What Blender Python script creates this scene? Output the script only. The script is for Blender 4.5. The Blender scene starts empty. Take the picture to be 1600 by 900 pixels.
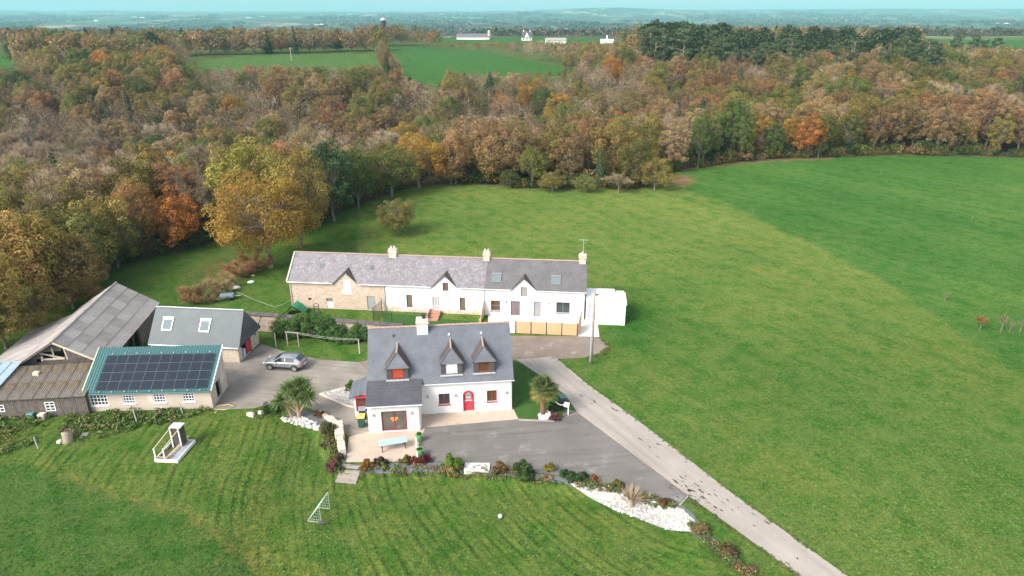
import bpy, bmesh, math, random
import numpy as np
from mathutils import Vector, Matrix
R = math.radians
random.seed(7)
RS = np.random.RandomState(11)
SC = bpy.context.scene
COL = SC.collection

# ------------------------------------------------------------------ camera, sky, sun, exposure
CAM_H = 34.0
FPX = 1067.0                      # focal length in photo pixels (photo 1600 wide)
PITCH = math.atan((450 - 18) / FPX)
cam_d = bpy.data.cameras.new('camera')
cam = bpy.data.objects.new('camera', cam_d)
COL.objects.link(cam)
cam.location = (0, 0, CAM_H)
cam.rotation_euler = (R(90) - PITCH, 0, 0)
cam_d.sensor_width = 36.0
cam_d.lens = 36.0 * FPX / 1600
cam_d.clip_start = 0.5
cam_d.clip_end = 60000
SC.camera = cam

SUN_EL, SUN_AZ = R(40), R(228)    # azimuth clockwise from +Y: behind the camera, to the left
world = bpy.data.worlds.new('World')
SC.world = world
world.use_nodes = True
wn = world.node_tree
wn.nodes.clear()
wo = wn.nodes.new('ShaderNodeOutputWorld')
wb = wn.nodes.new('ShaderNodeBackground')
ws = wn.nodes.new('ShaderNodeTexSky')
ws.sky_type = 'NISHITA'
ws.sun_disc = False
ws.sun_elevation = SUN_EL
ws.sun_rotation = SUN_AZ
ws.air_density = 1.0
ws.dust_density = 2.0
ws.ozone_density = 1.5
wh = wn.nodes.new('ShaderNodeHueSaturation')     # thin high cloud greys the blue
wh.inputs['Saturation'].default_value = 0.38
wb.inputs['Strength'].default_value = 0.15
wn.links.new(ws.outputs[0], wh.inputs['Color'])
wn.links.new(wh.outputs[0], wb.inputs['Color'])
wn.links.new(wb.outputs[0], wo.inputs['Surface'])

sun_d = bpy.data.lights.new('sun', 'SUN')
sun_d.energy = 2.3
sun_d.angle = R(26)
sun_d.color = (1.0, 0.93, 0.84)
sun = bpy.data.objects.new('sun', sun_d)
COL.objects.link(sun)
sdir = Vector((math.sin(SUN_AZ) * math.cos(SUN_EL), math.cos(SUN_AZ) * math.cos(SUN_EL), math.sin(SUN_EL)))
sun.rotation_euler = sdir.to_track_quat('Z', 'Y').to_euler()
sun.location = sdir * 200

SC.view_settings.view_transform = 'Standard'
SC.view_settings.look = 'None'
SC.view_settings.gamma = 1.0
SC.view_settings.use_curve_mapping = False
SC.view_settings.exposure = 1.18
SC.render.engine = 'CYCLES'
SC.cycles.use_denoising = True
SC.cycles.max_bounces = 5
SC.cycles.diffuse_bounces = 2
SC.cycles.glossy_bounces = 2
SC.cycles.transmission_bounces = 2
SC.cycles.volume_bounces = 0
SC.cycles.transparent_max_bounces = 6
SC.cycles.sample_clamp_indirect = 4.0

# ------------------------------------------------------------------ pixel <-> place
CP, SP = math.cos(PITCH), math.sin(PITCH)
def ray(x, y):
    a = (x - 800) / FPX; b = (450 - y) / FPX
    return (a, CP + b * SP, -SP + b * CP)
def at0(x, y, z=0.0):
    d = ray(x, y); t = (z - CAM_H) / d[2]
    return (d[0] * t, d[1] * t, z)
def proj(X, Y, Z):
    Z = Z - CAM_H
    dep = Y * CP - Z * SP
    return 800 + FPX * X / dep, 450 - FPX * (Y * SP + Z * CP) / dep

def S(t):
    t = np.clip(t, 0, 1)
    return t * t * (3 - 2 * t)

# edge of the flat farm plateau (where the woods begin), seen at ground level
_edge = [(-1400, 700), (-700, 580), (-300, 520), (-100, 475), (0, 455), (150, 426), (260, 401), (340, 378), (440, 372), (500, 350),
         (560, 322), (640, 293), (720, 288), (850, 297), (1000, 297), (1060, 268), (1200, 250), (1400, 243),
         (1600, 247), (1900, 262), (2600, 300)]
_eu, _ey = [], []
for _p in _edge:
    q = at0(*_p)
    _eu.append(q[0] / q[1]); _ey.append(q[1])
_o = np.argsort(_eu); _eu = np.array(_eu)[_o]; _ey = np.array(_ey)[_o]
# foot of the garden bank: the lawn lies half a metre below drive and terrace
_bank = [(480, 652), (500, 672), (522, 722), (545, 728), (690, 724), (800, 737), (900, 750), (1000, 768), (1075, 790)]
_bx, _by = [], []
for _p in _bank:
    q = at0(*_p); _bx.append(q[0]); _by.append(q[1])
LAWN_DROP = 0.55

def wob(X, Y, s, k=0.0):
    return (np.sin(X / s + 1.3 + k) * np.cos(Y / (s * 1.3) + 0.7 * k) + 0.6 * np.sin(X / (s * .43) + Y / (s * .61) + 2.1 * k)) / 1.6

def terrain(X, Y):
    X = np.asarray(X, float); Y = np.asarray(Y, float)
    Ys = np.maximum(Y, 1.0)
    u = X / Ys
    t = Y - np.interp(u, _eu, _ey)
    left = 1 - S((u + 0.15) / 0.5)
    dv = 6 + 9 * left
    z = -dv * S(t / 95.0)
    rise0 = 190 + 20 * left
    z = z + (dv + 6.0) * S((Y - rise0) / 130.0) * S(t / 60.0)
    z = z + 3.5 * S((Y - 330) / 200.0)
    z = z - 38 * S((Y - 720) / 900.0)
    und = S((Y - 900) / 1500.0)
    z = z + und * (9 * wob(X, Y, 420) + 7 * wob(X, Y, 1100, 2))
    far = S((Y - 4500) / 5000.0)
    z = z + far * (62 + 20 * wob(X, Y, 2300, 4) + 42 * np.exp(-((u - 0.13) / 0.10) ** 2) + 16 * np.exp(-((u - 0.55) / 0.3) ** 2) + 9 * wob(X, Y, 700, 1))
    z = z + S(t / 40.0) * S((900 - Y) / 200.0) * 1.2 * wob(X, Y, 45)
    # bank
    yb = np.interp(X, _bx, _by)
    dr = LAWN_DROP * S((yb - Y) / 1.5) * S((X + 21) / 4.5) * S((13.5 - X) / 3.5)
    return z - dr

def gz(x, y):
    return float(terrain(x, y))

def at(px, py):
    """point of the terrain seen at a photo pixel"""
    d = ray(px, py)
    k = d[2] / d[1]
    Ya = np.concatenate([np.linspace(20, 160, 900), np.geomspace(160.2, 14000, 5000)])
    Za = CAM_H + k * Ya - terrain(Ya * d[0] / d[1], Ya)
    i = int(np.argmax(Za < 0))
    if Za[i] >= 0:
        i = len(Ya) - 1
    lo, hi = Ya[max(i - 1, 0)], Ya[i]
    for _ in range(30):
        m = (lo + hi) / 2
        if CAM_H + k * m - gz(m * d[0] / d[1], m) < 0: hi = m
        else: lo = m
    return Vector((hi * d[0] / d[1], hi, CAM_H + k * hi))

def in_poly(px, py, poly):
    px = np.asarray(px); py = np.asarray(py)
    r = np.zeros(px.shape, bool)
    n = len(poly)
    for i in range(n):
        x1, y1 = poly[i]; x2, y2 = poly[(i + 1) % n]
        if y1 == y2: continue
        c = ((y1 > py) != (y2 > py)) & (px < (x2 - x1) * (py - y1) / (y2 - y1) + x1)
        r ^= c
    return r

# ------------------------------------------------------------------ mesh helpers
class MB:
    def __init__(s):
        s.v = []; s.f = []
    def add(s, vs, fs):
        o = len(s.v); s.v += [tuple(q) for q in vs]; s.f += [tuple(i + o for i in f) for f in fs]
        return s
    def quad(s, a, b, c, d): return s.add([a, b, c, d], [(0, 1, 2, 3)])
    def poly(s, pts): return s.add(pts, [tuple(range(len(pts)))])
    def box(s, x0, x1, y0, y1, z0, z1):
        return s.add([(x0, y0, z0), (x1, y0, z0), (x1, y1, z0), (x0, y1, z0), (x0, y0, z1), (x1, y0, z1), (x1, y1, z1), (x0, y1, z1)],
                     [(0, 3, 2, 1), (4, 5, 6, 7), (0, 1, 5, 4), (1, 2, 6, 5), (2, 3, 7, 6), (3, 0, 4, 7)])
    def prism(s, pts, off):
        """closed solid: polygon pts and the same shifted by off"""
        n = len(pts); o = Vector(off)
        b = [tuple(Vector(p) + o) for p in pts]
        fs = [tuple(range(n)), tuple(range(2 * n - 1, n - 1, -1))]
        fs += [(i, i + n, (i + 1) % n + n, (i + 1) % n) for i in range(n)]
        return s.add(list(pts) + b, fs)
    def beam(s, p, q, w, h=None, up=(0, 0, 1)):
        h = h or w
        p = Vector(p); q = Vector(q); d = (q - p).normalized()
        upv = Vector(up)
        if abs(d.dot(upv)) > 0.98: upv = Vector((1, 0, 0))
        a = d.cross(upv).normalized() * w / 2; b = a.cross(d).normalized() * h / 2
        vs = [p - a - b, p + a - b, p + a + b, p - a + b, q - a - b, q + a - b, q + a + b, q - a + b]
        return s.add(vs, [(0, 3, 2, 1), (4, 5, 6, 7), (0, 1, 5, 4), (1, 2, 6, 5), (2, 3, 7, 6), (3, 0, 4, 7)])
    def tube(s, path, radii, n=6, cap=True):
        path = [Vector(p) for p in path]
        base = len(s.v); ref = None
        for i, p in enumerate(path):
            d = (path[min(i + 1, len(path) - 1)] - path[max(i - 1, 0)])
            d = d.normalized() if d.length > 1e-9 else Vector((0, 0, 1))
            if ref is None: ref = Vector((1, 0, 0)) if abs(d.x) < .8 else Vector((0, 1, 0))
            a = (ref - d * ref.dot(d)).normalized(); b = d.cross(a); ref = a
            for k in range(n):
                t = 2 * math.pi * k / n
                s.v.append(tuple(p + (a * math.cos(t) + b * math.sin(t)) * radii[i]))
        for i in range(len(path) - 1):
            for k in range(n):
                s.f.append((base + i * n + k, base + i * n + (k + 1) % n, base + (i + 1) * n + (k + 1) % n, base + (i + 1) * n + k))
        if cap:
            s.f.append(tuple(base + k for k in range(n - 1, -1, -1)))
            e = base + (len(path) - 1) * n
            s.f.append(tuple(e + k for k in range(n)))
        return s
    def disc(s, c, axis, r, h, n=14):
        c = Vector(c); ax = Vector(axis).normalized()
        return s.tube([c - ax * h / 2, c + ax * h / 2], [r, r], n)
    def mesh(s, name, mat, smooth=False):
        m = bpy.data.meshes.new(name)
        m.from_pydata(s.v, [], s.f)
        if mat: m.materials.append(mat)
        if smooth: m.polygons.foreach_set('use_smooth', [True] * len(m.polygons))
        m.update()
        return m
    def build(s, name, mat, parent=None, smooth=False, bevel=0, fix=True):
        m = s.mesh(name, mat, smooth)
        if fix:
            bm = bmesh.new(); bm.from_mesh(m); bmesh.ops.recalc_face_normals(bm, faces=bm.faces)
            if bevel: bmesh.ops.bevel(bm, geom=list(bm.edges), offset=bevel, segments=1, affect='EDGES', profile=.5)
            bm.to_mesh(m); bm.free()
        return link(name, m, parent)

def link(name, data, parent=None):
    o = bpy.data.objects.new(name, data)
    COL.objects.link(o)
    if parent is not None: o.parent = parent
    return o
def tag(o, label=None, cat=None, group=None, kind=None):
    if label: o['label'] = label
    if cat: o['category'] = cat
    if group: o['group'] = group
    if kind: o['kind'] = kind
    return o
def thing(name, label, cat, loc=(0, 0, 0), rz=0.0, group=None):
    o = bpy.data.objects.new(name, None)
    o.empty_display_size = 0.3
    COL.objects.link(o)
    o.location = loc; o.rotation_euler = (0, 0, rz)
    return tag(o, label, cat, group)

# ------------------------------------------------------------------ materials
def new_mat(name):
    m = bpy.data.materials.new(name); m.use_nodes = True
    nt = m.node_tree; nt.nodes.clear()
    out = nt.nodes.new('ShaderNodeOutputMaterial')
    b = nt.nodes.new('ShaderNodeBsdfPrincipled')
    nt.links.new(b.outputs[0], out.inputs['Surface'])
    return m, nt, b
def N(nt, kind, **kw):
    n = nt.nodes.new(kind)
    for k, v in kw.items():
        if k in n.inputs: n.inputs[k].default_value = v
        else: setattr(n, k, v)
    return n
def ramp(nt, fac, stops):
    r = nt.nodes.new('ShaderNodeValToRGB')
    e = r.color_ramp.elements
    while len(e) < len(stops): e.new(0.5)
    for i, (p, c) in enumerate(stops):
        e[i].position = p; e[i].color = (*c, 1) if len(c) == 3 else c
    nt.links.new(fac, r.inputs[0])
    return r.outputs[0]
def coords(nt, which='Object', scale=(1, 1, 1), rot=(0, 0, 0)):
    tc = nt.nodes.new('ShaderNodeTexCoord'); mp = nt.nodes.new('ShaderNodeMapping')
    mp.inputs['Scale'].default_value = scale; mp.inputs['Rotation'].default_value = rot
    nt.links.new(tc.outputs[which], mp.inputs[0])
    return mp.outputs[0]
def along(nt, deg, across, length):
    """coordinates drawn out along one ground direction"""
    tc = nt.nodes.new('ShaderNodeTexCoord'); mp = nt.nodes.new('ShaderNodeMapping'); mp.vector_type = 'TEXTURE'
    mp.inputs['Rotation'].default_value = (0, 0, R(deg)); mp.inputs['Scale'].default_value = (across, length, 1)
    nt.links.new(tc.outputs['Object'], mp.inputs[0])
    return mp.outputs[0]
def noise(nt, vec, scale, detail=4, rough=.6):
    n = N(nt, 'ShaderNodeTexNoise', Scale=scale, Detail=detail, Roughness=rough)
    nt.links.new(vec, n.inputs['Vector'])
    return n.outputs['Fac']
def mixc(nt, fac, a, b, mode='MIX'):
    m = nt.nodes.new('ShaderNodeMix'); m.data_type = 'RGBA'; m.blend_type = mode
    for sock, val in ((m.inputs[0], fac), (m.inputs[6], a), (m.inputs[7], b)):
        if hasattr(val, 'is_linked') or hasattr(val, 'links'): nt.links.new(val, sock)
        elif isinstance(val, (int, float)): sock.default_value = val
        else: sock.default_value = (*val, 1)
    return m.outputs[2]
def bump(nt, b, h, strength=.4, dist=.05):
    bp = N(nt, 'ShaderNodeBump', Strength=strength, Distance=dist)
    nt.links.new(h, bp.inputs['Height']); nt.links.new(bp.outputs[0], b.inputs['Normal'])
def sh(c, k): return tuple(min(1, x * k) for x in c)

def M_rough(name, c1, c2=None, scale=1.5, rough=.85, bstr=.3, fine=12, spot=None, spot_lo=.58, spot_scale=.5, metallic=0, bdist=.03, spec=.3, streak=None):
    """mottled matt surface"""
    m, nt, b = new_mat(name)
    c2 = c2 or sh(c1, .75)
    v = coords(nt)
    n1 = noise(nt, v, scale); n2 = noise(nt, v, fine, 3)
    c = ramp(nt, n1, [(.3, c2), (.7, c1)])
    c = mixc(nt, .35, c, ramp(nt, n2, [(.3, sh(c2, .8)), (.7, sh(c1, 1.1))]))
    if spot:
        n3 = noise(nt, v, spot_scale, 6, .7)
        c = mixc(nt, ramp(nt, n3, [(spot_lo, (0, 0, 0)), (spot_lo + .12, (1, 1, 1))]), c, spot)
    if streak is not None:   # wear drawn out along the way wheels roll
        n4 = noise(nt, along(nt, streak, .6, 12.0), .8, 5, .7)
        c = mixc(nt, .5, c, mixc(nt, 1, c, ramp(nt, n4, [(.34, (.66, .65, .64)), (.5, (1, 1, 1)), (.68, (1.22, 1.21, 1.2))]), 'MULTIPLY'))
    nt.links.new(c, b.inputs['Base Color'])
    b.inputs['Roughness'].default_value = rough
    b.inputs['Metallic'].default_value = metallic
    b.inputs['Specular IOR Level'].default_value = spec
    if bstr: bump(nt, b, n2, bstr, bdist)
    return m

def M_slate(name, c1, c2, sw=.22, shh=.14, lichen=None, lichen_lo=.5, k=45, rough=.55):
    """rows of slates, laid along u and up the slope"""
    m, nt, b = new_mat(name)
    tc = nt.nodes.new('ShaderNodeTexCoord')
    sp = nt.nodes.new('ShaderNodeSeparateXYZ'); nt.links.new(tc.outputs['Object'], sp.inputs[0])
    cmb = nt.nodes.new('ShaderNodeCombineXYZ')
    add = N(nt, 'ShaderNodeMath', operation='ADD')
    nt.links.new(sp.outputs['Y'], add.inputs[0]); nt.links.new(sp.outputs['X'], add.inputs[1])
    nt.links.new(add.outputs[0], cmb.inputs['X'])
    sc = N(nt, 'ShaderNodeMath', operation='MULTIPLY'); sc.inputs[1].default_value = 1 / math.sin(R(k))
    nt.links.new(sp.outputs['Z'], sc.inputs[0]); nt.links.new(sc.outputs[0], cmb.inputs['Y'])
    nt.links.new(sp.outputs['X'], cmb.inputs['X'])
    br = N(nt, 'ShaderNodeTexBrick', Scale=1.0)
    br.inputs['Brick Width'].default_value = sw; br.inputs['Row Height'].default_value = shh
    br.inputs['Mortar Size'].default_value = .008; br.inputs['Bias'].default_value = 0
    br.inputs['Color1'].default_value = (*c1, 1); br.inputs['Color2'].default_value = (*c2, 1)
    br.inputs['Mortar'].default_value = (*sh(c2, .45), 1)
    nt.links.new(cmb.outputs[0], br.inputs['Vector'])
    v = tc.outputs['Object']
    n1 = noise(nt, v, .8, 5); n2 = noise(nt, v, 9, 3)
    c = mixc(nt, .55, br.outputs['Color'], ramp(nt, n1, [(.3, sh(c2, .85)), (.7, sh(c1, 1.12))]))
    if lichen:
        n3 = noise(nt, v, 2.6, 8, .8)
        c = mixc(nt, ramp(nt, n3, [(lichen_lo, (0, 0, 0)), (lichen_lo + .1, (.8, .8, .8))]), c, lichen)
        n4 = noise(nt, v, 1.1, 8, .75)
        c = mixc(nt, ramp(nt, n4, [(.62, (0, 0, 0)), (.68, (.6, .6, .6))]), c, sh(c2, .6))
    nt.links.new(c, b.inputs['Base Color'])
    b.inputs['Roughness'].default_value = rough
    bump(nt, b, br.outputs['Fac'], -.35, .02)
    return m

def M_stone(name, c1, c2, mortar, scale=3.2, white=None, white_lo=.5, bs=.6):
    m, nt, b = new_mat(name)
    v = coords(nt, scale=(1, 1, 1.7))
    vo = N(nt, 'ShaderNodeTexVoronoi', Scale=scale); vo.feature = 'F1'
    nt.links.new(v, vo.inputs['Vector'])
    ve = N(nt, 'ShaderNodeTexVoronoi', Scale=scale); ve.feature = 'DISTANCE_TO_EDGE'
    nt.links.new(v, ve.inputs['Vector'])
    sep = nt.nodes.new('ShaderNodeSeparateColor'); nt.links.new(vo.outputs['Color'], sep.inputs[0])
    c = ramp(nt, sep.outputs[0], [(0, sh(c2, .8)), (.5, c2), (1, c1)])
    c = mixc(nt, ramp(nt, ve.outputs['Distance'], [(.02, (1, 1, 1)), (.09, (0, 0, 0))]), c, mortar)
    n1 = noise(nt, v, .7, 5)
    c = mixc(nt, .3, c, ramp(nt, n1, [(.3, sh(c2, .9)), (.7, sh(c1, 1.1))]))
    if white:
        sp = nt.nodes.new('ShaderNodeSeparateXYZ'); tc = nt.nodes.new('ShaderNodeTexCoord')
        nt.links.new(tc.outputs['Object'], sp.inputs[0])
        n2 = noise(nt, v, 1.6, 7, .7)
        ad = N(nt, 'ShaderNodeMath', operation='MULTIPLY_ADD'); ad.inputs[1].default_value = .30; 
        nt.links.new(sp.outputs['Z'], ad.inputs[0]); nt.links.new(n2, ad.inputs[2])
        c = mixc(nt, ramp(nt, ad.outputs[0], [(white_lo, (0, 0, 0)), (white_lo + .1, (1, 1, 1))]), c, white)
    nt.links.new(c, b.inputs['Base Color'])
    b.inputs['Roughness'].default_value = .9
    bump(nt, b, ve.outputs['Distance'], bs, .06)
    return m

def M_plain(name, c, rough=.5, metallic=0, spec=.5, trans=0):
    m, nt, b = new_mat(name)
    v = coords(nt)
    n = noise(nt, v, 6, 3)
    nt.links.new(ramp(nt, n, [(.3, sh(c, .85)), (.7, sh(c, 1.08))]), b.inputs['Base Color'])
    b.inputs['Roughness'].default_value = rough; b.inputs['Metallic'].default_value = metallic
    b.inputs['Specular IOR Level'].default_value = spec
    return m

def M_leaf(name, base=None, trans=.38, var=.5, rough=.7):
    """foliage: object colour (or base) varied leaf by leaf with the tint attribute"""
    m, nt, b = new_mat(name)
    a = N(nt, 'ShaderNodeAttribute'); a.attribute_name = 'tint'
    if base is None:
        oi = nt.nodes.new('ShaderNodeObjectInfo'); src = oi.outputs['Color']
    else:
        rgb = nt.nodes.new('ShaderNodeRGB'); rgb.outputs[0].default_value = (*base, 1); src = rgb.outputs[0]
    hs = nt.nodes.new('ShaderNodeHueSaturation')
    sep = nt.nodes.new('ShaderNodeSeparateColor'); nt.links.new(a.outputs['Color'], sep.inputs[0])
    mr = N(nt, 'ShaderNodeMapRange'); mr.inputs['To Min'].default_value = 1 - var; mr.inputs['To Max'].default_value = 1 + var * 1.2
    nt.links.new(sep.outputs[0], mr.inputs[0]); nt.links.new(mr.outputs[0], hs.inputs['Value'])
    mh = N(nt, 'ShaderNodeMapRange'); mh.inputs['To Min'].default_value = .475; mh.inputs['To Max'].default_value = .53
    nt.links.new(sep.outputs[1], mh.inputs[0]); nt.links.new(mh.outputs[0], hs.inputs['Hue'])
    nt.links.new(src, hs.inputs['Color'])
    nt.links.new(hs.outputs[0], b.inputs['Base Color'])
    b.inputs['Roughness'].default_value = rough
    b.inputs['Specular IOR Level'].default_value = .2
    if trans:
        out = [n for n in nt.nodes if n.type == 'OUTPUT_MATERIAL'][0]
        tr = nt.nodes.new('ShaderNodeBsdfTranslucent'); nt.links.new(hs.outputs[0], tr.inputs['Color'])
        mx = N(nt, 'ShaderNodeMixShader'); mx.inputs[0].default_value = trans
        nt.links.new(b.outputs[0], mx.inputs[1]); nt.links.new(tr.outputs[0], mx.inputs[2]); nt.links.new(mx.outputs[0], out.inputs['Surface'])
    return m

WHITE = M_rough('white_render', (.82, .80, .77), (.74, .71, .67), .7, .9, .15, 30)
WHITE2 = M_rough('white_paint', (.8, .8, .79), (.7, .7, .69), 2, .5, .05)
SLATE = M_slate('slate_blue_grey', (.125, .135, .155), (.085, .095, .115), .25, .16)
SLATE_DK = M_slate('slate_dark', (.085, .085, .10), (.06, .06, .07), .25, .16, (.13, .12, .10), .62)
SLATE_MOSS = M_slate('slate_moss_brown', (.10, .085, .08), (.055, .045, .045), .2, .14, (.25, .23, .2), .63)
SLATE_OLD = M_slate('slate_old_lichen', (.20, .185, .195), (.13, .12, .135), .25, .16, (.33, .305, .305), .52)
SLATE_R = M_slate('slate_grey_brown', (.135, .125, .13), (.09, .085, .09), .25, .16, (.24, .21, .19), .58)
SLATE_T = M_slate('slate_teal_grey', (.066, .088, .098), (.05, .068, .078), .25, .16)
STONE_PINK = M_stone('granite_pink', (.58, .46, .36), (.46, .35, .27), (.55, .46, .38), 3.4)
STONE_LW = M_stone('limewashed_stone', (.62, .48, .40), (.52, .38, .30), (.7, .64, .58), 3.2, (.82, .80, .77), .62)
STONE_CREAM = M_stone('granite_cream', (.66, .56, .46), (.55, .46, .37), (.4, .33, .27), 3.0, bs=.9)
STONE_BR = M_stone('granite_brown', (.44, .35, .28), (.33, .26, .2), (.38, .31, .25), 3.0, bs=.9)
ROUGHCAST = M_rough('roughcast_beige', (.55, .47, .40), (.43, .36, .29), .5, .95, .3, 20, (.62, .56, .5), .56)
BRICK_RED = M_rough('brick_red', (.45, .24, .16), (.36, .18, .12), 4, .9, .3)
WOOD_OLD = M_rough('weathered_wood', (.19, .165, .145), (.075, .062, .053), 2.2, .9, .4, 18)
WOOD_DK = M_rough('dark_wood', (.10, .085, .07), (.06, .05, .04), 3, .9, .4)
WOOD_NEW = M_rough('fresh_larch', (.64, .43, .25), (.54, .35, .19), 5, .7, .15)
WOOD_POST = M_rough('grey_post_wood', (.36, .31, .27), (.22, .19, .165), 3, .9, .3)
FIBRO = M_rough('fibre_cement_grey', (.36, .33, .315), (.24, .22, .205), .9, .95, .5, 8, (.13, .115, .10), .6, .9)
FIBRO_MOSS = M_rough('fibre_cement_moss', (.31, .275, .24), (.20, .17, .135), 3, .95, .5, 8, (.20, .14, .04), .47, .5)
METAL_TEAL = M_rough('teal_sheet_metal', (.032, .12, .12), (.028, .10, .108), 1, .45, .03, spec=.5)
METAL_BLUE = M_rough('pale_blue_sheet', (.45, .55, .62), (.36, .46, .54), 1, .5, .05)
METAL_GREY = M_plain('grey_metal', (.38, .40, .42), .4, .6)
ZINC = M_plain('zinc', (.55, .56, .57), .45, .3)
DARK = M_plain('dark_metal', (.035, .035, .04), .5)
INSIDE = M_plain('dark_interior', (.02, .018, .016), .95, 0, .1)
GLASS = M_plain('window_glass', (.035, .045, .05), .06, 0, .8)
GLASS_SKY = M_plain('skylight_glass', (.15, .19, .20), .5, 0, .1)
GLASS_WARM = M_rough('glass_warm_room', (.16, .07, .03), (.03, .02, .016), 2.2, .12, 0, 5, spec=.7)
GLASS_ORANGE = M_rough('red_curtain_behind_glass', (.50, .10, .035), (.32, .03, .03), 3, .15, 0, 7, spec=.6)
GLASS_GREY = M_plain('grey_reflecting_glass', (.30, .30, .29), .12, 0, .7)
RED = M_plain('red_paint', (.50, .035, .055), .45)
MAROON = M_plain('maroon_frame', (.26, .03, .045), .45)
GREYDOOR = M_plain('grey_door_paint', (.30, .32, .32), .6)
STONECAP = M_rough('pale_cap_stone', (.62, .55, .45), (.5, .42, .34), 3, .9, .3)
TERRACOTTA = M_rough('terracotta_ridge', (.42, .30, .25), (.30, .22, .19), 4, .9, .3)
BARK = M_rough('bark_grey', (.24, .20, .165), (.13, .105, .085), 2, .95, .5, 9)
BARK_PALE = M_rough('bark_pale', (.40, .34, .27), (.26, .21, .17), 2, .95, .5, 9)
BARK_RED = M_rough('palm_trunk_fibre', (.25, .13, .075), (.16, .08, .045), 5, .95, .6, 14)
LEAF = M_leaf('autumn_leaf')
TWIG = M_leaf('bare_twig', None, 0, .3)
NEEDLE = M_leaf('needle', None, .05, .4)
PALM_LEAF = M_leaf('palm_blade', None, .2, .5)
# ------------------------------------------------------------------ terrain sheet
def sheet_colours(X, Y, Z):
    PX, PY = proj(X, Y, Z)
    n = len(X)
    c = np.zeros((n, 4)); zone = np.zeros((n, 4))
    u = X / np.maximum(Y, 1)
    t = Y - np.interp(u, _eu, _ey)
    lawn = np.array([.080, .124, .028]); meadow = np.array([.055, .125, .030])
    past = np.array([.112, .160, .038]); past2 = np.array([.058, .130, .028])
    litter = np.array([.10, .075, .048]); fieldg = np.array([.042, .110, .025])
    c[:, :3] = past
    # two pastures meet along a mown line
    lx = np.interp(PY, [240, 296, 330, 390, 470, 590, 900], [1050, 1070, 1160, 1290, 1430, 1600, 2040])
    lx = lx + 5 * wob(X, Y, 3.1) + 4 * wob(X, Y, 9.0, 2)
    w = S((PX - lx) / 9 + .5)[:, None]
    big = np.clip(.5 + .5 * wob(X, Y, 11, 1.1) + .3 * wob(X, Y, 4.0, 3.3), 0, 1)[:, None] * S((PY - 235) / 30)[:, None]
    c[:, :3] = c[:, :3] * (1 - w) + past2 * w
    c[:, :3] *= 1 + (big - .5) * np.array([.42, .22, .3])
    # lush grass close to lane and long house
    nearl = S((PY - 430) / 150)[:, None] * .5
    c[:, :3] = c[:, :3] * (1 - nearl) + np.array([.044, .102, .022]) * nearl
    lush = np.exp(-((PX - 985) / 50) ** 2 - ((PY - 500) / 45) ** 2)[:, None] * .8
    c[:, :3] = c[:, :3] * (1 - lush) + np.array([.022, .092, .013]) * lush
    # garden lawn
    lz = (Y < 58) & (X < np.interp(Y, [20, 33, 40, 46, 54, 62], [32, 18, 10, 9, 6, 4]))
    wl = lz.astype(float)
    c[lz, :3] = lawn
    lft = S((-2.0 * (PX - 60) + 3.2 * (PY - 752)) / 60 * .25 + .5) * (PX < 420) * S((430 - PX) / 60) * lz
    lft = (PY > np.interp(PX, [-400, 0, 130, 280, 380, 420], [690, 722, 752, 795, 850, 905])) * lz
    c[lft.astype(bool), :3] = np.array([.055, .104, .024])
    dry = np.zeros(n)
    dpath = [(60, 722), (130, 755), (200, 778), (290, 800), (350, 845), (410, 890), (440, 930)]
    for (x1, y1), (x2, y2) in zip(dpath[:-1], dpath[1:]):
        tt = np.clip(((PX - x1) * (x2 - x1) + (PY - y1) * (y2 - y1)) / ((x2 - x1) ** 2 + (y2 - y1) ** 2), 0, 1)
        dd = np.hypot(PX - x1 - tt * (x2 - x1), (PY - y1 - tt * (y2 - y1)) * 1.5)
        dry = np.maximum(dry, np.exp(-(dd / 12) ** 2)*(.55+.45*np.sin(PX/9.0+PY/13.0)*np.sin(PX/17.0-PY/7.0)))
    dry *= lz
    c[:, :3] = c[:, :3] * (1 - .5 * dry[:, None]) + np.array([.20, .165, .05]) * .5 * dry[:, None]
    # rough paddock and grass behind the barns
    back = (PX < 560) & (PY < 560) & (Y > 60)
    c[back, :3] = np.array([.070, .125, .026])
    bank = np.exp(-((PX - 345) / 45) ** 2 - ((PY - 425 - (345 - PX) * .25) / 26) ** 2)[:, None]
    c[:, :3] = c[:, :3] * (1 - .8 * bank) + np.array([.13, .10, .045]) * .8 * bank
    # woodland floor
    f = S(t / 3.0 + .3) * (Y < 4000)
    mead = np.zeros(n, bool)
    for pl in MEADOWS: mead |= in_poly(PX, PY, pl) & (Y > 200) & (Y < 1200)
    f = f * (~mead)
    c[:, :3] = c[:, :3] * (1 - f[:, None]) + litter * f[:, None]
    hill = S((Y - 285) / 40) * (PX < 1010) * (Y < 900) * (~mead)
    c[:, :3] = c[:, :3] * (1 - hill[:, None]) + np.array([.085, .105, .036]) * hill[:, None]
    c[mead, :3] = fieldg
    m2 = in_poly(PX, PY, MEADOWS[1]) & mead
    c[m2, :3] = np.array([.068, .12, .032])
    # bare reddish track at the wood's corner
    trk = np.exp(-(((PX - 1062) / 22) ** 2 + ((PY - 282) / 9) ** 2) ** 2)[:, None]
    trk = np.maximum(trk, (np.exp(-((PY - np.interp(PX, [1060, 1200, 1300], [264, 251, 247])) / 2.2) ** 2) * (PX > 1060) * (PX < 1300))[:, None] * .7)
    c[:, :3] = c[:, :3] * (1 - trk) + np.array([.22, .125, .085]) * trk
    clr = np.exp(-((PX - 1365) / 40) ** 2 - ((PY - 160) / 10) ** 2)[:, None] * (Y > 150)[:, None]
    c[:, :3] = c[:, :3] * (1 - clr) + np.array([.20, .11, .09]) * clr
    c[:, 3] = 1
    zone[:, 0] = wl * (1 - lft) * (Y < 52)
    zone[:, 1] = f
    zone[:, 2] = S((Y - 650) / 250)
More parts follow.
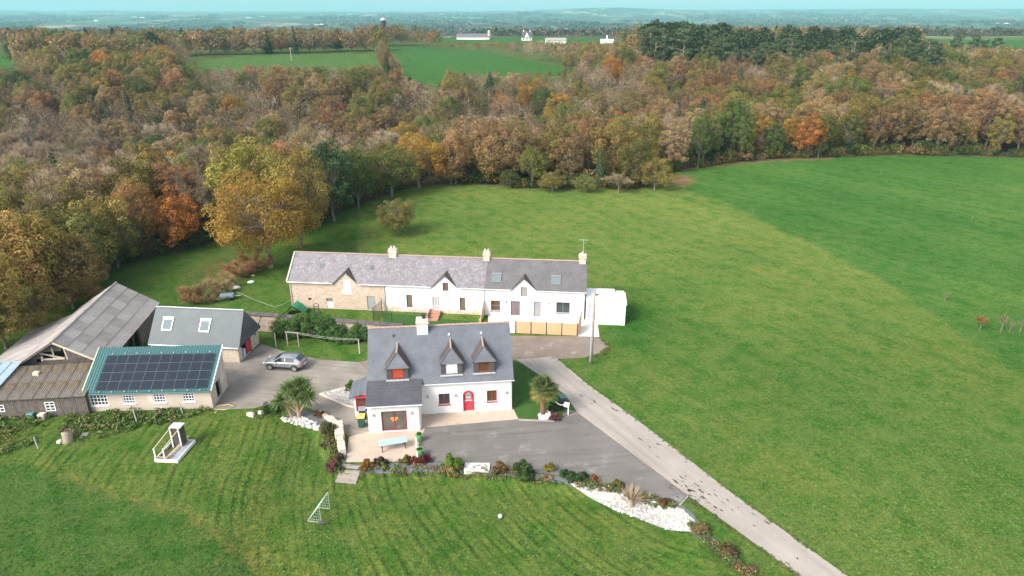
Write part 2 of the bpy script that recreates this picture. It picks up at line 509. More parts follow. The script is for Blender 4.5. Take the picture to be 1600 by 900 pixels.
    zone[:, 3] = 1
    return c, zone

MEADOWS = [
    [(612, 73), (660, 73), (760, 80), (830, 96), (905, 108), (870, 118), (790, 121), (735, 118), (700, 120), (690, 139), (640, 128), (622, 95)],
    [(588, 80), (480, 82), (380, 86), (285, 100), (310, 112), (420, 108), (520, 110), (592, 108)],
    [(-60, 78), (24, 82), (24, 112), (-60, 112)],
    [(690, 57), (945, 58), (960, 69), (690, 68)],
    [(1440, 56), (1600, 52), (1700, 60), (1700, 74), (1560, 76), (1450, 66)],
]

def M_ground():
    m, nt, b = new_mat('ground_cover')
    ac = N(nt, 'ShaderNodeAttribute'); ac.attribute_name = 'cover'
    az = N(nt, 'ShaderNodeAttribute'); az.attribute_name = 'zone'
    sz = nt.nodes.new('ShaderNodeSeparateColor'); nt.links.new(az.outputs['Color'], sz.inputs[0])
    v = coords(nt)
    na = noise(nt, v, .07, 5, .6); nb = noise(nt, v, .45, 5, .65); nc = noise(nt, v, 2.6, 5, .7); nd = noise(nt, v, 9.0, 3, .7)
    c = ac.outputs['Color']
    # drier and lusher patches in the grass
    c = mixc(nt, ramp(nt, nb, [(.38, (.95, .95, .95)), (.54, (0, 0, 0))]), c, mixc(nt, 1, c, (.55, .84, .58), 'MULTIPLY'))
    c = mixc(nt, ramp(nt, na, [(.52, (0, 0, 0)), (.70, (.55, .55, .55))]), c, mixc(nt, 1, c, (1.45, 1.1, 1.0), 'MULTIPLY'))
    c = mixc(nt, ramp(nt, nc, [(.52, (0, 0, 0)), (.64, (.75, .75, .75))]), c, mixc(nt, 1, c, (1.75, 1.3, 1.25), 'MULTIPLY'))
    c = mixc(nt, ramp(nt, nc, [(.34, (.95, .95, .95)), (.47, (0, 0, 0))]), c, mixc(nt, 1, c, (.52, .70, .55), 'MULTIPLY'))
    c = mixc(nt, .8, c, mixc(nt, 1, c, ramp(nt, nd, [(.25, (.42, .48, .42)), (.75, (1.65, 1.55, 1.55))]), 'MULTIPLY'))
    n5 = noise(nt, v, .75, 3, .6)
    c = mixc(nt, ramp(nt, n5, [(.58, (0, 0, 0)), (.68, (.8, .8, .8))]), c, mixc(nt, 1, c, (.58, .78, .62), 'MULTIPLY'))
    ns = noise(nt, along(nt, 33, 1.0, 8.0), .6, 5, .7)
    c = mixc(nt, .7, c, mixc(nt, 1, c, ramp(nt, ns, [(.32, (.62, .76, .66)), (.5, (1, 1, 1)), (.7, (1.28, 1.12, 1.1))]), 'MULTIPLY'))
    # mower passes curve round the garden
    tc = nt.nodes.new('ShaderNodeTexCoord')
    ds = N(nt, 'ShaderNodeVectorMath', operation='DISTANCE'); ds.inputs[1].default_value = (26, 56, 0)
    nw = N(nt, 'ShaderNodeTexNoise', Scale=.05, Detail=1); nt.links.new(tc.outputs['Object'], nw.inputs['Vector'])
    nt.links.new(tc.outputs['Object'], ds.inputs[0])
    md = N(nt, 'ShaderNodeMath', operation='MULTIPLY_ADD'); md.inputs[1].default_value = 3.0
    nt.links.new(nw.outputs['Fac'], md.inputs[0]); nt.links.new(ds.outputs['Value'], md.inputs[2])
    wv = N(nt, 'ShaderNodeMath', operation='MULTIPLY'); wv.inputs[1].default_value = 7.4
    nt.links.new(md.outputs[0], wv.inputs[0])
    sn = N(nt, 'ShaderNodeMath', operation='SINE'); nt.links.new(wv.outputs[0], sn.inputs[0])
    mr = N(nt, 'ShaderNodeMapRange'); mr.inputs['From Min'].default_value = -1
    w2 = N(nt, 'ShaderNodeMath', operation='MULTIPLY'); w2.inputs[1].default_value = 11.9; nt.links.new(md.outputs[0], w2.inputs[0])
    s2 = N(nt, 'ShaderNodeMath', operation='SINE'); nt.links.new(w2.outputs[0], s2.inputs[0])
    av = N(nt, 'ShaderNodeMath', operation='MULTIPLY_ADD'); av.inputs[1].default_value = .6; nt.links.new(s2.outputs[0], av.inputs[0]); nt.links.new(sn.outputs[0], av.inputs[2])
    nt.links.new(av.outputs[0], mr.inputs[0])
    stripe = ramp(nt, mr.outputs[0], [(0, (.58, .64, .58)), (.24, (.94, .96, .94)), (.7, (1.02, 1.02, 1)), (1, (1.2, 1.15, 1.1))])
    nsm = ramp(nt, noise(nt, v, .25, 4), [(.35, (0, 0, 0)), (.6, (1, 1, 1))])
    fac = N(nt, 'ShaderNodeMath', operation='MULTIPLY'); nt.links.new(sz.outputs[0], fac.inputs[0]); nt.links.new(nsm, fac.inputs[1])
    c = mixc(nt, fac.outputs[0], c, mixc(nt, 1, c, stripe, 'MULTIPLY'))
    # far countryside: fields, hedges, woods
    vf = coords(nt, scale=(.0045, .0016, 0))
    vo = N(nt, 'ShaderNodeTexVoronoi', Scale=1.0, Randomness=.9); nt.links.new(vf, vo.inputs['Vector'])
    sp = nt.nodes.new('ShaderNodeSeparateColor'); nt.links.new(vo.outputs['Color'], sp.inputs[0])
    cf = ramp(nt, sp.outputs[0], [(0, (.03, .045, .025)), (.25, (.06, .055, .04)), (.42, (.09, .20, .06)), (.55, (.20, .14, .10)), (.68, (.02, .04, .022)), (.8, (.32, .25, .16)), (.92, (.10, .24, .07))])
    for e in [n for n in nt.nodes if n.type == 'VALTORGB'][-1:]: e.color_ramp.interpolation = 'CONSTANT'
    nf = noise(nt, coords(nt, scale=(.012, .004, 0)), 1, 6, .7)
    cf = mixc(nt, ramp(nt, nf, [(.47, (0, 0, 0)), (.53, (1, 1, 1))]), cf, (.045, .045, .032))
    c = mixc(nt, sz.outputs[2], c, cf)
    nt.links.new(c, b.inputs['Base Color'])
    b.inputs['Roughness'].default_value = 1.0
    b.inputs['Specular IOR Level'].default_value = .05
    ma = N(nt, 'ShaderNodeMath', operation='ADD'); nt.links.new(nc, ma.inputs[0]); nt.links.new(nd, ma.inputs[1])
    bump(nt, b, ma.outputs[0], .55, .12)
    return m

def make_terrain():
    ys = np.concatenate([[6, 14, 22, 27], np.geomspace(30, 14000, 560)])
    us = np.linspace(-1.35, 1.35, 381)
    U, Yg = np.meshgrid(us, ys)
    X = (U * Yg).ravel(); Y = Yg.ravel()
    Z = terrain(X, Y)
    nr, nc_ = len(ys), len(us)
    i = np.arange((nr - 1) * (nc_ - 1)); r = i // (nc_ - 1); q = i % (nc_ - 1)
    a = r * nc_ + q
    F = np.stack([a, a + 1, a + nc_ + 1, a + nc_], 1)
    m = bpy.data.meshes.new('terrain')
    fast_mesh(m, np.stack([X, Y, Z], 1), F)
    col, zone = sheet_colours(X, Y, Z)
    for nm, arr in (('cover', col), ('zone', zone)):
        at_ = m.attributes.new(nm, 'FLOAT_COLOR', 'POINT'); at_.data.foreach_set('color', arr.astype(np.float32).ravel())
    m.polygons.foreach_set('use_smooth', np.ones(len(F), bool))
    m.materials.append(M_ground())
    o = link('ground', m); tag(o, kind='structure')

def fast_mesh(m, V, F):
    V = np.asarray(V, np.float32); F = np.asarray(F, np.int32)
    k = F.shape[1]
    m.vertices.add(len(V)); m.vertices.foreach_set('co', V.ravel())
    m.loops.add(F.size); m.loops.foreach_set('vertex_index', F.ravel())
    m.polygons.add(len(F))
    m.polygons.foreach_set('loop_start', np.arange(0, F.size, k, dtype=np.int32))
    m.polygons.foreach_set('loop_total', np.full(len(F), k, np.int32))
    m.update(calc_edges=True)
make_terrain()

# ------------------------------------------------------------------ drives, terraces, beds (sheets on the ground)
def pix_poly(pts): return [at(*p) for p in pts]
def sheet(name, pts, mat, lift, sub=None, world_pts=False, dens=None):
    """ground-hugging sheet: polygon filled, optionally cut fine so that it follows the bank"""
    P = pts if world_pts else pix_poly(pts)
    bm = bmesh.new()
    vs = [bm.verts.new((p[0], p[1], 0)) for p in P]
    f = bm.faces.new(vs)
    bmesh.ops.triangulate(bm, faces=[f])
    if sub:
        xs = [p[0] for p in P]; ys = [p[1] for p in P]
        for ax, lo, hi in ((0, min(xs), max(xs)), (1, min(ys), max(ys))):
            kk = lo + sub
            while kk < hi:
                co = (kk, 0, 0) if ax == 0 else (0, kk, 0); no = (1, 0, 0) if ax == 0 else (0, 1, 0)
                bmesh.ops.bisect_plane(bm, geom=list(bm.verts) + list(bm.edges) + list(bm.faces), plane_co=co, plane_no=no)
                kk += sub
        for v in bm.verts: v.co.z = gz(v.co.x, v.co.y) + lift
    else:
        for v in bm.verts: v.co.z = lift
    bmesh.ops.recalc_face_normals(bm, faces=bm.faces)
    m = bpy.data.meshes.new(name); bm.to_mesh(m); bm.free(); m.materials.append(mat)
    for p_ in m.polygons:
        if p_.normal.z < 0: m.flip_normals(); break
    o = link(name, m); tag(o, kind='structure')
    return o

ASPHALT = M_rough('worn_asphalt', (.178, .166, .152), (.122, .114, .104), .3, .9, .3, 25, (.225, .205, .19), .56, .45, streak=98)
YARD = M_rough('gravelly_yard', (.30, .268, .23), (.155, .138, .118), .42, .95, .4, 14, (.125, .12, .085), .58, .3, streak=80)
MUD = M_rough('muddy_gravel', (.26, .21, .175), (.15, .12, .098), .45, .95, .4, 10, (.34, .29, .25), .57, .5)
CONC = M_rough('concrete_lane', (.365, .33, .295), (.27, .24, .21), .3, .92, .25, 18, (.27, .225, .20), .64, .35, streak=29.4)
PAVE = M_rough('paving_pale_pink', (.50, .40, .32), (.41, .325, .255), .5, .85, .2, 8, (.33, .26, .205), .58, .9)
SLATECHIP = M_rough('slate_chippings', (.15, .165, .17), (.085, .09, .095), 4, .9, .6, 22)
SOIL = M_rough('garden_soil', (.10, .075, .055), (.06, .045, .035), 2, .95, .5, 14)
GRAVEL_W = M_rough('white_gravel', (.46, .44, .41), (.22, .205, .185), 3, .9, .8, 26, (.20, .19, .15), .62, 1.2)
CONC_W = M_rough('pale_concrete', (.72, .70, .67), (.6, .58, .55), 1, .9, .15, 10)

sheet('courtyard', [(333, 641), (348, 604), (343, 566), (376, 566), (408, 537), (440, 548), (500, 562), (575, 567), (590, 600), (600, 640), (577, 679), (543, 681),
                    (531, 668), (505, 648), (470, 632), (440, 628), (395, 638)], YARD, .010)
sheet('rear_yard', [(560, 566), (640, 550), (780, 525), (906, 525), (936, 528), (948, 536), (950, 543), (940, 551), (915, 559), (868, 561), (806, 562), (760, 580), (640, 620), (590, 600)], MUD, .016)
sheet('farm_lane', [(806, 562), (866, 557), (920, 602), (980, 645), (1040, 690), (1140, 768), (1240, 840), (1330, 905), (1450, 990), (1360, 990), (1255, 905), (1150, 828), (1080, 778), (1000, 716),
                    (902, 645), (884, 618), (846, 588)], CONC, .024)
sheet('parking_drive', [(655, 690), (664, 667), (810, 654), (868, 657), (888, 640), (903, 644), (1001, 718), (1075, 774), (1062, 786), (1000, 768), (900, 747), (800, 734), (690, 722), (654, 721)], ASPHALT, .034)
sheet('terrace', [(541, 723), (545, 683), (577, 675), (657, 668), (660, 645), (801, 637), (810, 655.5), (665, 668.5), (655, 690), (652, 721.5)], PAVE, .046)
mb = MB()
for a_, b_ in ((at0(601, 650), at0(574, 723)), (at0(545, 690), at0(655, 684))):
    mb.beam((a_[0], a_[1], .05), (b_[0], b_[1], .05), .03, .012)
sheet('slate_bed', [(654, 722), (690, 723), (800, 735), (900, 748), (1000, 769), (1062, 787), (1080, 800), (1095, 820), (1130, 858), (1120, 862), (1060, 820), (970, 783), (880, 756), (800, 745), (690, 738), (560, 741), (545, 727)], SLATECHIP, .03, .5)
sheet('side_bed', [(446, 650), (470, 640), (500, 648), (530, 672), (541, 690), (541, 722), (532, 742), (516, 735), (520, 705), (500, 675), (470, 662)], SLATECHIP, .035, .5)
sheet('white_gravel_bed', [(888, 755), (905, 754), (930, 759), (970, 768), (1005, 782), (1040, 790), (1066, 796), (1086, 815), (1064, 817), (1080, 832), (1050, 830), (1000, 812), (950, 793)], GRAVEL_W, .055, .5)
sheet('porch_gravel', [(500, 614), (528, 607), (556, 598), (556, 634), (540, 631)], GRAVEL_W, .03)
sheet('palm_strip', [(802, 566), (812, 566), (846, 590), (882, 620), (886, 640), (868, 655), (812, 654), (801, 640)], M_rough('strip_grass', (.06, .125, .03), (.04, .095, .022), 1.2, 1, .6, 9, bdist=.1, spec=.05), .03)
sheet('cottage_lawn', [(598, 490), (620, 490), (700, 499), (750, 503), (750, 515), (690, 525), (600, 520)], M_rough('lawn_green', (.055, .12, .03), (.04, .095, .024), 1.2, 1, .6, 9, bdist=.1, spec=.05), .012)

def kerb(name, pts, mat, w, h, label, cat='kerb', lift=0.0):
    P = pix_poly(pts); mb = MB()
    for a_, b_ in zip(P[:-1], P[1:]):
        mb.beam((a_.x, a_.y, a_.z + h / 2 + lift), (b_.x, b_.y, b_.z + h / 2 + lift), w, h)
    o = mb.build(name, mat); tag(o, label, cat)
    return o
kerb('kerb_strip', [(866, 659), (903, 645), (1002, 719), (1071, 771)], STONE_BR, .07, .05, 'thin pale concrete kerb between dark drive and farm lane')
kerb('kerb_strip', [(810, 657), (866, 659)], CONC, .14, .10, 'short pale kerb below the palm tree strip')
kerb('kerb_strip', [(1075, 776), (1062, 790)], CONC, .1, .08, 'short kerb across the tip of the dark drive')
kerb('gravel_edging', [(500, 616), (540, 634), (553, 637)], STONECAP, .2, .12, 'low stone edging of the white gravel triangle')

# ------------------------------------------------------------------ building helpers
def wall(mb, P, Q, z0, z1, ops=(), rev=.2):
    """vertical wall skin from P to Q (outside on the right of P->Q) with rectangular openings (a,b,za,zb) and reveals"""
    P = Vector((P[0], P[1], 0)); Q = Vector((Q[0], Q[1], 0)); L = (Q - P).length; d = (Q - P) / L
    inn = Vector((-d.y, d.x, 0))
    pt = lambda s, z, k=0.0: tuple(P + d * s + inn * k + Vector((0, 0, z)))
    us = sorted({0, L, *[o[0] for o in ops], *[o[1] for o in ops]}); zs = sorted({z0, z1, *[o[2] for o in ops], *[o[3] for o in ops]})
    for a, b in zip(us[:-1], us[1:]):
        for c, e in zip(zs[:-1], zs[1:]):
            cu, cz = (a + b) / 2, (c + e) / 2
            if any(o[0] < cu < o[1] and o[2] < cz < o[3] for o in ops): continue
            mb.quad(pt(a, c), pt(b, c), pt(b, e), pt(a, e))
    for a, b, c, e in ops:
        mb.quad(pt(a, c), pt(a, e), pt(a, e, rev), pt(a, c, rev)); mb.quad(pt(b, e), pt(b, c), pt(b, c, rev), pt(b, e, rev))
        if e < z1 - 1e-4: mb.quad(pt(a, e), pt(b, e), pt(b, e, rev), pt(a, e, rev))
        mb.quad(pt(b, c), pt(a, c), pt(a, c, rev), pt(b, c, rev))
    return mb

def frame_of(P, Q):
    P = Vector((P[0], P[1], 0)); Q = Vector((Q[0], Q[1], 0)); d = (Q - P).normalized(); inn = Vector((-d.y, d.x, 0))
    return lambda s, z, k=0.0: P + d * s + inn * k + Vector((0, 0, z))

def window(parent, P, Q, a, b, z0, z1, fm, gm, nx=2, ny=1, fw=.07, rec=.1, sill=None, name='window', bar=.035):
    pt = frame_of(P, Q); mb = MB()
    def bx(s0, s1, y0, y1, k0, k1):
        vs = [pt(s0, y0, k0), pt(s1, y0, k0), pt(s1, y0, k1), pt(s0, y0, k1), pt(s0, y1, k0), pt(s1, y1, k0), pt(s1, y1, k1), pt(s0, y1, k1)]
        mb.add(vs, [(0, 3, 2, 1), (4, 5, 6, 7), (0, 1, 5, 4), (1, 2, 6, 5), (2, 3, 7, 6), (3, 0, 4, 7)])
    bx(a, a + fw, z0, z1, rec, rec + .07); bx(b - fw, b, z0, z1, rec, rec + .07)
    bx(a + fw, b - fw, z0, z0 + fw, rec, rec + .07); bx(a + fw, b - fw, z1 - fw, z1, rec, rec + .07)
    for i in range(1, nx):
        c = a + (b - a) * i / nx; bx(c - bar, c + bar, z0 + fw, z1 - fw, rec + .004, rec + .066)
    for i in range(1, ny):
        c = z0 + (z1 - z0) * i / ny; bx(a + fw, b - fw, c - bar, c + bar, rec + .008, rec + .062)
    w = mb.build(name, fm, parent)
    g = MB(); g.quad(pt(a + .02, z0 + .02, rec + .045), pt(b - .02, z0 + .02, rec + .045), pt(b - .02, z1 - .02, rec + .045), pt(a + .02, z1 - .02, rec + .045))
    g.build('pane', gm, w, fix=False)
    if sill:
        q = MB()
        vs = [pt(a - .08, z0 - .09, -.07), pt(b + .08, z0 - .09, -.07), pt(b + .08, z0 - .09, rec), pt(a - .08, z0 - .09, rec),
              pt(a - .08, z0 - .005, -.07), pt(b + .08, z0 - .005, -.07), pt(b + .08, z0 - .005, rec), pt(a - .08, z0 - .005, rec)]
        q.add(vs, [(0, 3, 2, 1), (4, 5, 6, 7), (0, 1, 5, 4), (1, 2, 6, 5), (2, 3, 7, 6), (3, 0, 4, 7)]); q.build('sill', sill, w)
    return w

def slab(mb, pts, th=.12):
    """roof plane: polygon thickened downwards along its normal"""
    P = [Vector(p) for p in pts]
    n = Vector((0, 0, 0))
    for i in range(len(P)): n += P[i].cross(P[(i + 1) % len(P)])
    n.normalize()
    if n.z < 0: n = -n
    return mb.prism([tuple(p) for p in P], tuple(-n * th))

def sloped_box(mb, f, u0, u1, v0, v1, lo, hi):
    """box lying on a roof; f(u, v, off) gives a point off above the roof plane"""
    vs = [f(u0, v0, lo), f(u1, v0, lo), f(u1, v1, lo), f(u0, v1, lo), f(u0, v0, hi), f(u1, v0, hi), f(u1, v1, hi), f(u0, v1, hi)]
    return mb.add(vs, [(0, 3, 2, 1), (4, 5, 6, 7), (0, 1, 5, 4), (1, 2, 6, 5), (2, 3, 7, 6), (3, 0, 4, 7)])

def skylight(parent, f, u0, u1, v0, v1, fm=ZINC, label=None):
    mb = MB(); w = .07
    sloped_box(mb, f, u0, u0 + w, v0, v1, .005, .09); sloped_box(mb, f, u1 - w, u1, v0, v1, .005, .09)
    sloped_box(mb, f, u0 + w, u1 - w, v0, v0 + w, .005, .09); sloped_box(mb, f, u0 - .04, u1 + .04, v1 - w, v1 + .1, .005, .11)
    s_ = mb.build('skylight', fm, parent)
    g = MB(); sloped_box(g, f, u0 + .02, u1 - .02, v0 + .02, v1 - .02, .02, .06); g.build('pane', GLASS_SKY, s_)
    return s_

def slope_fn(v0, z0, k):
    n = Vector((0, -k, 1)).normalized()
    return lambda u, v, off=0.0: tuple(Vector((u, v, z0 + k * (v - v0))) + n * off)

def gutter(parent, u0, u1, v, z, mat=ZINC):
    MB().tube([(u0, v, z), (u1, v, z)], [.065, .065], 6).build('gutter', mat, parent)
def downpipe(parent, u, v, z0, z1, mat=ZINC):
    MB().tube([(u, v, z1), (u, v, z0)], [.045, .045], 6).build('downpipe', mat, parent)
def lantern(parent, u, v, z):
    mb = MB(); mb.box(u - .06, u + .06, v - .16, v - .04, z - .1, z + .12); mb.box(u - .02, u + .02, v - .06, v, z + .02, z + .06)
    mb.add([(u - .09, v - .19, z + .12), (u + .09, v - .19, z + .12), (u + .09, v - .01, z + .12), (u - .09, v - .01, z + .12), (u, v - .1, z + .24)], [(0, 1, 4), (1, 2, 4), (2, 3, 4), (3, 0, 4), (3, 2, 1, 0)])
    mb.build('wall_lantern', METAL_GREY, parent)
def ridge_tiles(parent, u0, u1, v, z, mat, step=.42, r=.11):
    """half-round ridge tiles, uneven"""
    mb = MB(); n = max(2, int((u1 - u0) / step)); s = (u1 - u0) / n
    for i in range(n):
        dz = random.uniform(-.012, .015)
        mb.tube([(u0 + i * s, v, z + dz), (u0 + (i + 1) * s - .02, v, z + dz)], [r, r * .9], 7)
    mb.build('ridge_tiles', mat, parent)['kind'] = 'stuff'
def chimney(parent, u, v, w, d, z0, z1, mat, capm, pots=0):
    mb = MB(); mb.box(u - w / 2, u + w / 2, v - d / 2, v + d / 2, z0, z1)
    c = mb.build('chimney', mat, parent, bevel=.02)
    q = MB(); q.box(u - w / 2 - .09, u + w / 2 + .09, v - d / 2 - .09, v + d / 2 + .09, z1 - .28, z1 - .14)
    q.box(u - w / 2 - .05, u + w / 2 + .05, v - d / 2 - .05, v + d / 2 + .05, z1 - .003, z1 + .1)
    q.build('chimney_cap', capm, c)
    for i in range(pots):
        x = u + (i - (pots - 1) / 2) * .38
        MB().tube([(x, v, z1 + .09), (x, v, z1 + .42)], [.13, .11], 8).build('chimney_pot', capm, c)
    return c

# ------------------------------------------------------------------ the white house
HO = at0(659, 648); HA = R(6)
H = thing('dormer_house', 'white house with blue slate roof, three pointed dormers and arched red door', 'house', (HO[0], HO[1], 0), HA)
UL, UR, HD = -4.48, 8.25, 7.4
VR, ZR = 3.7, 7.15; KS = (ZR - 3.28) / (VR + .25); hz = lambda v: 3.28 + KS * (v + .25)
WT = hz(0) - .16
mb = MB()
wall(mb, (0, 0), (UR, 0), 0, WT, [(1.6, 2.6, .95, 2.07), (3.84, 4.70, .1, 1.80), (5.96, 6.88, 1.0, 2.15)])
WV = -2.52
wall(mb, (UL, WV), (0, WV), 0, 2.72, [(1.12, 3.32, .12, 2.12)])
mb.poly([(0, WV, 0), (0, 0, 0), (0, 0, 3.22), (0, WV, 2.72)])
mb.poly([(UL, HD, 0), (UL, WV, 0), (UL, WV, 2.72), (UL, 0, 3.3), (UL, VR, ZR - .2), (UL, HD, 3.3)])
mb.poly([(UR, 0, 0), (UR, HD, 0), (UR, HD, 3.3), (UR, VR, ZR - .2), (UR, 0, 3.3)])
mb.poly([(UR, HD, 0), (UL, HD, 0), (UL, HD, 3.3), (UR, HD, 3.3)])
# arched door head: two spandrels
arc = [(4.27 + .43 * math.cos(t), 1.80 + .40 * math.sin(t)) for t in np.linspace(math.pi, 0, 13)]
mb.build('wall', WHITE, H)
# main roof, front slope left of the wing break carried down onto the wing
rb = MB()
slab(rb, [(0.12, -.25, hz(-.25)), (UR + .15, -.25, hz(-.25)), (UR + .15, VR, ZR), (UL - .12, VR, ZR), (UL - .12, .15, hz(.15)), (0.12, .15, hz(.15))])
roof = rb.build('roof', SLATE, H)
wr = MB(); slab(wr, [(UL - .14, WV - .28, 2.83), (.2, WV - .28, 2.83), (.2, .22, hz(.15) + .025), (UL - .14, .22, hz(.15) + .025)], .1)
wr.build('wing_roof', SLATE_DK, H)
br_ = MB(); slab(br_, [(UL - .12, VR, ZR), (UR + .15, VR, ZR), (UR + .15, HD + .25, hz(-.25)), (UL - .12, HD + .25, hz(-.25))])
br_.build('rear_roof', SLATE, H)
ridge_tiles(H, UL - .14, UR + .17, VR, ZR + .02, TERRACOTTA)
gutter(H, .2, UR + .2, -.31, hz(-.25) - .06); gutter(H, UL - .1, .24, WV - .34, 2.78)
downpipe(H, UR - .05, -.08, 0, 3.2); downpipe(H, -.12, WV - .08, 0, 2.7)
chimney(H, .36, 3.45, 1.0, .7, 6.3, 7.95, WHITE, STONECAP)
ck = MB(); ck.tube([(.5, 3.45, 8.04), (.5, 3.45, 8.42)], [.16, .16], 8); ck.box(.28, .72, 3.25, 3.65, 8.42, 8.47); ck.build('chimney_cowl', DARK, H)
# door
d_ = MB(); d_.prism([(3.86, .12, .1), (4.68, .12, .1), (4.68, .12, 1.8)] + [(4.27 + .41 * math.cos(t), .12, 1.80 + .39 * math.sin(t)) for t in np.linspace(.15, math.pi - .15, 11)] + [(3.86, .12, 1.8)], (0, .06, 0))
door = d_.build('door', RED, H)
g = MB(); g.prism([(4.02, .1, 1.25), (4.52, .1, 1.25), (4.52, .1, 1.8)] + [(4.27 + .25 * math.cos(t), .1, 1.8 + .24 * math.sin(t)) for t in np.linspace(.3, math.pi - .3, 8)] + [(4.02, .1, 1.8)], (0, .015, 0))
g.build('pane', GLASS_GREY, door)
lb = MB(); lb.box(3.98, 4.56, .085, .098, 1.50, 1.54); lb.box(3.98, 4.56, .085, .098, 1.73, 1.77); lb.box(3.92, 4.62, .09, .118, 1.14, 1.20); lb.build('glazing_bar', WHITE2, door)
MB().box(3.93, 4.0, .06, .118, 1.0, 1.12).build('handle', ZINC, door)
am = MB()
for t0, t1 in zip(np.linspace(0, math.pi, 13)[:-1], np.linspace(0, math.pi, 13)[1:]):
    am.beam((4.27 + .46 * math.cos(t0), -.012, 1.8 + .43 * math.sin(t0)), (4.27 + .46 * math.cos(t1), -.012, 1.8 + .43 * math.sin(t1)), .08, .08, (0, 1, 0))
am.beam((3.81, -.012, .1), (3.81, -.012, 1.82), .08, .08, (0, 1, 0)); am.beam((4.73, -.012, .1), (4.73, -.012, 1.82), .08, .08, (0, 1, 0))
# arched top lets the door show above the rectangular opening
fan = MB(); fan.prism([(4.27 + .43 * math.cos(t), -.006, 1.8 + .40 * math.sin(t)) for t in np.linspace(0, math.pi, 13)], (0, .004, 0)); fan.build('arched_door_head', RED, door)
fg = MB(); fg.prism([(4.27 + .26 * math.cos(t), -.012, 1.8 + .26 * math.sin(t)) for t in np.linspace(0, math.pi, 11)], (0, .004, 0)); fg.build('fanlight', GLASS_GREY, door)
am.build('door_frame', RED, door)
MB().box(3.6, 4.95, -.45, 0, .046, .12).build('doorstep', STONECAP, H)
window(H, (0, 0), (UR, 0), 1.6, 2.6, .95, 2.07, MAROON, GLASS, 2, 1, .06, .08, MAROON)
window(H, (0, 0), (UR, 0), 5.96, 6.88, 1.0, 2.15, MAROON, GLASS_WARM, 2, 1, .06, .08, MAROON)
bay = window(H, (UL, WV), (0, WV), 1.12, 3.32, .12, 2.12, MAROON, M_rough('glass_dim_room', (.17, .15, .13), (.06, .05, .045), 1.2, .12, 0), 2, 1, .09, .08, None, 'patio_door')
fl = MB(); fl.box(-2.55, -1.95, WV + .112, WV + .122, 1.2, 1.42); fl.box(-2.42, -2.08, WV + .112, WV + .122, 1.02, 1.2); fl.build('orange_cloth', M_plain('orange_cloth', (.75, .27, .03), .8), bay)
for u_, v_ in ((.62, 0), (7.75, 0), (3.1, 0), (-4.0, WV), (-.75, WV)): lantern(H, u_, v_, 1.85)
for u_, v_ in ((-2.3, 3.05), (2.75, 2.95), (5.7, 2.95)):
    vb = MB(); sloped_box(vb, slope_fn(-.25, 3.28, KS), u_ - .1, u_ + .1, v_, v_ + .15, .0, .09); vb.build('roof_vent', ZINC if u_ > 0 else DARK, H)

def dormer(parent, uc, vf, win, frame=WHITE2, w=1.9, label=None):
    """hipped slate dormer: cheeks, window, steep front hip with flared sides"""
    zb = hz(vf) - .02; ze = zb + 1.30; hw = w / 2
    vb = vf + (ze - zb) / KS + .25
    D = MB()
    D.poly([(uc - hw, vf, zb - .2), (uc - .5, vf, zb - .2), (uc - .5, vf, ze), (uc - hw, vf, ze)])
    D.poly([(uc + .5, vf, zb - .2), (uc + hw, vf, zb - .2), (uc + hw, vf, ze), (uc + .5, vf, ze)])
    D.poly([(uc - .5, vf, zb - .2), (uc + .5, vf, zb - .2), (uc + .5, vf, zb + .2), (uc - .5, vf, zb + .2)])
    D.poly([(uc - .5, vf, ze - .1), (uc + .5, vf, ze - .1), (uc + .5, vf, ze), (uc - .5, vf, ze)])
    for s_ in (-1, 1): D.poly([(uc + s_ * hw, vf, zb - .2), (uc + s_ * hw, vf, ze), (uc + s_ * hw, vb, ze)])
    dm = D.build('dormer', SLATE_MOSS, parent)
    window(dm, (uc - hw, vf), (uc + hw, vf), hw - .5, hw + .5, zb + .2, ze - .1, frame, win, 1, 1, .06, .02)
    sl = MB(); sl.box(uc - hw - .06, uc + hw + .06, vf - .14, vf + .0, zb - .02, zb + .1); sl.box(uc - .55, uc + .55, vf - .22, vf - .14, zb + .02, zb + .12); sl.build('sill', ZINC, dm)
    zp = ze + 1.12; vp = vf + .70; vh = vf + (zp - zb) / KS + .1
    ov = .13
    A = (uc - hw - ov, vf - ov, ze - .08); B = (uc + hw + ov, vf - ov, ze - .08); P_ = (uc, vp, zp); Q_ = (uc, vh, zp)
    hf = MB(); slab(hf, [A, B, (uc + hw * .72 + .01, vf + .11, ze + .36), P_, (uc - hw * .72 - .01, vf + .11, ze + .36)], .07); hf.build('front_hip', SLATE, dm)
    for s_, E0 in ((-1, A), (1, B)):
        # flared foot: a middle point bends the side plane outwards
        mid = (uc + s_ * (hw * .72), vf + .12, ze + .36); midb = (uc + s_ * hw * .72, vf + (ze + .36 - zb) / KS + .15, ze + .36)
        eb = (E0[0], vf + (ze - .08 - zb) / KS + .05, ze - .08)
        sd = MB(); slab(sd, [E0, mid, midb, eb], .08); slab(sd, [mid, P_, Q_, midb], .08)
        sd.build('side_roof', SLATE_MOSS, dm)
        hp = MB(); hp.tube([(E0[0], E0[1], E0[2] + .02), (mid[0], mid[1], mid[2] + .02), (P_[0], P_[1], P_[2] + .02)], [.07, .07, .07], 5); hp.build('hip_flashing', SLATE_MOSS, dm)
    MB().tube([(uc, vp - .1, zp + .03), (uc, vh, zp + .03)], [.09, .08], 6).build('ridge_cap', TERRACOTTA, dm)
    return dm
dormer(H, -1.93, .12, GLASS_ORANGE, MAROON)
dormer(H, 2.86, .26, M_plain('closed_white_blind', (.8, .8, .8), .4), WHITE2)
dormer(H, 5.76, .28, GLASS_WARM, MAROON)

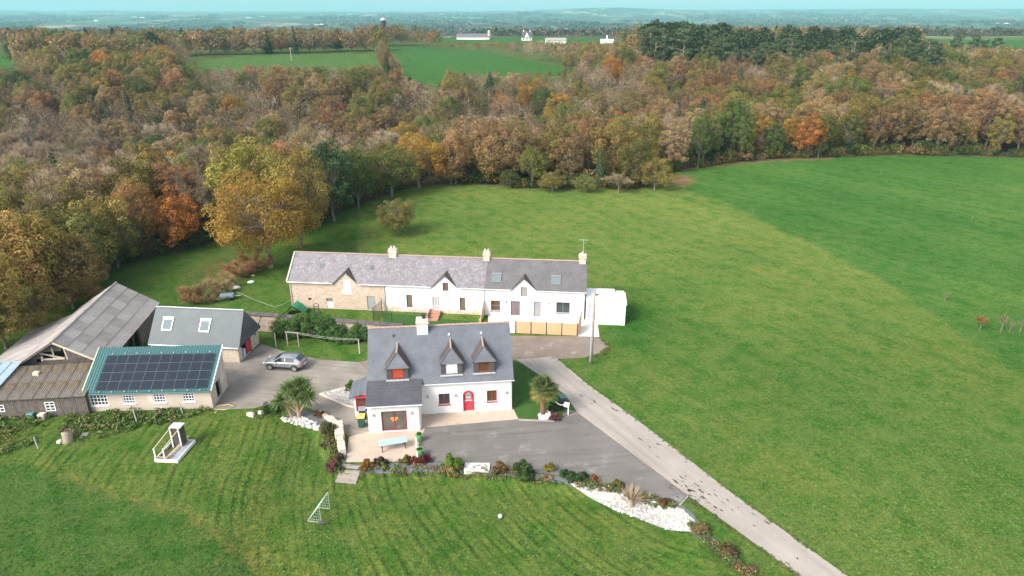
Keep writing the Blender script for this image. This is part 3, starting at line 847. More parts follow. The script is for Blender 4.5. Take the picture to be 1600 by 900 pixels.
# glazed porch on the left gable
pm = MB(); p0, p1 = (-5.95, .25), (UL, .25)
wall(pm, p0, p1, 0, 2.15, [(.14, 1.38, .55, 2.05)])
pm.poly([(-5.95, 2.6, 0), (-5.95, .25, 0), (-5.95, .25, 2.15), (-5.95, 2.6, 2.15)]); pm.poly([(UL, 2.6, 0), (-5.95, 2.6, 0), (-5.95, 2.6, 2.15), (UL, 2.6, 2.9)])
pm.poly([(-5.95, .25, 2.15), (UL, .25, 2.15), (UL, .25, 2.75)])
porch = pm.build('porch', WHITE, H)
window(porch, p0, p1, .14, 1.38, .55, 2.05, MAROON, GLASS_WARM, 2, 2, .1, .02)
pr_ = MB(); slab(pr_, [(-6.35, -.1, 2.12), (-6.35, 2.9, 2.12), (UL - .02, 2.9, 2.85), (UL - .02, -.1, 2.85)], .1); pr_.build('porch_roof', SLATE, porch)
fs_ = MB(); fs_.box(-6.0, UL - .02, -.05, .24, 2.1, 2.22); fs_.build('fascia', RED, porch)

# ------------------------------------------------------------------ the long terrace of three
LO = at0(456.6, 480); LA = R(-5.6)
def LW(u, v=0.0, z=0.0):
    return (LO[0] + u * math.cos(LA) - v * math.sin(LA), LO[1] + u * math.sin(LA) + v * math.cos(LA), z)
LD, LVR, LZR, LZE = 6.1, 3.05, 6.2, 3.55
LK = (LZR - LZE) / (LVR + .25); lz = lambda v: LZE + LK * (v + .25)
LWT = lz(0) - .15
def long_section(name, label, u0, u1, wm, rm, ops, gab, left_end, right_end, doff=0.0):
    T = thing(name, label, 'house', LW(u0), LA)
    L = u1 - u0; a, p, b = [x - u0 for x in gab]
    zp = 4.98; vh = (zp - LZE) / LK - .25
    mb = MB(); wall(mb, (0, 0), (L, 0), 0, LWT, [(o[0] - u0, o[1] - u0, o[2], min(o[3], LWT)) for o in ops])
    # pediment with its loft opening
    lo = [o for o in ops if o[3] > LWT]
    zp2 = zp - .12; gl = lambda z: p - (p - a - .12) * (zp2 - z) / (zp2 - LWT); gr = lambda z: p + (b - .12 - p) * (zp2 - z) / (zp2 - LWT)
    oa, ob, oz0, oz1 = [(o[0] - u0, o[1] - u0, o[2], o[3]) for o in lo][0]
    zt = oz1
    mb.poly([(gl(LWT), 0, LWT), (oa, 0, LWT), (oa, 0, zt), (gl(zt), 0, zt)]); mb.poly([(ob, 0, LWT), (gr(LWT), 0, LWT), (gr(zt), 0, zt), (ob, 0, zt)])
    mb.poly([(gl(zt), 0, zt), (gr(zt), 0, zt), (p, 0, zp2)])
    mb.poly([(oa, 0, LWT), (oa, .2, LWT), (oa, .2, zt), (oa, 0, zt)]); mb.poly([(ob, 0, LWT), (ob, .2, LWT), (ob, .2, zt), (ob, 0, zt)]); mb.poly([(oa, 0, zt), (ob, 0, zt), (ob, .2, zt), (oa, .2, zt)])
    for e in (0, L):
        mb.poly([(e, 0, 0), (e, LD, 0), (e, LD, LWT), (e, LVR, LZR - .2), (e, 0, LWT)])
    mb.poly([(L, LD, 0), (0, LD, 0), (0, LD, LWT), (L, LD, LWT)])
    mb.build('wall', wm, T)
    e0 = -.12 if left_end else .004; e1 = L + .12 if right_end else L - .004
    rb = MB(); slab(rb, [(e0, -.25, LZE), (a, -.25, LZE), (p, vh, zp), (b, -.25, LZE), (e1, -.25, LZE), (e1, LVR, LZR), (e0, LVR, LZR)])
    roof = rb.build('roof', rm, T)
    q = MB(); slab(q, [(e0, LVR, LZR), (e1, LVR, LZR), (e1, LD + .25, LZE), (e0, LD + .25, LZE)]); q.build('rear_roof', rm, T)
    for s_, e in ((-1, a), (1, b)):
        q = MB(); slab(q, [(e + s_ * .06, -.16, LZE - .02), (p, -.16, zp + .03), (p, vh + .06, zp + .03), (e + s_ * .06, -.1, LZE - .02)], .09); q.build('gable_roof', SLATE_MOSS, T)
    ridge_tiles(T, e0, e1, LVR, LZR + .02, TERRACOTTA)
    gutter(T, e0, a - .15, -.31, LZE - .07); gutter(T, b + .15, e1, -.31, LZE - .07)
    return T, roof
def lwin(T, u0, o, fm, gm, nx=1, ny=1, fw=.06, sill=None, name='window', rec=.1):
    return window(T, (0, 0), (20, 0), o[0] - u0, o[1] - u0, o[2], o[3], fm, gm, nx, ny, fw, rec, sill, name)

# stone barn
bo = [(2.19, 2.62, .95, 1.35), (4.49, 5.32, .12, 1.40), (9.62, 10.66, .05, 1.90), (6.76, 7.69, 2.55, 3.9)]
# loft opening starts below eave level: keep it from the eave line up
bo[3] = (6.74, 7.70, 2.5, 3.98)
B, _ = long_section('stone_barn', 'pink granite barn with lichened slate roof, end of the long terrace', 0, 12.0, STONE_PINK, SLATE_OLD, bo, (5.70, 7.17, 8.64), True, False)
lwin(B, 0, bo[0], STONECAP, GLASS); hd = lwin(B, 0, bo[1], WHITE2, M_plain('shutter_grey', (.24, .23, .22), .7), 1, 1, .05, None, 'half_door')
q = MB(); q.box(4.52, 5.29, .05, .09, .14, .92); q.build('lower_leaf', WHITE2, hd)
dd = MB(); dd.box(9.64, 10.64, .08, .14, .05, 1.88); dr = dd.build('door', GREYDOOR, B); MB().box(10.46, 10.52, .03, .075, .95, 1.05).build('handle', DARK, dr)
dd = MB(); dd.box(6.75, 7.69, .05, .1, 2.5, 3.97); sh_ = dd.build('loft_shutter', WHITE2, B)
q = MB(); q.box(6.62, 7.82, -.02, -.006, 2.05, 2.49); q.build('painted_surround', WHITE, B)
downpipe(B, 11.9, -.08, 0, 3.45); downpipe(B, .12, -.08, 0, 3.45)
vg = MB()
vg.beam((-.13, -.3, LZE), (-.13, LVR, LZR), .16, .2); vg.build('pale_verge', STONECAP, B)
for u_, v_ in ((3.5, 1.35), (9.8, 1.3)):
    q = MB(); sloped_box(q, slope_fn(-.25, LZE, LK), u_, u_ + .55, v_, v_ + .5, .002, .03); q.build('roof_patch', SLATE, B)

mo = [(14.53, 15.26, .58, 2.27), (17.72, 18.60, .45, 2.2), (21.07, 21.74, .48, 2.17), (19.08, 19.74, LWT, 3.95)]
mo[3] = (19.05, 19.76, 2.92, 4.02)
Mh, _ = long_section('limewashed_cottage', 'limewashed cottage with mottled slate roof between barn and renovated house', 12.0, 24.15, STONE_LW, SLATE_OLD, mo, (17.84, 19.34, 20.79), False, False)
for o_ in (mo[0], mo[2]): lwin(Mh, 12.0, o_, WOOD_OLD, M_rough('brown_blind', (.20, .15, .10), (.13, .10, .07), 3, .5, 0), 1, 1, .05)
lwin(Mh, 12.0, mo[3], WOOD_OLD, M_rough('brown_loft_glass', (.16, .12, .10), (.1, .08, .07), 3, .4, 0), 1, 1, .05, None, 'loft_window')
q = MB(); q.box(5.74, 6.58, .09, .14, .47, 2.18); dr = q.build('door', WHITE2, Mh)
for i in range(4):
    q = MB(); x = 5.80 + i * .2; q.box(x, x + .11, .07, .088, 1.0, 2.1); q.build('pane', GLASS_GREY, dr)
for i in range(4):
    q = MB(); x = 5.80 + i * .2; q.box(x, x + .11, .07, .088, .55, .85); q.build('pane', GLASS_GREY, dr)
chimney(Mh, .4, 3.05, .95, .62, 5.3, 6.95, STONECAP, STONECAP, 2)
downpipe(Mh, 12.05, -.08, 0, 3.45)

ro = [(24.84, 25.98, .62, 1.95), (27.22, 28.36, .06, 1.98), (29.97, 30.86, .06, 2.0), (32.68, 34.30, .66, 2.06), (28.43, 29.22, LWT, 3.8)]
ro[4] = (28.42, 29.24, 2.6, 3.82)
Rh, _ = long_section('renovated_house', 'renovated white house with grey slate roof, skylights and aerial on the chimney', 24.15, 36.05, WHITE, SLATE_R, ro, (27.40, 28.80, 30.28), False, True)
AL = M_plain('grey_aluminium', (.22, .22, .22), .5, .3)
lwin(Rh, 24.15, ro[0], AL, GLASS_WARM, 1, 2, .06, AL); lwin(Rh, 24.15, ro[1], AL, M_rough('glass_mauve_room', (.24, .18, .19), (.12, .09, .10), 1.5, .1, 0), 2, 1, .07, None, 'glass_door')
lwin(Rh, 24.15, ro[2], AL, GLASS_GREY, 1, 1, .06, None, 'tall_window'); lwin(Rh, 24.15, ro[3], AL, GLASS, 2, 1, .06, AL); lwin(Rh, 24.15, ro[4], AL, GLASS_GREY, 1, 1, .06, None, 'loft_window')
f_ = slope_fn(-.25, LZE, LK)
skylight(Rh, f_, .75, 1.85, .45, 1.35, AL); skylight(Rh, f_, 7.85, 8.95, .42, 1.32, AL)
chimney(Rh, -.12, 3.05, .75, .6, 5.3, 6.95, STONECAP, STONECAP, 2)
ch = chimney(Rh, 11.45, 3.05, .8, .62, 5.3, 7.0, STONE_CREAM, STONECAP, 1)
an = MB(); an.tube([(11.5, 3.2, 6.9), (11.5, 3.2, 9.0)], [.025, .025], 5); an.beam((10.95, 3.2, 8.85), (12.05, 3.2, 8.85), .025)
for k in range(7): an.beam((11.0 + k * .17, 2.9 + .02 * k, 8.85), (11.0 + k * .17, 3.5 - .02 * k, 8.85), .018)
an.beam((11.45, 3.2, 8.45), (11.9, 3.2, 8.5), .02); an.build('aerial', ZINC, ch)
downpipe(Rh, 11.82, -.08, 0, 3.45)
lantern(Rh, 26.65 - 24.15, 0, 1.9); lantern(Rh, 31.75 - 24.15, 0, 1.9)

# white flat-roofed annex and its pad
A_ = thing('white_annex', 'white flat-roofed annex beside the renovated house gable', 'building', LW(36.2), LA)
a = MB(); wall(a, (0, -.25), (1.35, -.25), 0, 2.6, [(.3, 1.2, .03, 2.05)]); a.poly([(1.35, -.25, 0), (1.35, -1.35, 0), (1.35, -1.35, 2.6), (1.35, -.25, 2.6)])
wall(a, (1.35, -1.35), (4.55, -1.35), 0, 2.6); a.poly([(4.55, -1.35, 0), (4.55, 3.0, 0), (4.55, 3.0, 2.6), (4.55, -1.35, 2.6)]); a.poly([(4.55, 3.0, 0), (0, 3.0, 0), (0, 3.0, 2.6), (4.55, 3.0, 2.6)])
a.build('wall', WHITE, A_)
a = MB(); a.prism([(-.02, -.35, 2.6), (1.25, -.35, 2.6), (1.25, -1.45, 2.6), (4.65, -1.45, 2.6), (4.65, 2.1, 2.6), (3.4, 2.1, 2.6), (3.4, 3.1, 2.6), (-.02, 3.1, 2.6)], (0, 0, .16)); a.build('flat_roof', WHITE2, A_)
a = MB(); a.box(.32, 1.18, -.13, -.08, .03, 2.03); a.build('door', M_plain('lilac_grey_door', (.50, .46, .48), .6), A_)
ppts = [LW(35.3, -4.75), LW(37.75, -4.75), LW(37.62, -1.3), LW(37.5, -.2), LW(35.9, -.2)]
sheet('pale_pad', ppts, CONC_W, .028, world_pts=True)
sheet('front_patio', [LW(25.2, -4.6), LW(35.45, -4.6), LW(35.95, -.05), LW(24.5, -.05)], CONC_W, .022, world_pts=True)

# timber fence in front of the renovated house
FZ = 1.5
F_ = thing('timber_fence', 'golden horizontal-board fence with white gate before the renovated house', 'fence', LW(27.3, -4.7), LA)
xs = [0, .98, 2.72, 4.46, 6.20, 7.94]
for i, x in enumerate(xs): MB().box(x - .05, x + .05, -.05, .05, 0, FZ + .08).build('post', DARK if i < 6 else WOOD_NEW, F_)
slatm = MB(); slatm.box(.06, 1.68, -.018, .018, 0, .155); slat_me = slatm.mesh('slat', WOOD_NEW)
for x in xs[1:-1]:
    pn = MB(); pn.box(x + .84, x + .90, .02, .045, .06, FZ - .05); pn = pn.build('fence_panel', WOOD_NEW, F_)
    for k in range(9):
        s_ = link('slat', slat_me, pn); s_.location = (x, 0, .06 + k * .163)
gt = MB(); gt.box(.07, .91, -.025, .025, .05, FZ - .02); gt = gt.build('gate', WHITE2, F_); MB().box(.78, .88, -.06, -.026, .85, .92).build('handle', DARK, gt)
pn = MB(); pn.box(-.7, -.06, -.02, .02, .06, FZ - .05); pn.build('side_board', WOOD_NEW, F_)
sc_ = MB(); sc_.prism([(8.0, .06, .05), (8.38, 2.5, .05), (8.38, 2.5, 2.4), (8.0, .06, FZ)], (.04, 0, 0)); scr = sc_.build('sloping_screen', WOOD_NEW, F_)
for k in range(1, 6):
    t = k / 6; q = MB(); q.beam((8.0 + .38 * t - .02, .06 + 2.44 * t, .06), (8.0 + .38 * t - .02, .06 + 2.44 * t, FZ + .9 * t), .03, .03); q.build('batten', WOOD_OLD, scr)
S2 = thing('timber_screen', 'triangular timber screen between limewashed cottage and renovated house', 'screen', LW(24.0, -.04), LA)
q = MB(); q.prism([(0, 0, 0), (-.15, -2.3, 0), (-.15, -2.3, .35), (0, 0, 2.2)], (.05, 0, 0)); q.build('board_face', WOOD_NEW, S2)
q = MB(); q.box(-.22, -.05, -2.4, -2.25, 0, .6); q.build('post', WOOD_NEW, S2)

# brick steps to the cottage door
ST = thing('brick_steps', 'brick steps rising to the white cottage door', 'steps', LW(18.15, -1.4), LA)
for k in range(3):
    q = MB(); q.box(-.62, .62, -1.0 + .75 * k, -1.0 + .75 * (k + 1) + (.9 if k == 2 else 0) * 0, 0, .15 * (k + 1)); q.build('step', BRICK_RED, ST)
q = MB(); q.box(-.75, -.63, -1.0, 1.3, 0, .65); q.build('cheek_wall', BRICK_RED, ST)

# wire fence panel and posts at the barn's end of the cottage lawn
WF = thing('wire_fence', 'dark wire mesh fence between barn yard and cottage lawn', 'fence', LW(11.5, -.3), LA)
for k, (x, y) in enumerate([(0, 0), (-.3, -2.6), (2.2, -3.6), (5.2, -4.3)]): MB().box(x - .035, x + .035, y - .035, y + .035, 0, 1.7).build('post', DARK, WF)
wm = MB()
for (x1, y1), (x2, y2) in (((0, 0), (-.3, -2.6)),):
    for k in range(9): wm.beam((x1, y1, .1 + k * .19), (x2, y2, .1 + k * .19), .02)
    for k in range(13):
        t = k / 12; wm.beam((x1 + (x2 - x1) * t, y1 + (y2 - y1) * t, .05), (x1 + (x2 - x1) * t, y1 + (y2 - y1) * t, 1.65), .02)
for (x1, y1), (x2, y2) in (((-.3, -2.6), (2.2, -3.6)), ((2.2, -3.6), (5.2, -4.3))):
    for k in range(6): wm.beam((x1, y1, .1 + k * .28), (x2, y2, .1 + k * .28), .010)
wm.build('wire_mesh', DARK, WF)['kind'] = 'stuff'

# ------------------------------------------------------------------ slate garage
GO = at0(375, 567); GA = R(-5.5)
G = thing('slate_garage', 'stone garage with teal grey slate roof, two skylights and red door', 'garage', (GO[0], GO[1], 0), GA)
gl_, gd = -9.5, 4.7
a = MB(); wall(a, (gl_, 0), (0, 0), 0, 1.86); wall(a, (0, 0), (0, gd), 0, 1.86, [(.75, 2.75, .02, 1.8)], .3)
wall(a, (0, gd), (gl_, gd), 0, 1.86); wall(a, (gl_, gd), (gl_, 0), 0, 1.86); a.poly([(gl_, gd, 1.86), (gl_, 0, 1.86), (gl_, 2.35, 4.75)])
a.build('wall', STONE_CREAM, G)
gz0, gzr, gvr = 1.88, 4.98, 2.35; gk = (gzr - gz0) / (gvr + .25)
a = MB(); slab(a, [(gl_ - .12, -.25, gz0), (.28, -.25, gz0), (.02, gvr, gzr), (gl_ - .12, gvr, gzr)]); a.build('roof', SLATE_T, G)
a = MB(); slab(a, [(gl_ - .12, gvr, gzr), (.02, gvr, gzr), (.28, gd + .25, gz0), (gl_ - .12, gd + .25, gz0)]); a.build('rear_roof', SLATE_T, G)
a = MB(); a.prism([(.32, -.27, gz0 - .03), (.32, gd + .27, gz0 - .03), (.05, gvr, gzr + .01)], (-.05, 0, 0)); a.build('slate_hung_gable', SLATE_DK, G)
ridge_tiles(G, gl_ - .12, .05, gvr, gzr + .02, ZINC, .5, .07)
gf = slope_fn(-.25, gz0, gk)
skylight(G, gf, -8.45, -7.35, .72, 1.55, METAL_GREY); skylight(G, gf, -4.35, -3.25, .72, 1.55, METAL_GREY)
gutter(G, gl_, .2, -.32, gz0 - .05)
a = MB(); a.box(-.2, -.1, 1.95, 2.72, .02, 1.78); a.build('red_door', RED, G); a = MB(); a.box(-.12, .035, 2.75, 2.86, .02, 1.85); a.build('red_jamb', RED, G)
a = MB(); a.box(-.5, -.42, .8, 1.9, .02, 1.75); a.build('dark_doorway', INSIDE, G)
fr = MB(); fr.box(-.38, .02, 1.05, 1.45, .03, 1.0); fr = fr.build('blue_white_sack', M_rough('blue_white_sack', (.62, .70, .80), (.3, .42, .6), 3, .6, .1), G); 
a = MB(); a.box(-.02, .04, 3.85, 4.05, 1.3, 1.55); a.build('vent_opening', INSIDE, G)

# ------------------------------------------------------------------ shed with solar panels
SO = at0(333.3, 638); SA = R(2.83)
Sd = thing('solar_shed', 'roughcast shed with teal metal roof covered in solar panels', 'shed', (SO[0], SO[1], 0), SA)
sl_, sd_ = -11.02, 4.05; z0_, z1_ = 2.0, 4.42; sk = (z1_ - z0_) / (sd_ - .15 + .2)
swins = [(.2, 1.75, .62, 1.72), (3.1, 4.15, .72, 1.62), (5.85, 6.9, .75, 1.66), (8.45, 9.5, .78, 1.68)]
a = MB(); wall(a, (sl_, 0), (0, 0), -.3, 1.95, swins, .15)
wall(a, (0, 0), (0, sd_), -.3, 1.95, [(1.35, 2.55, .02, 1.85)], .25); a.poly([(0, 0, 1.95), (0, sd_, 1.95), (0, sd_, 4.3)])
a.poly([(0, sd_, -.3), (sl_, sd_, -.3), (sl_, sd_, 4.3), (0, sd_, 4.3)]); a.poly([(sl_, sd_, -.3), (sl_, 0, -.3), (sl_, 0, 1.95), (sl_, sd_, 4.3)])
shw = a.build('wall', ROUGHCAST, Sd)
a = MB(); a.box(-.45, -.4, 1.2, 2.7, .02, 1.9); a.build('dark_doorway', INSIDE, Sd)
sf = slope_fn(-.22, z0_, sk)
a = MB(); s0, s1 = sl_ - .22, .16; nrib = 46
prof = []
for i in range(nrib):
    x = s0 + (s1 - s0) * i / nrib; w = (s1 - s0) / nrib
    prof += [(x, 0), (x + w * .62, 0), (x + w * .70, .035), (x + w * .92, .035)]
prof.append((s1, 0))
vs = [sf(x, -.22, h) for x, h in prof] + [sf(x, sd_ - .02, h) for x, h in prof]; n_ = len(prof)
a.add(vs, [(i, i + 1, i + 1 + n_, i + n_) for i in range(n_ - 1)])
a.build('ribbed_roof', METAL_TEAL, Sd, fix=False)
a = MB(); sloped_box(a, sf, s0, s1, -.22, sd_ - .02, -.06, -.01); a.build('roof_deck', METAL_TEAL, Sd)
a = MB(); sloped_box(a, sf, s1 + .002, s1 + .06, -.24, sd_, -.12, .05); a.build('white_verge', WHITE2, Sd)
a = MB(); sloped_box(a, sf, s0 - .10, s0 - .002, -.24, sd_, -.12, .05); a.build('mossy_verge', M_rough('pale_green_verge', (.35, .42, .22), (.5, .55, .5), 1.2, .7, .05), Sd)
for o_ in swins: window(Sd, (sl_, 0), (0, 0), *o_, WHITE2, GLASS, 5 if o_[0] < 1 else 4, 3, .07, .03, WHITE2, 'window', .028)
PANEL = None
def M_solar():
    m, nt, b = new_mat('solar_cells')
    br = N(nt, 'ShaderNodeTexBrick', Scale=1.0, offset=0.0)
    br.inputs['Brick Width'].default_value = .16; br.inputs['Row Height'].default_value = .16; br.inputs['Mortar Size'].default_value = .004
    br.inputs['Color1'].default_value = (.012, .018, .028, 1); br.inputs['Color2'].default_value = (.016, .023, .034, 1); br.inputs['Mortar'].default_value = (.04, .05, .06, 1)
    nt.links.new(coords(nt), br.inputs['Vector']); nt.links.new(br.outputs['Color'], b.inputs['Base Color'])
    b.inputs['Roughness'].default_value = .16; b.inputs['Specular IOR Level'].default_value = .3
    return m
SOLAR = M_solar()
ncx, ncy = 10, 4; pu0, pu1 = -10.15, -.22; pv0, pv1 = -.02, 3.22
pw = (pu1 - pu0) / ncx; slen = math.sqrt(1 + sk * sk); pl = (pv1 - pv0) * slen / ncy
fm_ = MB(); w_, h_ = pw - .02, pl - .02
for (x0, x1, y0, y1) in ((0, w_, 0, .014), (0, w_, h_ - .014, h_), (0, .014, .014, h_ - .014), (w_ - .014, w_, .014, h_ - .014)): fm_.box(x0, x1, y0, y1, 0, .045)
frame_me = fm_.mesh('panel_frame', M_plain('panel_frame_alu', (.13, .16, .18), .4, .3))
gm_ = MB(); gm_.box(.012, w_ - .012, .012, h_ - .012, .005, .040); glass_me = gm_.mesh('solar_panel', SOLAR)
ang = math.atan(sk)
for i in range(ncx):
    for j in range(ncy):
        o = link('solar_panel', glass_me, Sd)
        o.location = sf(pu0 + i * pw, pv0 + j * (pv1 - pv0) / ncy, .06); o.rotation_euler = (ang + random.uniform(-.004, .004), random.uniform(-.004, .004), 0)
        link('panel_frame', frame_me, o)
a = MB()
for i in range(9):
    x = pu0 + .4 + i * 1.12
    for v_ in (-.14, 3.36): p_ = sf(x, v_, .07); a.box(p_[0] - .05, p_[0] + .05, p_[1] - .05, p_[1] + .05, p_[2] - .03, p_[2] + .05)
a.build('roof_hooks', ZINC, Sd)['kind'] = 'stuff'
gutter(Sd, sl_ - .2, .15, -.30, z0_ - .06, METAL_TEAL)

# ------------------------------------------------------------------ old wooden barn
BA = R(8.0)
BP = (-43.43, 58.2)
OB = thing('old_barn', 'weathered wooden barn with patched grey corrugated roof and broken gable', 'barn', (BP[0], BP[1], 0), BA)
bl, bw, bz, be = 15.2, 4.1, 5.05, 2.5
bk = (bz - be) / bw
def corr_sheet(name, w, l, waves, amp, mat, seg=4):
    m = MB(); n = waves * seg
    top = [(w * i / n, 0, amp * math.cos(2 * math.pi * i / seg)) for i in range(n + 1)]
    vs = top + [(x, l, z) for x, _, z in top] + [(x, 0, z - .02) for x, _, z in top] + [(x, l, z - .02) for x, _, z in top]
    k = n + 1
    m.add(vs, [(i, i + 1, i + 1 + k, i + k) for i in range(n)] + [(2 * k + i, i + 3 * k, i + 1 + 3 * k, 2 * k + i + 1) for i in range(n)]
          + [(i, 2 * k + i, 2 * k + i + 1, i + 1) for i in range(n)] + [(k + i, k + i + 1, 3 * k + i + 1, 3 * k + i) for i in range(n)])
    return m.mesh(name, mat)
def lay_sheets(parent, e0, along, up, L, W, nl, nw, waves, amp, mats, jit=.01, name='roof_sheet', skip=(), nrm=None):
    """roof sheets: along = direction of the eave, up = direction up the slope"""
    along = Vector(along).normalized(); up = Vector(up).normalized(); nrm = along.cross(up)
    if nrm.z < 0: nrm = -nrm
    sw, sl2 = L / nl, W / nw
    mes = [corr_sheet(name, sw * 1.03, sl2 * 1.06, waves, amp, m_) for m_ in mats]
    mt = Matrix((along, up, nrm)).transposed().to_4x4()
    if along.cross(up).dot(nrm) < 0: mt = Matrix((-along, up, nrm)).transposed().to_4x4()
    flip = along.cross(up).dot(nrm) < 0
    for i in range(nl):
        for j in range(nw):
            if (i, j) in skip: continue
            o = link(name, random.choice(mes), parent)
            p = Vector(e0) + along * (sw * (i + (1 if flip else 0))) + up * (sl2 * j) + nrm * (.03 + .03 * j + random.uniform(0, jit))
            o.matrix_local = Matrix.Translation(p) @ mt @ Matrix.Rotation(random.uniform(-jit, jit), 4, 'Z')
FIBRO2 = M_rough('fibre_cement_pale', (.39, .36, .345), (.27, .245, .235), 1.1, .95, .5, 8, (.19, .17, .155), .6, .9)
FIBRO3 = M_rough('fibre_cement_dark', (.31, .285, .27), (.20, .18, .165), 1.1, .95, .5, 8, (.17, .155, .115), .6, .9)
# right slope (rises from the yard side to the ridge)
lay_sheets(OB, (bw + .2, -.5, be - .12), (0, 1, 0), (-1, 0, bk), bl, math.hypot(bw + .2, (bw + .2) * bk), 9, 4, 6, .028, [FIBRO, FIBRO2, FIBRO, FIBRO3])
# left slope: steeper start, then a long catslide
lay_sheets(OB, (-bw - .2, -.5, be - .12), (0, 1, 0), (1, 0, bk), bl, math.hypot(bw + .2, (bw + .2) * bk), 9, 3, 6, .028, [FIBRO, FIBRO3, FIBRO2])
cs_w, cs_k = 5.2, .36
lay_sheets(OB, (-bw - .15 - cs_w, -1.2, be - .2 - cs_w * cs_k), (0, 1, 0), (1, 0, cs_k), bl - 1.2, math.hypot(cs_w, cs_w * cs_k), 8, 3, 6, .028, [FIBRO3, FIBRO, FIBRO3])
rc = MB(); rc.tube([(0, -.55, bz + .08), (0, bl - .25, bz + .08)], [.13, .13], 7); rc.build('ridge_cap', FIBRO3, OB)
a = MB(); a.beam((0, -.52, bz + .02), (bw + .25, -.52, be - .10), .06, .2); a.build('barge_board', STONECAP, OB); a = MB(); a.beam((0, -.52, bz + .02), (-bw - .3, -.52, be - .12), .06, .18); a.build('barge_board', WOOD_OLD, OB)
def boards(parent, name, P, Q, z0, ztop, w=.17, mat=WOOD_OLD, skip=None, jit=.05, lean=.006):
    P = Vector((*P, 0)); Q = Vector((*Q, 0)); L = (Q - P).length; d = (Q - P) / L; nrm = Vector((d.y, -d.x, 0)); mb = MB(); s = 0
    while s < L - .02:
        e = min(s + w * random.uniform(.8, 1.15), L); m = (s + e) / 2; k = random.uniform(0, .022)
        z1 = ztop(m) - random.uniform(0, jit); z0_ = z0 + random.uniform(0, jit)
        segs = [(z0_, z1)]
        if skip:
            for (sa, sb, za, zb) in skip:
                if sa < m < sb: segs = [x for g_ in segs for x in ((g_[0], min(g_[1], za)), (max(g_[0], zb), g_[1])) if x[1] - x[0] > .05]
        for q0, q1 in segs:
            A0 = P + d * (s + .008); A1 = P + d * (e - .008)
            mb.prism([tuple(A0 + nrm * k + Vector((0, 0, q0))), tuple(A1 + nrm * k + Vector((0, 0, q0))), tuple(A1 + nrm * k + Vector((0, 0, q1)) + d * random.uniform(-lean, lean)), tuple(A0 + nrm * k + Vector((0, 0, q1)))], tuple(-nrm * .025))
        s = e
    o = mb.build(name, mat, parent); o['kind'] = 'stuff'
    return o
gt_ = lambda s: bz - .1 - abs(s - bw) * bk
boards(OB, 'gable_boards', (-bw, 0), (bw, 0), 0, gt_, .2, WOOD_OLD, [(2.55, 4.45, 3.05, 3.95), (4.55, 4.85, 3.3, 4.3), (6.4, 6.85, 2.95, 3.25), (2.0, 2.35, 2.85, 3.2)])
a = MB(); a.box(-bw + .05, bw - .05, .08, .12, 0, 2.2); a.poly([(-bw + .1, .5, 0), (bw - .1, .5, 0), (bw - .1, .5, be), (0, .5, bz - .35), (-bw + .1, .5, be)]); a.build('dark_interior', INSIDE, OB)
a = MB(); a.beam((-1.6, -.02, 3.85), (.5, .02, 3.1), .12, .12); a.beam((-1.6, .0, 3.15), (.5, .0, 3.12), .14, .14); a.beam((-.45, .05, 4.3), (-.45, .05, 3.0), .12); a.beam((.6, .04, 4.2), (.7, .04, 3.0), .12); a.beam((-1.5, -.03, 3.0), (-1.45, -.03, 3.5), .16); a.build('broken_timbers', STONECAP, OB)
boards(OB, 'side_boards', (bw, 0), (bw, 3.2), 0, lambda s: be - .1, .18, WOOD_DK); boards(OB, 'side_boards', (bw, 8.3), (bw, bl - .6), 0, lambda s: be - .1, .18, WOOD_OLD)
a = MB()
for y in (3.2, 4.9, 6.6, 8.3): a.beam((bw - .1, y, 0), (bw - .1, y, be), .2)
a.beam((bw - .1, 0, be - .15), (bw - .1, bl - .6, be - .15), .16, .2)
for y in (4.9, 6.6): a.beam((bw - .1, y, 1.4), (bw - .1, y + .8, be - .2), .12)
a.build('timber_frame', WOOD_DK, OB)
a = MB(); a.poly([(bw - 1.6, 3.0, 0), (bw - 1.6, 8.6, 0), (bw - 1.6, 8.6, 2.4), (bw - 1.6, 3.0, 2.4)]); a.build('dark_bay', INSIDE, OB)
boards(OB, 'rear_boards', (bw, bl - .6), (-bw, bl - .6), 0, lambda s: bz - .15 - abs(s - bw) * bk, .25, WOOD_OLD)

# lean-to in front of the barn
lt0 = at0(140, 647); 
LTA = R(6.3); LT = thing('leanto_shed', 'low board lean-to with mossy corrugated roof before the old barn', 'shed', (lt0[0], lt0[1], 0), LTA)
ll, ld = 12.0, 4.05; le, lt_ = 2.0, 3.02
lk = (lt_ - le) / (ld + .2)
lay_sheets(LT, (-ll, -.25, le), (1, 0, 0), (0, 1, lk), ll + .1, math.hypot(ld + .25, lk * (ld + .25)), 11, 2, 6, .042, [FIBRO_MOSS], .008)
wins = [(ll - 7.75, ll - 6.95, .75, 1.45), (ll - 3.55, ll - 2.7, .55, 1.5)]
boards(LT, 'front_boards', (-ll, 0), (0, 0), -.3, lambda s: le - .05, .19, WOOD_OLD, wins)
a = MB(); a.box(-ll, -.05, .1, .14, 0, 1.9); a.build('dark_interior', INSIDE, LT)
for w_i in wins: window(LT, (-ll, 0), (0, 0), *w_i, WHITE2, GLASS, 2, 3 if w_i[2] < .6 else 2, .08, -.04, None, 'window', .035)
boards(LT, 'side_boards', (0, 0), (0, ld), 0, lambda s: le + s * lk - .1, .19, WOOD_OLD)
a = MB(); p_ = (-5.3, 2.9); zz = le + (p_[1] + .25) * lk; a.box(p_[0] - .25, p_[0] + .25, p_[1] - .2, p_[1] + .2, zz - .1, zz + .32); a.build('roof_pot', STONECAP, LT)
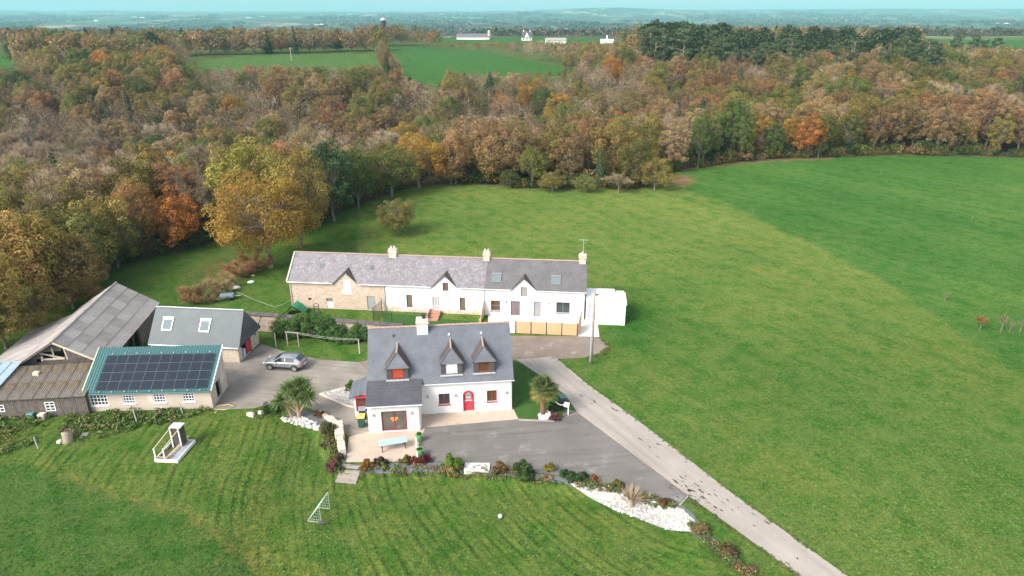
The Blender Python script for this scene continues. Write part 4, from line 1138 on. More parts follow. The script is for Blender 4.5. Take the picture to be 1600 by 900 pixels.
# pale blue sheets at the far end
BS = MB(); 
PB = thing('blue_sheet_roof', 'pale blue corrugated sheets beside the mossy lean-to roof', 'roof', (lt0[0] - 7.0 * math.cos(LTA) - .0, lt0[1] - 7.0 * math.sin(LTA), 0), LTA)
lay_sheets(PB, (-4.6, -.1, 2.16), (1, 0, 0), (.42, 1, .30), 3.6, 4.6, 4, 1, 6, .03, [METAL_BLUE], .006)
a = MB(); a.box(-4.4, -1.2, .6, .75, 0, 2.15); a.build('support_wall', WOOD_OLD, PB)

# ------------------------------------------------------------------ courtyard wall with slate coping
w0 = at0(387, 488, 2.15); w1 = at0(629, 507, 2.15)
WA = math.atan2(w1[1] - w0[1], w1[0] - w0[0]); WL = math.hypot(w1[0] - w0[0], w1[1] - w0[1])
CW = thing('courtyard_wall', 'old granite courtyard wall with dark slate coping behind the ivy', 'wall', (w0[0], w0[1], 0), WA)
a = MB(); a.box(-.3, WL, -.25, .25, 0, 1.98); a.build('masonry', STONE_BR, CW)
nco = 22
for i in range(nco):
    q = MB(); x0 = -.35 + (WL + .4) * i / nco; x1 = -.35 + (WL + .4) * (i + 1) / nco - .02; dz = random.uniform(-.02, .02)
    q.prism([(x0, -.38, 1.97 + dz), (x0, .38, 1.97 + dz), (x0, .38, 2.03 + dz), (x0, .05, 2.27 + dz), (x0, -.38, 2.03 + dz)], (x1 - x0, 0, 0)); q.build('coping_slab', SLATE_MOSS, CW)
q = MB(); q.box(WL, WL + .9, -.35, .4, 0, 1.75); q.build('end_pier', STONE_BR, CW)
q = MB(); q.beam((1.2, -.3, .9), (1.7, -.3, 1.95), .06); q.build('downpipe', ZINC, CW)
q = MB(); q.box(4.1, 5.2, -.29, -.25, 1.3, 1.95); q.build('limewash_patch', WHITE, CW)

# retaining wall of the terrace: low curved stone wall
RWp = [(497, 646), (515, 656), (529, 668), (532, 690), (536, 712)]
RW = thing('stone_retaining_wall', 'low curved pale stone wall between courtyard ramp and slate bed', 'wall', tuple(at0(529, 690)))
o_ = at0(529, 690); pts = [at0(*p) for p in RWp]
for (p1, p2), hgt, wd in zip(zip(pts[:-1], pts[1:]), (.3, .42, .75, .6), (.45, .5, .8, .6)):
    n_ = max(2, int(math.dist(p1, p2) / .55))
    for k in range(n_):
        t0, t1 = k / n_, (k + 1) / n_ - .03
        q = MB(); q.beam((p1[0] + (p2[0] - p1[0]) * t0 - o_[0], p1[1] + (p2[1] - p1[1]) * t0 - o_[1], hgt / 2 - .25), (p1[0] + (p2[0] - p1[0]) * t1 - o_[0], p1[1] + (p2[1] - p1[1]) * t1 - o_[1], hgt / 2 - .25), wd * random.uniform(.85, 1.1), hgt + .5 + random.uniform(-.05, .05))
        q.build('stone', STONE_CREAM, RW, bevel=.05)

# ------------------------------------------------------------------ foliage builders
def leaf_cards(P, Nn, size, asp=.62, rs=RS):
    """one rhombic leaf (spray) per point, facing along its normal with some tumble"""
    n = len(P)
    Nn = Nn / np.maximum(np.linalg.norm(Nn, axis=1, keepdims=True), 1e-6)
    r = rs.normal(size=(n, 3)); T = r - Nn * (r * Nn).sum(1, keepdims=True); T /= np.maximum(np.linalg.norm(T, axis=1, keepdims=True), 1e-6)
    Bt = np.cross(Nn, T)
    s = size * rs.uniform(.6, 1.35, (n, 1))
    bend = Nn * s * .18
    V = np.stack([P - T * s * .5, P - Bt * s * asp * .5 + bend, P + T * s * .5, P + Bt * s * asp * .5 + bend], 1).reshape(-1, 3)
    F = np.arange(4 * n).reshape(n, 4)
    return V, F
def mesh_cards(name, V, F, tint, mat):
    m = bpy.data.meshes.new(name); fast_mesh(m, V, F)
    a = m.attributes.new('tint', 'FLOAT_COLOR', 'POINT')
    t = np.ones((len(V), 4), np.float32); t[:, :tint.shape[1]] = np.repeat(tint, 4, 0)
    a.data.foreach_set('color', t.ravel())
    m.materials.append(mat)
    return m
def clump_crown(name, clumps, nleaf, size, mat, rs, squash=.8, up=.35, inner=.7):
    """clumps: list of (centre, radius)"""
    C = np.array([c for c, r in clumps]); Rr = np.array([r for c, r in clumps])
    w = Rr ** 2; cnt = np.maximum(3, (nleaf * w / w.sum()).astype(int))
    idx = np.repeat(np.arange(len(C)), cnt); n = len(idx)
    d = rs.normal(size=(n, 3)); d[:, 2] += .25; d /= np.linalg.norm(d, axis=1, keepdims=True)
    rad = Rr[idx][:, None] * rs.uniform(inner, 1.06, (n, 1))
    P = C[idx] + d * rad * np.array([1, 1, squash])
    Nn = d + rs.normal(size=(n, 3)) * .45 + np.array([0, 0, up])
    V, F = leaf_cards(P, Nn, size, rs=rs)
    ct = rs.uniform(0, 1, len(C)); ch = rs.uniform(0, 1, len(C))
    tint = np.stack([np.clip(.55 * ct[idx] + .45 * rs.uniform(0, 1, n), 0, 1), np.clip(.6 * ch[idx] + .4 * rs.uniform(0, 1, n), 0, 1)], 1)
    return mesh_cards(name, V, F, tint, mat)
def limb(mb, a, b, r0, r1, rs, n=5, k=4, sag=.0):
    a = Vector(a); b = Vector(b); L = (b - a).length; pts = []
    for i in range(k + 1):
        t = i / k; p = a.lerp(b, t) + Vector(rs.normal(size=3)) * L * .035 * (0 < i < k) + Vector((0, 0, L * .10 * math.sin(math.pi * t)))
        pts.append(p)
    mb.tube(pts, [r0 + (r1 - r0) * i / k for i in range(k + 1)], n, cap=False)
    return pts

def oak_meshes(seed, h=13.0, rad=6.0, base=3.2, nc=58, nleaf=7000, size=.46, bark=BARK, cr=1.0):
    rs = np.random.RandomState(seed)
    zc = base + (h - base) * .48; rz = (h - base) * .54
    clumps = []
    g = math.pi * (3 - math.sqrt(5))
    lob = rs.uniform(.82, 1.15, 7)
    for i in range(nc):
        y = 1 - 1.62 * (i + .5) / nc; t = g * i + rs.uniform(-.4, .4); q = math.sqrt(max(0, 1 - y * y))
        k = rs.uniform(.70, .98) * lob[int((t % (2 * math.pi)) / (2 * math.pi) * 7)]
        clumps.append(((rad * k * q * math.cos(t), rad * k * q * math.sin(t), zc + rz * k * y), rs.uniform(.85, 1.6) * rad / 6.0 * cr))
    for i in range(10):
        d = rs.normal(size=3) * .33; clumps.append(((rad * d[0], rad * d[1], zc + rz * d[2]), 1.9 * rad / 6))
    crown = clump_crown('crown', clumps, nleaf, size, LEAF, rs)
    mb = MB()
    top = base + (h - base) * .25
    mb.tube([(0, 0, -.8), (.05, 0, .5), (rs.uniform(-.2, .2), rs.uniform(-.2, .2), base), (rs.uniform(-.4, .4), rs.uniform(-.4, .4), top + 1)], [h * .034, h * .026, h * .021, h * .014], 8, cap=False)
    for i in range(0, nc, 4):
        c = Vector(clumps[i][0]); st = Vector((0, 0, base + (top - base) * rs.uniform(.1, 1)))
        pts = limb(mb, st, c, h * .011, h * .003, rs)
        for _ in range(2): limb(mb, pts[2], Vector(clumps[(i + 1 + _) % nc][0]), h * .005, h * .0015, rs, 4, 3)
    return mb.mesh('trunk', bark, True), crown

def bare_meshes(seed, h=12.0, rad=5.0, spread=1.0, twigs=1.0, bark=BARK):
    """leafless tree: limbs, branches and a haze of fine twigs"""
    rs = np.random.RandomState(seed); mb = MB(); tw_a = []; tw_b = []; tw_w = []
    th = h * .26
    mb.tube([(0, 0, -.8), (0, 0, th), (rs.uniform(-.3, .3), rs.uniform(-.3, .3), h * .55)], [h * .022, h * .016, h * .008], 7, cap=False)
    ends = []
    nl = 9
    for i in range(nl):
        t = 2 * math.pi * i / nl + rs.uniform(-.3, .3); el = rs.uniform(.45, 1.25)
        st = Vector((0, 0, th * rs.uniform(.75, 1.9)))
        e = Vector((rad * .62 * math.cos(t) * math.cos(el) * 1.5, rad * .62 * math.sin(t) * math.cos(el) * 1.5, st.z + (h * .42) * math.sin(el)))
        pts = limb(mb, st, e, h * .009, h * .004, rs, 5, 4)
        for j in range(5):
            s0 = pts[rs.randint(2, 5)]; d = Vector(rs.normal(size=3)) + (s0 - Vector((0, 0, h * .35))).normalized() * 1.5 + Vector((0, 0, .7))
            q = limb(mb, s0, s0 + d.normalized() * rs.uniform(.12, .22) * h, h * .0038, h * .0016, rs, 4, 3)
            ends += q[1:]
        ends += pts[2:]
    for s0 in ends:
        for j in range(int(20 * twigs)):
            d = Vector(rs.normal(size=3)) * .8 + (s0 - Vector((0, 0, h * .4))).normalized() * .9 + Vector((0, 0, .65))
            p1 = s0 + d.normalized() * rs.uniform(.05, .12) * h
            tw_a.append(s0); tw_b.append(p1); tw_w.append(.030)
            for k in range(2):
                s1 = s0.lerp(p1, rs.uniform(.4, .9)); d2 = Vector(rs.normal(size=3)) * .8 + d.normalized() + Vector((0, 0, .3))
                tw_a.append(s1); tw_b.append(s1 + d2.normalized() * rs.uniform(.04, .08) * h); tw_w.append(.022)
    A = np.array([tuple(x) for x in tw_a]); Bp = np.array([tuple(x) for x in tw_b]); w = np.array(tw_w)[:, None]
    d = Bp - A; r = rs.normal(size=A.shape); s_ = np.cross(d, r); s_ /= np.maximum(np.linalg.norm(s_, axis=1, keepdims=True), 1e-6)
    V = np.stack([A - s_ * w, A + s_ * w, Bp + s_ * w * .4, Bp - s_ * w * .4], 1).reshape(-1, 3); F = np.arange(len(V)).reshape(-1, 4)
    tint = rs.uniform(0, 1, (len(A), 2))
    return mb.mesh('trunk', bark, True), mesh_cards('crown', V, F, tint, TWIG)

def fir_meshes(seed, h=15.0, rad=3.4, n=5200, base=.08, size=.5, droop=.35, mat=None):
    rs = np.random.RandomState(seed)
    z = base + (1 - base) * (1 - np.sqrt(rs.uniform(0, 1, n)) ** 1.05)
    tier = np.floor(z * 17) / 17; zz = .6 * tier + .4 * z
    t = rs.uniform(0, 2 * math.pi, n); lob = .82 + .18 * np.sin(t * 5 + tier * 40)
    q = rad * (1 - zz) ** .85 * lob * np.sqrt(rs.uniform(.12, 1, n)); q += .1
    P = np.stack([q * np.cos(t), q * np.sin(t), h * zz - droop * q * .5 + rs.normal(size=n) * .12], 1)
    Nn = np.stack([np.cos(t) * .5, np.sin(t) * .5, np.ones(n)], 1) + rs.normal(size=(n, 3)) * .4
    V, F = leaf_cards(P, Nn, size, .45, rs)
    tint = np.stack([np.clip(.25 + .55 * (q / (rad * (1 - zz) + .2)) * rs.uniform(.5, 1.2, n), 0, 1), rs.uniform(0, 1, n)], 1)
    mb = MB(); mb.tube([(0, 0, -.8), (0, 0, h * .5), (0, 0, h * .98)], [h * .018, h * .011, .02], 6, cap=False)
    return mb.mesh('trunk', BARK, True), mesh_cards('crown', V, F, tint, mat or NEEDLE)

def pine_meshes(seed, h=17.0, n=4200):
    rs = np.random.RandomState(seed); mb = MB()
    ln = rs.uniform(-.8, .8, 2)
    mb.tube([(0, 0, -.8), (ln[0] * .3, ln[1] * .3, h * .4), (ln[0], ln[1], h * .95)], [h * .017, h * .013, h * .004], 6, cap=False)
    clumps = []
    for i in range(26):
        z = h * rs.uniform(.50, .98); t = rs.uniform(0, 2 * math.pi); q = rs.uniform(.3, 1) * 3.7 * math.sqrt(max(.1, 1 - abs((z / h - .70) / .36) ** 2))
        c = (ln[0] * z / h + q * math.cos(t), ln[1] * z / h + q * math.sin(t), z); clumps.append((c, rs.uniform(.9, 1.6)))
        limb(mb, (ln[0] * z / h, ln[1] * z / h, z - .8), c, .09, .03, rs, 4, 3)
    return mb.mesh('trunk', BARK_PALE, True), clump_crown('crown', clumps, n, .45, NEEDLE, rs, .55, .5)

def bush_mesh(seed, rx, ry, rz, n, size, mat=LEAF, nc=16, name='crown'):
    rs = np.random.RandomState(seed); cl = []
    for i in range(nc):
        d = rs.normal(size=3); d[2] = abs(d[2]) * .9; d /= np.linalg.norm(d); k = rs.uniform(.45, .85)
        cl.append(((d[0] * rx * k, d[1] * ry * k, d[2] * rz * k + rz * .12), rs.uniform(.28, .45) * min(rx, ry, rz * 1.1)))
    cl.append(((0, 0, rz * .3), min(rx, ry, rz) * .6))
    return clump_crown(name, cl, n, size, mat, rs, .85, .3, .5)

LIFT = (1.34, 1.28, 1.08)
COLS = {
    'ochre': (.27, .160, .036), 'orange': (.29, .125, .034), 'rust': (.205, .112, .058), 'olive': (.165, .135, .044), 'olivegreen': (.120, .128, .038),
    'green': (.080, .108, .034), 'darkgreen': (.035, .068, .034), 'brown': (.195, .130, .070), 'tan': (.225, .165, .092),
    'barebrown': (.195, .145, .104), 'baregrey': (.235, .190, .148), 'baremauve': (.185, .135, .104),
    'fir': (.036, .060, .034), 'pine': (.046, .066, .034), 'larch': (.28, .165, .07),
}
COLS = {k_: tuple(c_ * l_ for c_, l_ in zip(v_, LIFT)) for k_, v_ in COLS.items()}
OAKS = [oak_meshes(31 + i, h=13 + (i % 3) * .6 - .5, rad=6.0 + .4 * math.sin(i * 2.1), base=1.0 + .5 * (i % 3), nc=56 + 6 * (i % 3), nleaf=11000, size=.36) for i in range(5)]
OAKS.append(oak_meshes(97, h=13, rad=6.2, base=3.0, nc=100, nleaf=24000, size=.25, bark=BARK_PALE, cr=.82))
TALLS = [oak_meshes(71 + i, h=15, rad=4.6, base=1.3, nc=62, nleaf=9000, size=.36) for i in range(3)]
BARES = [bare_meshes(51 + i, h=12.5, rad=5.4) for i in range(4)]
FIRS = [fir_meshes(61 + i) for i in range(2)]
LARCH = [fir_meshes(66, 14, 3.0, 3000, .1, .5, .15, LEAF)]
PINES = [pine_meshes(81 + i) for i in range(4)]
KINDS = {  # kind: (meshes, nominal height, nominal crown diameter)
    'oak': (OAKS, 13.8, 15.2), 'tall': (TALLS, 16.0, 11.6), 'bare': (BARES, 12.5, 12.5), 'fir': (FIRS, 15.0, 6.8), 'larch': (LARCH, 14.0, 6.0), 'pine': (PINES, 17.0, 8.0)}

def plant_tree(name, label, cat, kind, loc, h, w, col, group=None, var=None, rz=None):
    mes, nh, nw = KINDS[kind]
    tm, cm = mes[var if var is not None else random.randrange(min(5, len(mes)))]
    t = thing(name, label, cat, loc, random.uniform(0, 6.28) if rz is None else rz, group)
    sx, sz = w / nw, h / nh
    e_ = random.uniform(.86, 1.16)
    a = link('trunk', tm, t); a.scale = (sx * e_, sx / e_, sz)
    b = link('crown', cm, t); b.scale = (sx * e_, sx / e_, sz)
    k = random.uniform(.76, 1.26)
    c = COLS[col] if isinstance(col, str) else (col[0] * 1.2, col[1] * 1.2, col[2] * 1.1)
    b.color = (c[0] * k * random.uniform(.93, 1.07), c[1] * k, c[2] * k * random.uniform(.9, 1.1), 1)
    return t

def tree_px(px, py, toppx, wpx, kind, col, name, label, cat, group=None, var=None, lift=0.0):
    """tree standing at pixel (px,py), its top seen at row toppx, crown wpx pixels wide"""
    p = at(px, py)
    d = ray(px, toppx); k = p.y / d[1]; ztop = CAM_H + d[2] * k
    dep = p.y * CP - (p.z - CAM_H) * SP
    return plant_tree(name, label, cat, kind, p, max(2.0, (ztop - p.z) * .97), max(1.2, wpx * dep / FPX), col, group, var)

# ------------------------------------------------------------------ trees one can point at
near = [
    (423, 418, 266, 184, 'oak', (.31, .195, .045), 'oak_tree', 'broad golden oak with pale trunk behind the stone barn', 'oak', 5),
    (471, 386, 228, 120, 'oak', 'olive', 'oak_tree', 'olive green oak just behind the golden oak', 'oak', 1),
    (400, 372, 216, 150, 'oak', (.20, .18, .045), 'oak_tree', 'yellow-green oak rising above the golden oak', 'oak', 2),
    (522, 345, 203, 92, 'tall', (.062, .098, .042), 'evergreen_tree', 'dark green leafy tree at the wood edge beside the oaks', 'evergreen', 0),
    (560, 325, 215, 88, 'oak', 'green', 'oak_tree', 'green rounded tree right of the dark evergreen', 'oak', 3),
    (612, 306, 222, 90, 'oak', 'olivegreen', 'oak_tree', 'yellowing green tree at the bend of the wood edge', 'oak', 4),
    (655, 293, 205, 100, 'oak', 'ochre', 'oak_tree', 'yellow-brown tree overlooking the lone field tree', 'oak', 1),
    (712, 287, 203, 88, 'oak', 'brown', 'oak_tree', 'bronze tree at the top of the pale pasture', 'oak', 2),
    (283, 388, 290, 100, 'oak', 'orange', 'beech_tree', 'bright orange beech above the paddock', 'beech', 3),
    (225, 398, 272, 90, 'oak', 'rust', 'beech_tree', 'rust-red beech left of the orange one', 'beech', 4),
    (335, 370, 240, 90, 'bare', 'barebrown', 'bare_tree', 'leafless brown tree behind the orange beech', 'bare tree', 0),
    (160, 425, 292, 130, 'oak', (.20, .17, .055), 'oak_tree', 'olive oak at the paddock corner behind the old barn', 'oak', 0),
    (95, 452, 300, 150, 'oak', (.19, .175, .055), 'oak_tree', 'large green-brown oak rising behind the old barn', 'oak', 3),
    (30, 500, 335, 160, 'oak', (.29, .20, .075), 'oak_tree', 'brown thinning oak beside the catslide of the old barn', 'oak', 2),
    (-30, 545, 350, 160, 'oak', (.25, .20, .065), 'oak_tree', 'olive oak left of the old barn', 'oak', 1),
    (120, 468, 362, 120, 'oak', (.28, .205, .08), 'oak_tree', 'low brown oak leaning over the old barn ridge', 'oak', 4),
    (20, 440, 280, 130, 'oak', (.17, .165, .05), 'oak_tree', 'green oak behind the brown thinning oak', 'oak', 4),
    (622, 366, 309, 78, 'oak', (.21, .19, .055), 'field_tree', 'small round tree standing alone in the pale pasture', 'tree', 1),
    (705, 291, 262, 34, 'bare', 'tan', 'hedge_tree', 'small thin hedge tree at the wood edge with a sparse tan crown', 'tree', 1),
    (797, 294, 263, 36, 'oak', 'green', 'hedge_tree', 'small green hedge tree on the pasture edge', 'tree', 2),
    (863, 300, 263, 44, 'oak', 'olive', 'hedge_tree', 'small yellow-green tree with split trunk on the pasture edge', 'tree', 3),
    (915, 301, 272, 40, 'oak', 'olivegreen', 'hedge_tree', 'low olive bush-like tree on the pasture edge', 'tree', 4),
    (966, 302, 272, 50, 'bare', 'baregrey', 'hedge_tree', 'low pale grey leafless thorn on the pasture edge', 'tree', 2),
    (1022, 297, 240, 60, 'oak', 'olive', 'oak_tree', 'olive brown oak beside the bare earth track', 'oak', 0),
    (1090, 262, 168, 42, 'tall', 'green', 'ivy_tree', 'tall bright green ivy-covered tree beyond the earth track', 'tree', 1),
    (1262, 246, 172, 62, 'tall', 'orange', 'oak_tree', 'orange oak at the edge of the far green pasture', 'oak', 2),
    (1278, 247, 185, 26, 'tall', 'olivegreen', 'oak_tree', 'narrow yellow-green tree against the orange oak', 'oak', 0),
    (766, 170, 108, 34, 'fir', 'fir', 'fir_tree', 'tall dark fir standing above the valley wood below the far meadow', 'fir', 0),
    (906, 175, 120, 20, 'fir', 'fir', 'fir_tree', 'slim dark fir right of the tall valley fir', 'fir', 1),
    (771, 262, 205, 24, 'fir', 'fir', 'fir_tree', 'young fir among brown trees above the pasture edge', 'fir', 1),
    (936, 290, 224, 24, 'fir', 'fir', 'fir_tree', 'slim fir in the wood edge behind the pale thorn', 'fir', 0),
    (420, 84, 44, 20, 'fir', 'fir', 'fir_tree', 'pointed fir at the hedge end above the far left meadow', 'fir', 0),
    (462, 84, 36, 14, 'fir', 'fir', 'fir_tree', 'slender spire-like fir in the hedge above the far left meadow', 'fir', 1),
    (702, 141, 105, 30, 'larch', 'larch', 'larch_tree', 'broad tan larch below the far meadow', 'larch', 0),
    (736, 141, 109, 14, 'larch', 'larch', 'larch_tree', 'slim golden larch beside the tall valley fir', 'larch', 0),
    (600, 106, 62, 30, 'oak', 'tan', 'hedge_tree', 'rounded tan tree heading the hedge between the two far meadows', 'tree', 1),
    (606, 118, 78, 34, 'oak', 'brown', 'hedge_tree', 'brown tree midway down the hedge between the two far meadows', 'tree', 2),
    (618, 134, 92, 40, 'bare', 'barebrown', 'hedge_tree', 'leafless tree at the foot of the hedge between the two far meadows', 'tree', 2),
]
near += [(1492, 97, 50, 22, 'pine', 'pine', 'pine_tree', 'broadest of the lone pines right of the grove', 'pine', 0), (1515, 97, 53, 22, 'pine', 'pine', 'pine_tree', 'second lone pine right of the grove', 'pine', 1), (1533, 97, 57, 13, 'pine', 'pine', 'pine_tree', 'slim pine among the lone pines right of the grove', 'pine', 2), (1552, 97, 58, 17, 'pine', 'pine', 'pine_tree', 'last lone pine before the pale far field', 'pine', 3),
    (70, 482, 328, 140, 'oak', (.27, .20, .065), 'oak_tree', 'golden-brown oak behind the old barn catslide', 'oak', 2), (132, 448, 312, 120, 'oak', (.17, .165, .05), 'oak_tree', 'green oak between barn ridge and paddock', 'oak', 0),
    (-10, 480, 300, 150, 'oak', (.20, .18, .055), 'oak_tree', 'olive oak deep behind the barn', 'oak', 3), (185, 418, 330, 90, 'oak', (.12, .13, .04), 'oak_tree', 'dark green oak at the paddock top', 'oak', 1),
    (60, 520, 440, 110, 'oak', (.25, .17, .06), 'thicket_tree', 'low bronze thicket against the barn catslide', 'thicket', 4), (115, 482, 418, 90, 'oak', (.27, .18, .07), 'thicket_tree', 'low copper thicket behind the barn ridge', 'thicket', 3), (150, 455, 405, 70, 'oak', (.22, .17, .07), 'thicket_tree', 'tan thicket at the paddock edge', 'thicket', 2), (10, 545, 455, 110, 'oak', (.24, .18, .06), 'thicket_tree', 'bronze thicket left of the barn', 'thicket', 1),
    (322, 468, 424, 60, 'bare', 'tan', 'thicket_tree', 'wispy grey-green scrub on the bank behind the garage', 'thicket', 0), (348, 452, 408, 56, 'bare', 'tan', 'thicket_tree', 'wispy tan scrub above the garage ridge', 'thicket', 1), (298, 474, 430, 52, 'bare', 'brown', 'thicket_tree', 'low brown scrub behind the garage roof', 'thicket', 2), (378, 432, 385, 64, 'bare', 'rust', 'thicket_tree', 'rusty twigs under the golden oak', 'thicket', 3), (398, 424, 366, 64, 'bare', 'rust', 'thicket_tree', 'reddish undergrowth beside the golden oak trunk', 'thicket', 0)]
_r = np.random.RandomState(17)
for i_, x_ in enumerate(range(28, 190, 15)):
    near.append((x_, 104 + _r.uniform(-3, 5), 50 + _r.uniform(-7, 10), _r.uniform(36, 52), 'oak', ('green', 'olive', 'brown', 'olivegreen', 'tan', 'rust')[_r.randint(6)], 'hedge_tree', 'big tree in the old hedge left of the far left meadow', 'tree', i_ % 5))
for i_, x_ in enumerate(range(198, 590, 22)):
    near.append((x_, float(np.interp(x_, [198, 300, 590], [98, 87, 79])), 53 + _r.uniform(-7, 6), _r.uniform(26, 40), 'oak', ('green', 'olive', 'brown', 'olivegreen', 'darkgreen', 'rust')[_r.randint(6)], 'hedge_tree', 'tree in the hedge along the top of the far left meadow', 'tree', i_ % 5))
occupied = []
for t_ in near:
    o = tree_px(*t_[:9], {'big': 'old hedge left of the far left meadow', 'tree': 'hedge above the far left meadow'}.get(t_[7].split(' in the')[0].split()[0]), t_[9])
    if t_[4] == 'bare' and t_[8] == 'thicket': o.location.z -= .42 * (o.children[0].scale.z * 12.5)
    occupied.append((o.location.x, o.location.y, t_[3] * o.location.y / FPX * .42))

# ------------------------------------------------------------------ the woods
def fnoise(x, y, s, k):
    return float(wob(np.array(x), np.array(y), s, k))
VIEW = [(690, 53), (965, 55), (965, 69), (690, 67)]
cand = []
rs = np.random.RandomState(5)
gy = 60.0
while gy < 640:
    sp = 6.6 if gy < 170 else (7.4 if gy < 330 else 8.6)
    nx_ = int(2 * .86 * gy / sp)
    for i in range(nx_ + 1):
        x = -.86 * gy + i * sp + rs.uniform(-.42, .42) * sp; y = gy + rs.uniform(-.42, .42) * sp
        u = x / y
        t = y - np.interp(u, _eu, _ey)
        if t < 2.0: continue
        z = gz(x, y); px, py = proj(x, y, z)
        if not (-70 < px < 1670): continue
        if any(in_poly(np.array([px]), np.array([py]), pl)[0] for pl in MEADOWS): continue
        # the meadows must stay in sight: nothing tall right in front of them
        _hh = np.array([3.0, 6, 9, 12, 14]); _qy = proj(np.full(5, x), np.full(5, y), z + _hh)
        hit = np.zeros(5, bool)
        for pl in MEADOWS[:3] + [VIEW, MEADOWS[4]]:
            for dx_ in (-9, 0, 9): hit |= in_poly(_qy[0] + dx_, _qy[1], pl)
        hmax = 99.0 if not hit.any() else float(_hh[int(np.argmax(hit))]) - .5
        if hmax < 3 and py < 100: continue
        hmax = max(hmax, 2.6)
        if any((x - ox) ** 2 + (y - oy) ** 2 < r_ * r_ for ox, oy, r_ in occupied): continue
        if ((px - 1365) / 42) ** 2 + ((py - 162) / 11) ** 2 < 1: continue
        if y > 345 and px < 1000 and rs.rand() < (.35 if y < 470 else .6): continue
        if y > 330 and px > 1440 and rs.rand() < .5: continue
        cand.append((x, y, z, px, py, t, hmax))
    gy += sp * .92
def pick(px, py, x, y, t):
    a = fnoise(x, y, 27, 0.3) + rs.normal() * .45; b = fnoise(x, y, 19, 3.1) + rs.normal() * .5
    if 1005 < px < 1450 and 82 < py < 138 and rs.rand() < (.8 if py < 118 else .45): return ('pine', 'pine')
    if 1480 < px < 1560 and 70 < py < 100: return ('pine', 'pine') if rs.rand() < .8 else ('bare', 'barebrown')
    if px < 560 and 200 < py < 330 and a > -.35: return ('bare', ('baregrey', 'barebrown', 'baremauve')[int(rs.randint(3))])
    if 620 < px < 1000 and 130 < py < 210 and rs.rand() < .5: return ('bare', 'baregrey' if b > 0 else 'barebrown')
    if rs.rand() < .018: return ('fir', 'fir')
    if a > .35: return ('bare', 'barebrown' if b > .3 else ('baremauve' if b > -.4 else 'baregrey'))
    k = 'tall' if (t < 14 and px > 1050) or rs.rand() < .25 else 'oak'
    if b > .95: return (k, 'rust')
    if b > .45: return (k, 'brown')
    if b > -.05: return (k, 'olive')
    if b > -.3: return (k, 'tan')
    if b > -.7: return (k, 'olivegreen')
    return (k, 'green' if rs.rand() < .6 else ('ochre' if rs.rand() < .7 else 'orange'))
LAB = {
    ('oak', 'rust'): ('russet_tree', 'rust-brown leafy tree in the valley wood', 'russet tree', 'rust-brown trees of the valley wood'),
    ('oak', 'orange'): ('russet_tree', 'bright orange tree among duller trees of the valley wood', 'russet tree', 'orange trees of the valley wood'),
    ('oak', 'brown'): ('brown_tree', 'brown-leaved rounded tree in the valley wood', 'brown tree', 'brown trees of the valley wood'),
    ('oak', 'tan'): ('tan_tree', 'pale tan-leaved rounded tree in the valley wood', 'tan tree', 'tan trees of the valley wood'),
    ('oak', 'olive'): ('olive_tree_crown', 'olive-yellow leafy tree in the valley wood', 'oak', 'olive-yellow oaks of the valley wood'),
    ('oak', 'ochre'): ('golden_tree', 'golden ochre tree in the valley wood', 'golden tree', 'golden trees of the valley wood'),
    ('oak', 'olivegreen'): ('green_tree', 'yellow-green leafy tree in the valley wood', 'green tree', 'yellow-green trees of the valley wood'),
    ('oak', 'green'): ('green_tree', 'full green leafy tree in the valley wood', 'green tree', 'green trees of the valley wood'),
    ('bare', 'baregrey'): ('bare_tree', 'pale grey leafless tree in the valley wood', 'bare tree', 'pale grey leafless trees of the valley wood'),
    ('bare', 'barebrown'): ('bare_tree', 'brown twiggy leafless tree in the valley wood', 'bare tree', 'brown leafless trees of the valley wood'),
    ('bare', 'baremauve'): ('bare_tree', 'mauve-brown leafless tree in the valley wood', 'bare tree', 'mauve-brown leafless trees of the valley wood'),
    ('fir', 'fir'): ('fir_tree', 'dark conical fir scattered in the valley wood', 'fir', 'firs scattered in the valley wood'),
    ('pine', 'pine'): ('pine_tree', 'dark tall-stemmed pine in the grove on the ridge', 'pine', 'pines of the ridge grove'),
}
COUNT = {}
far_list = []
cand.sort(key=lambda c: c[1])
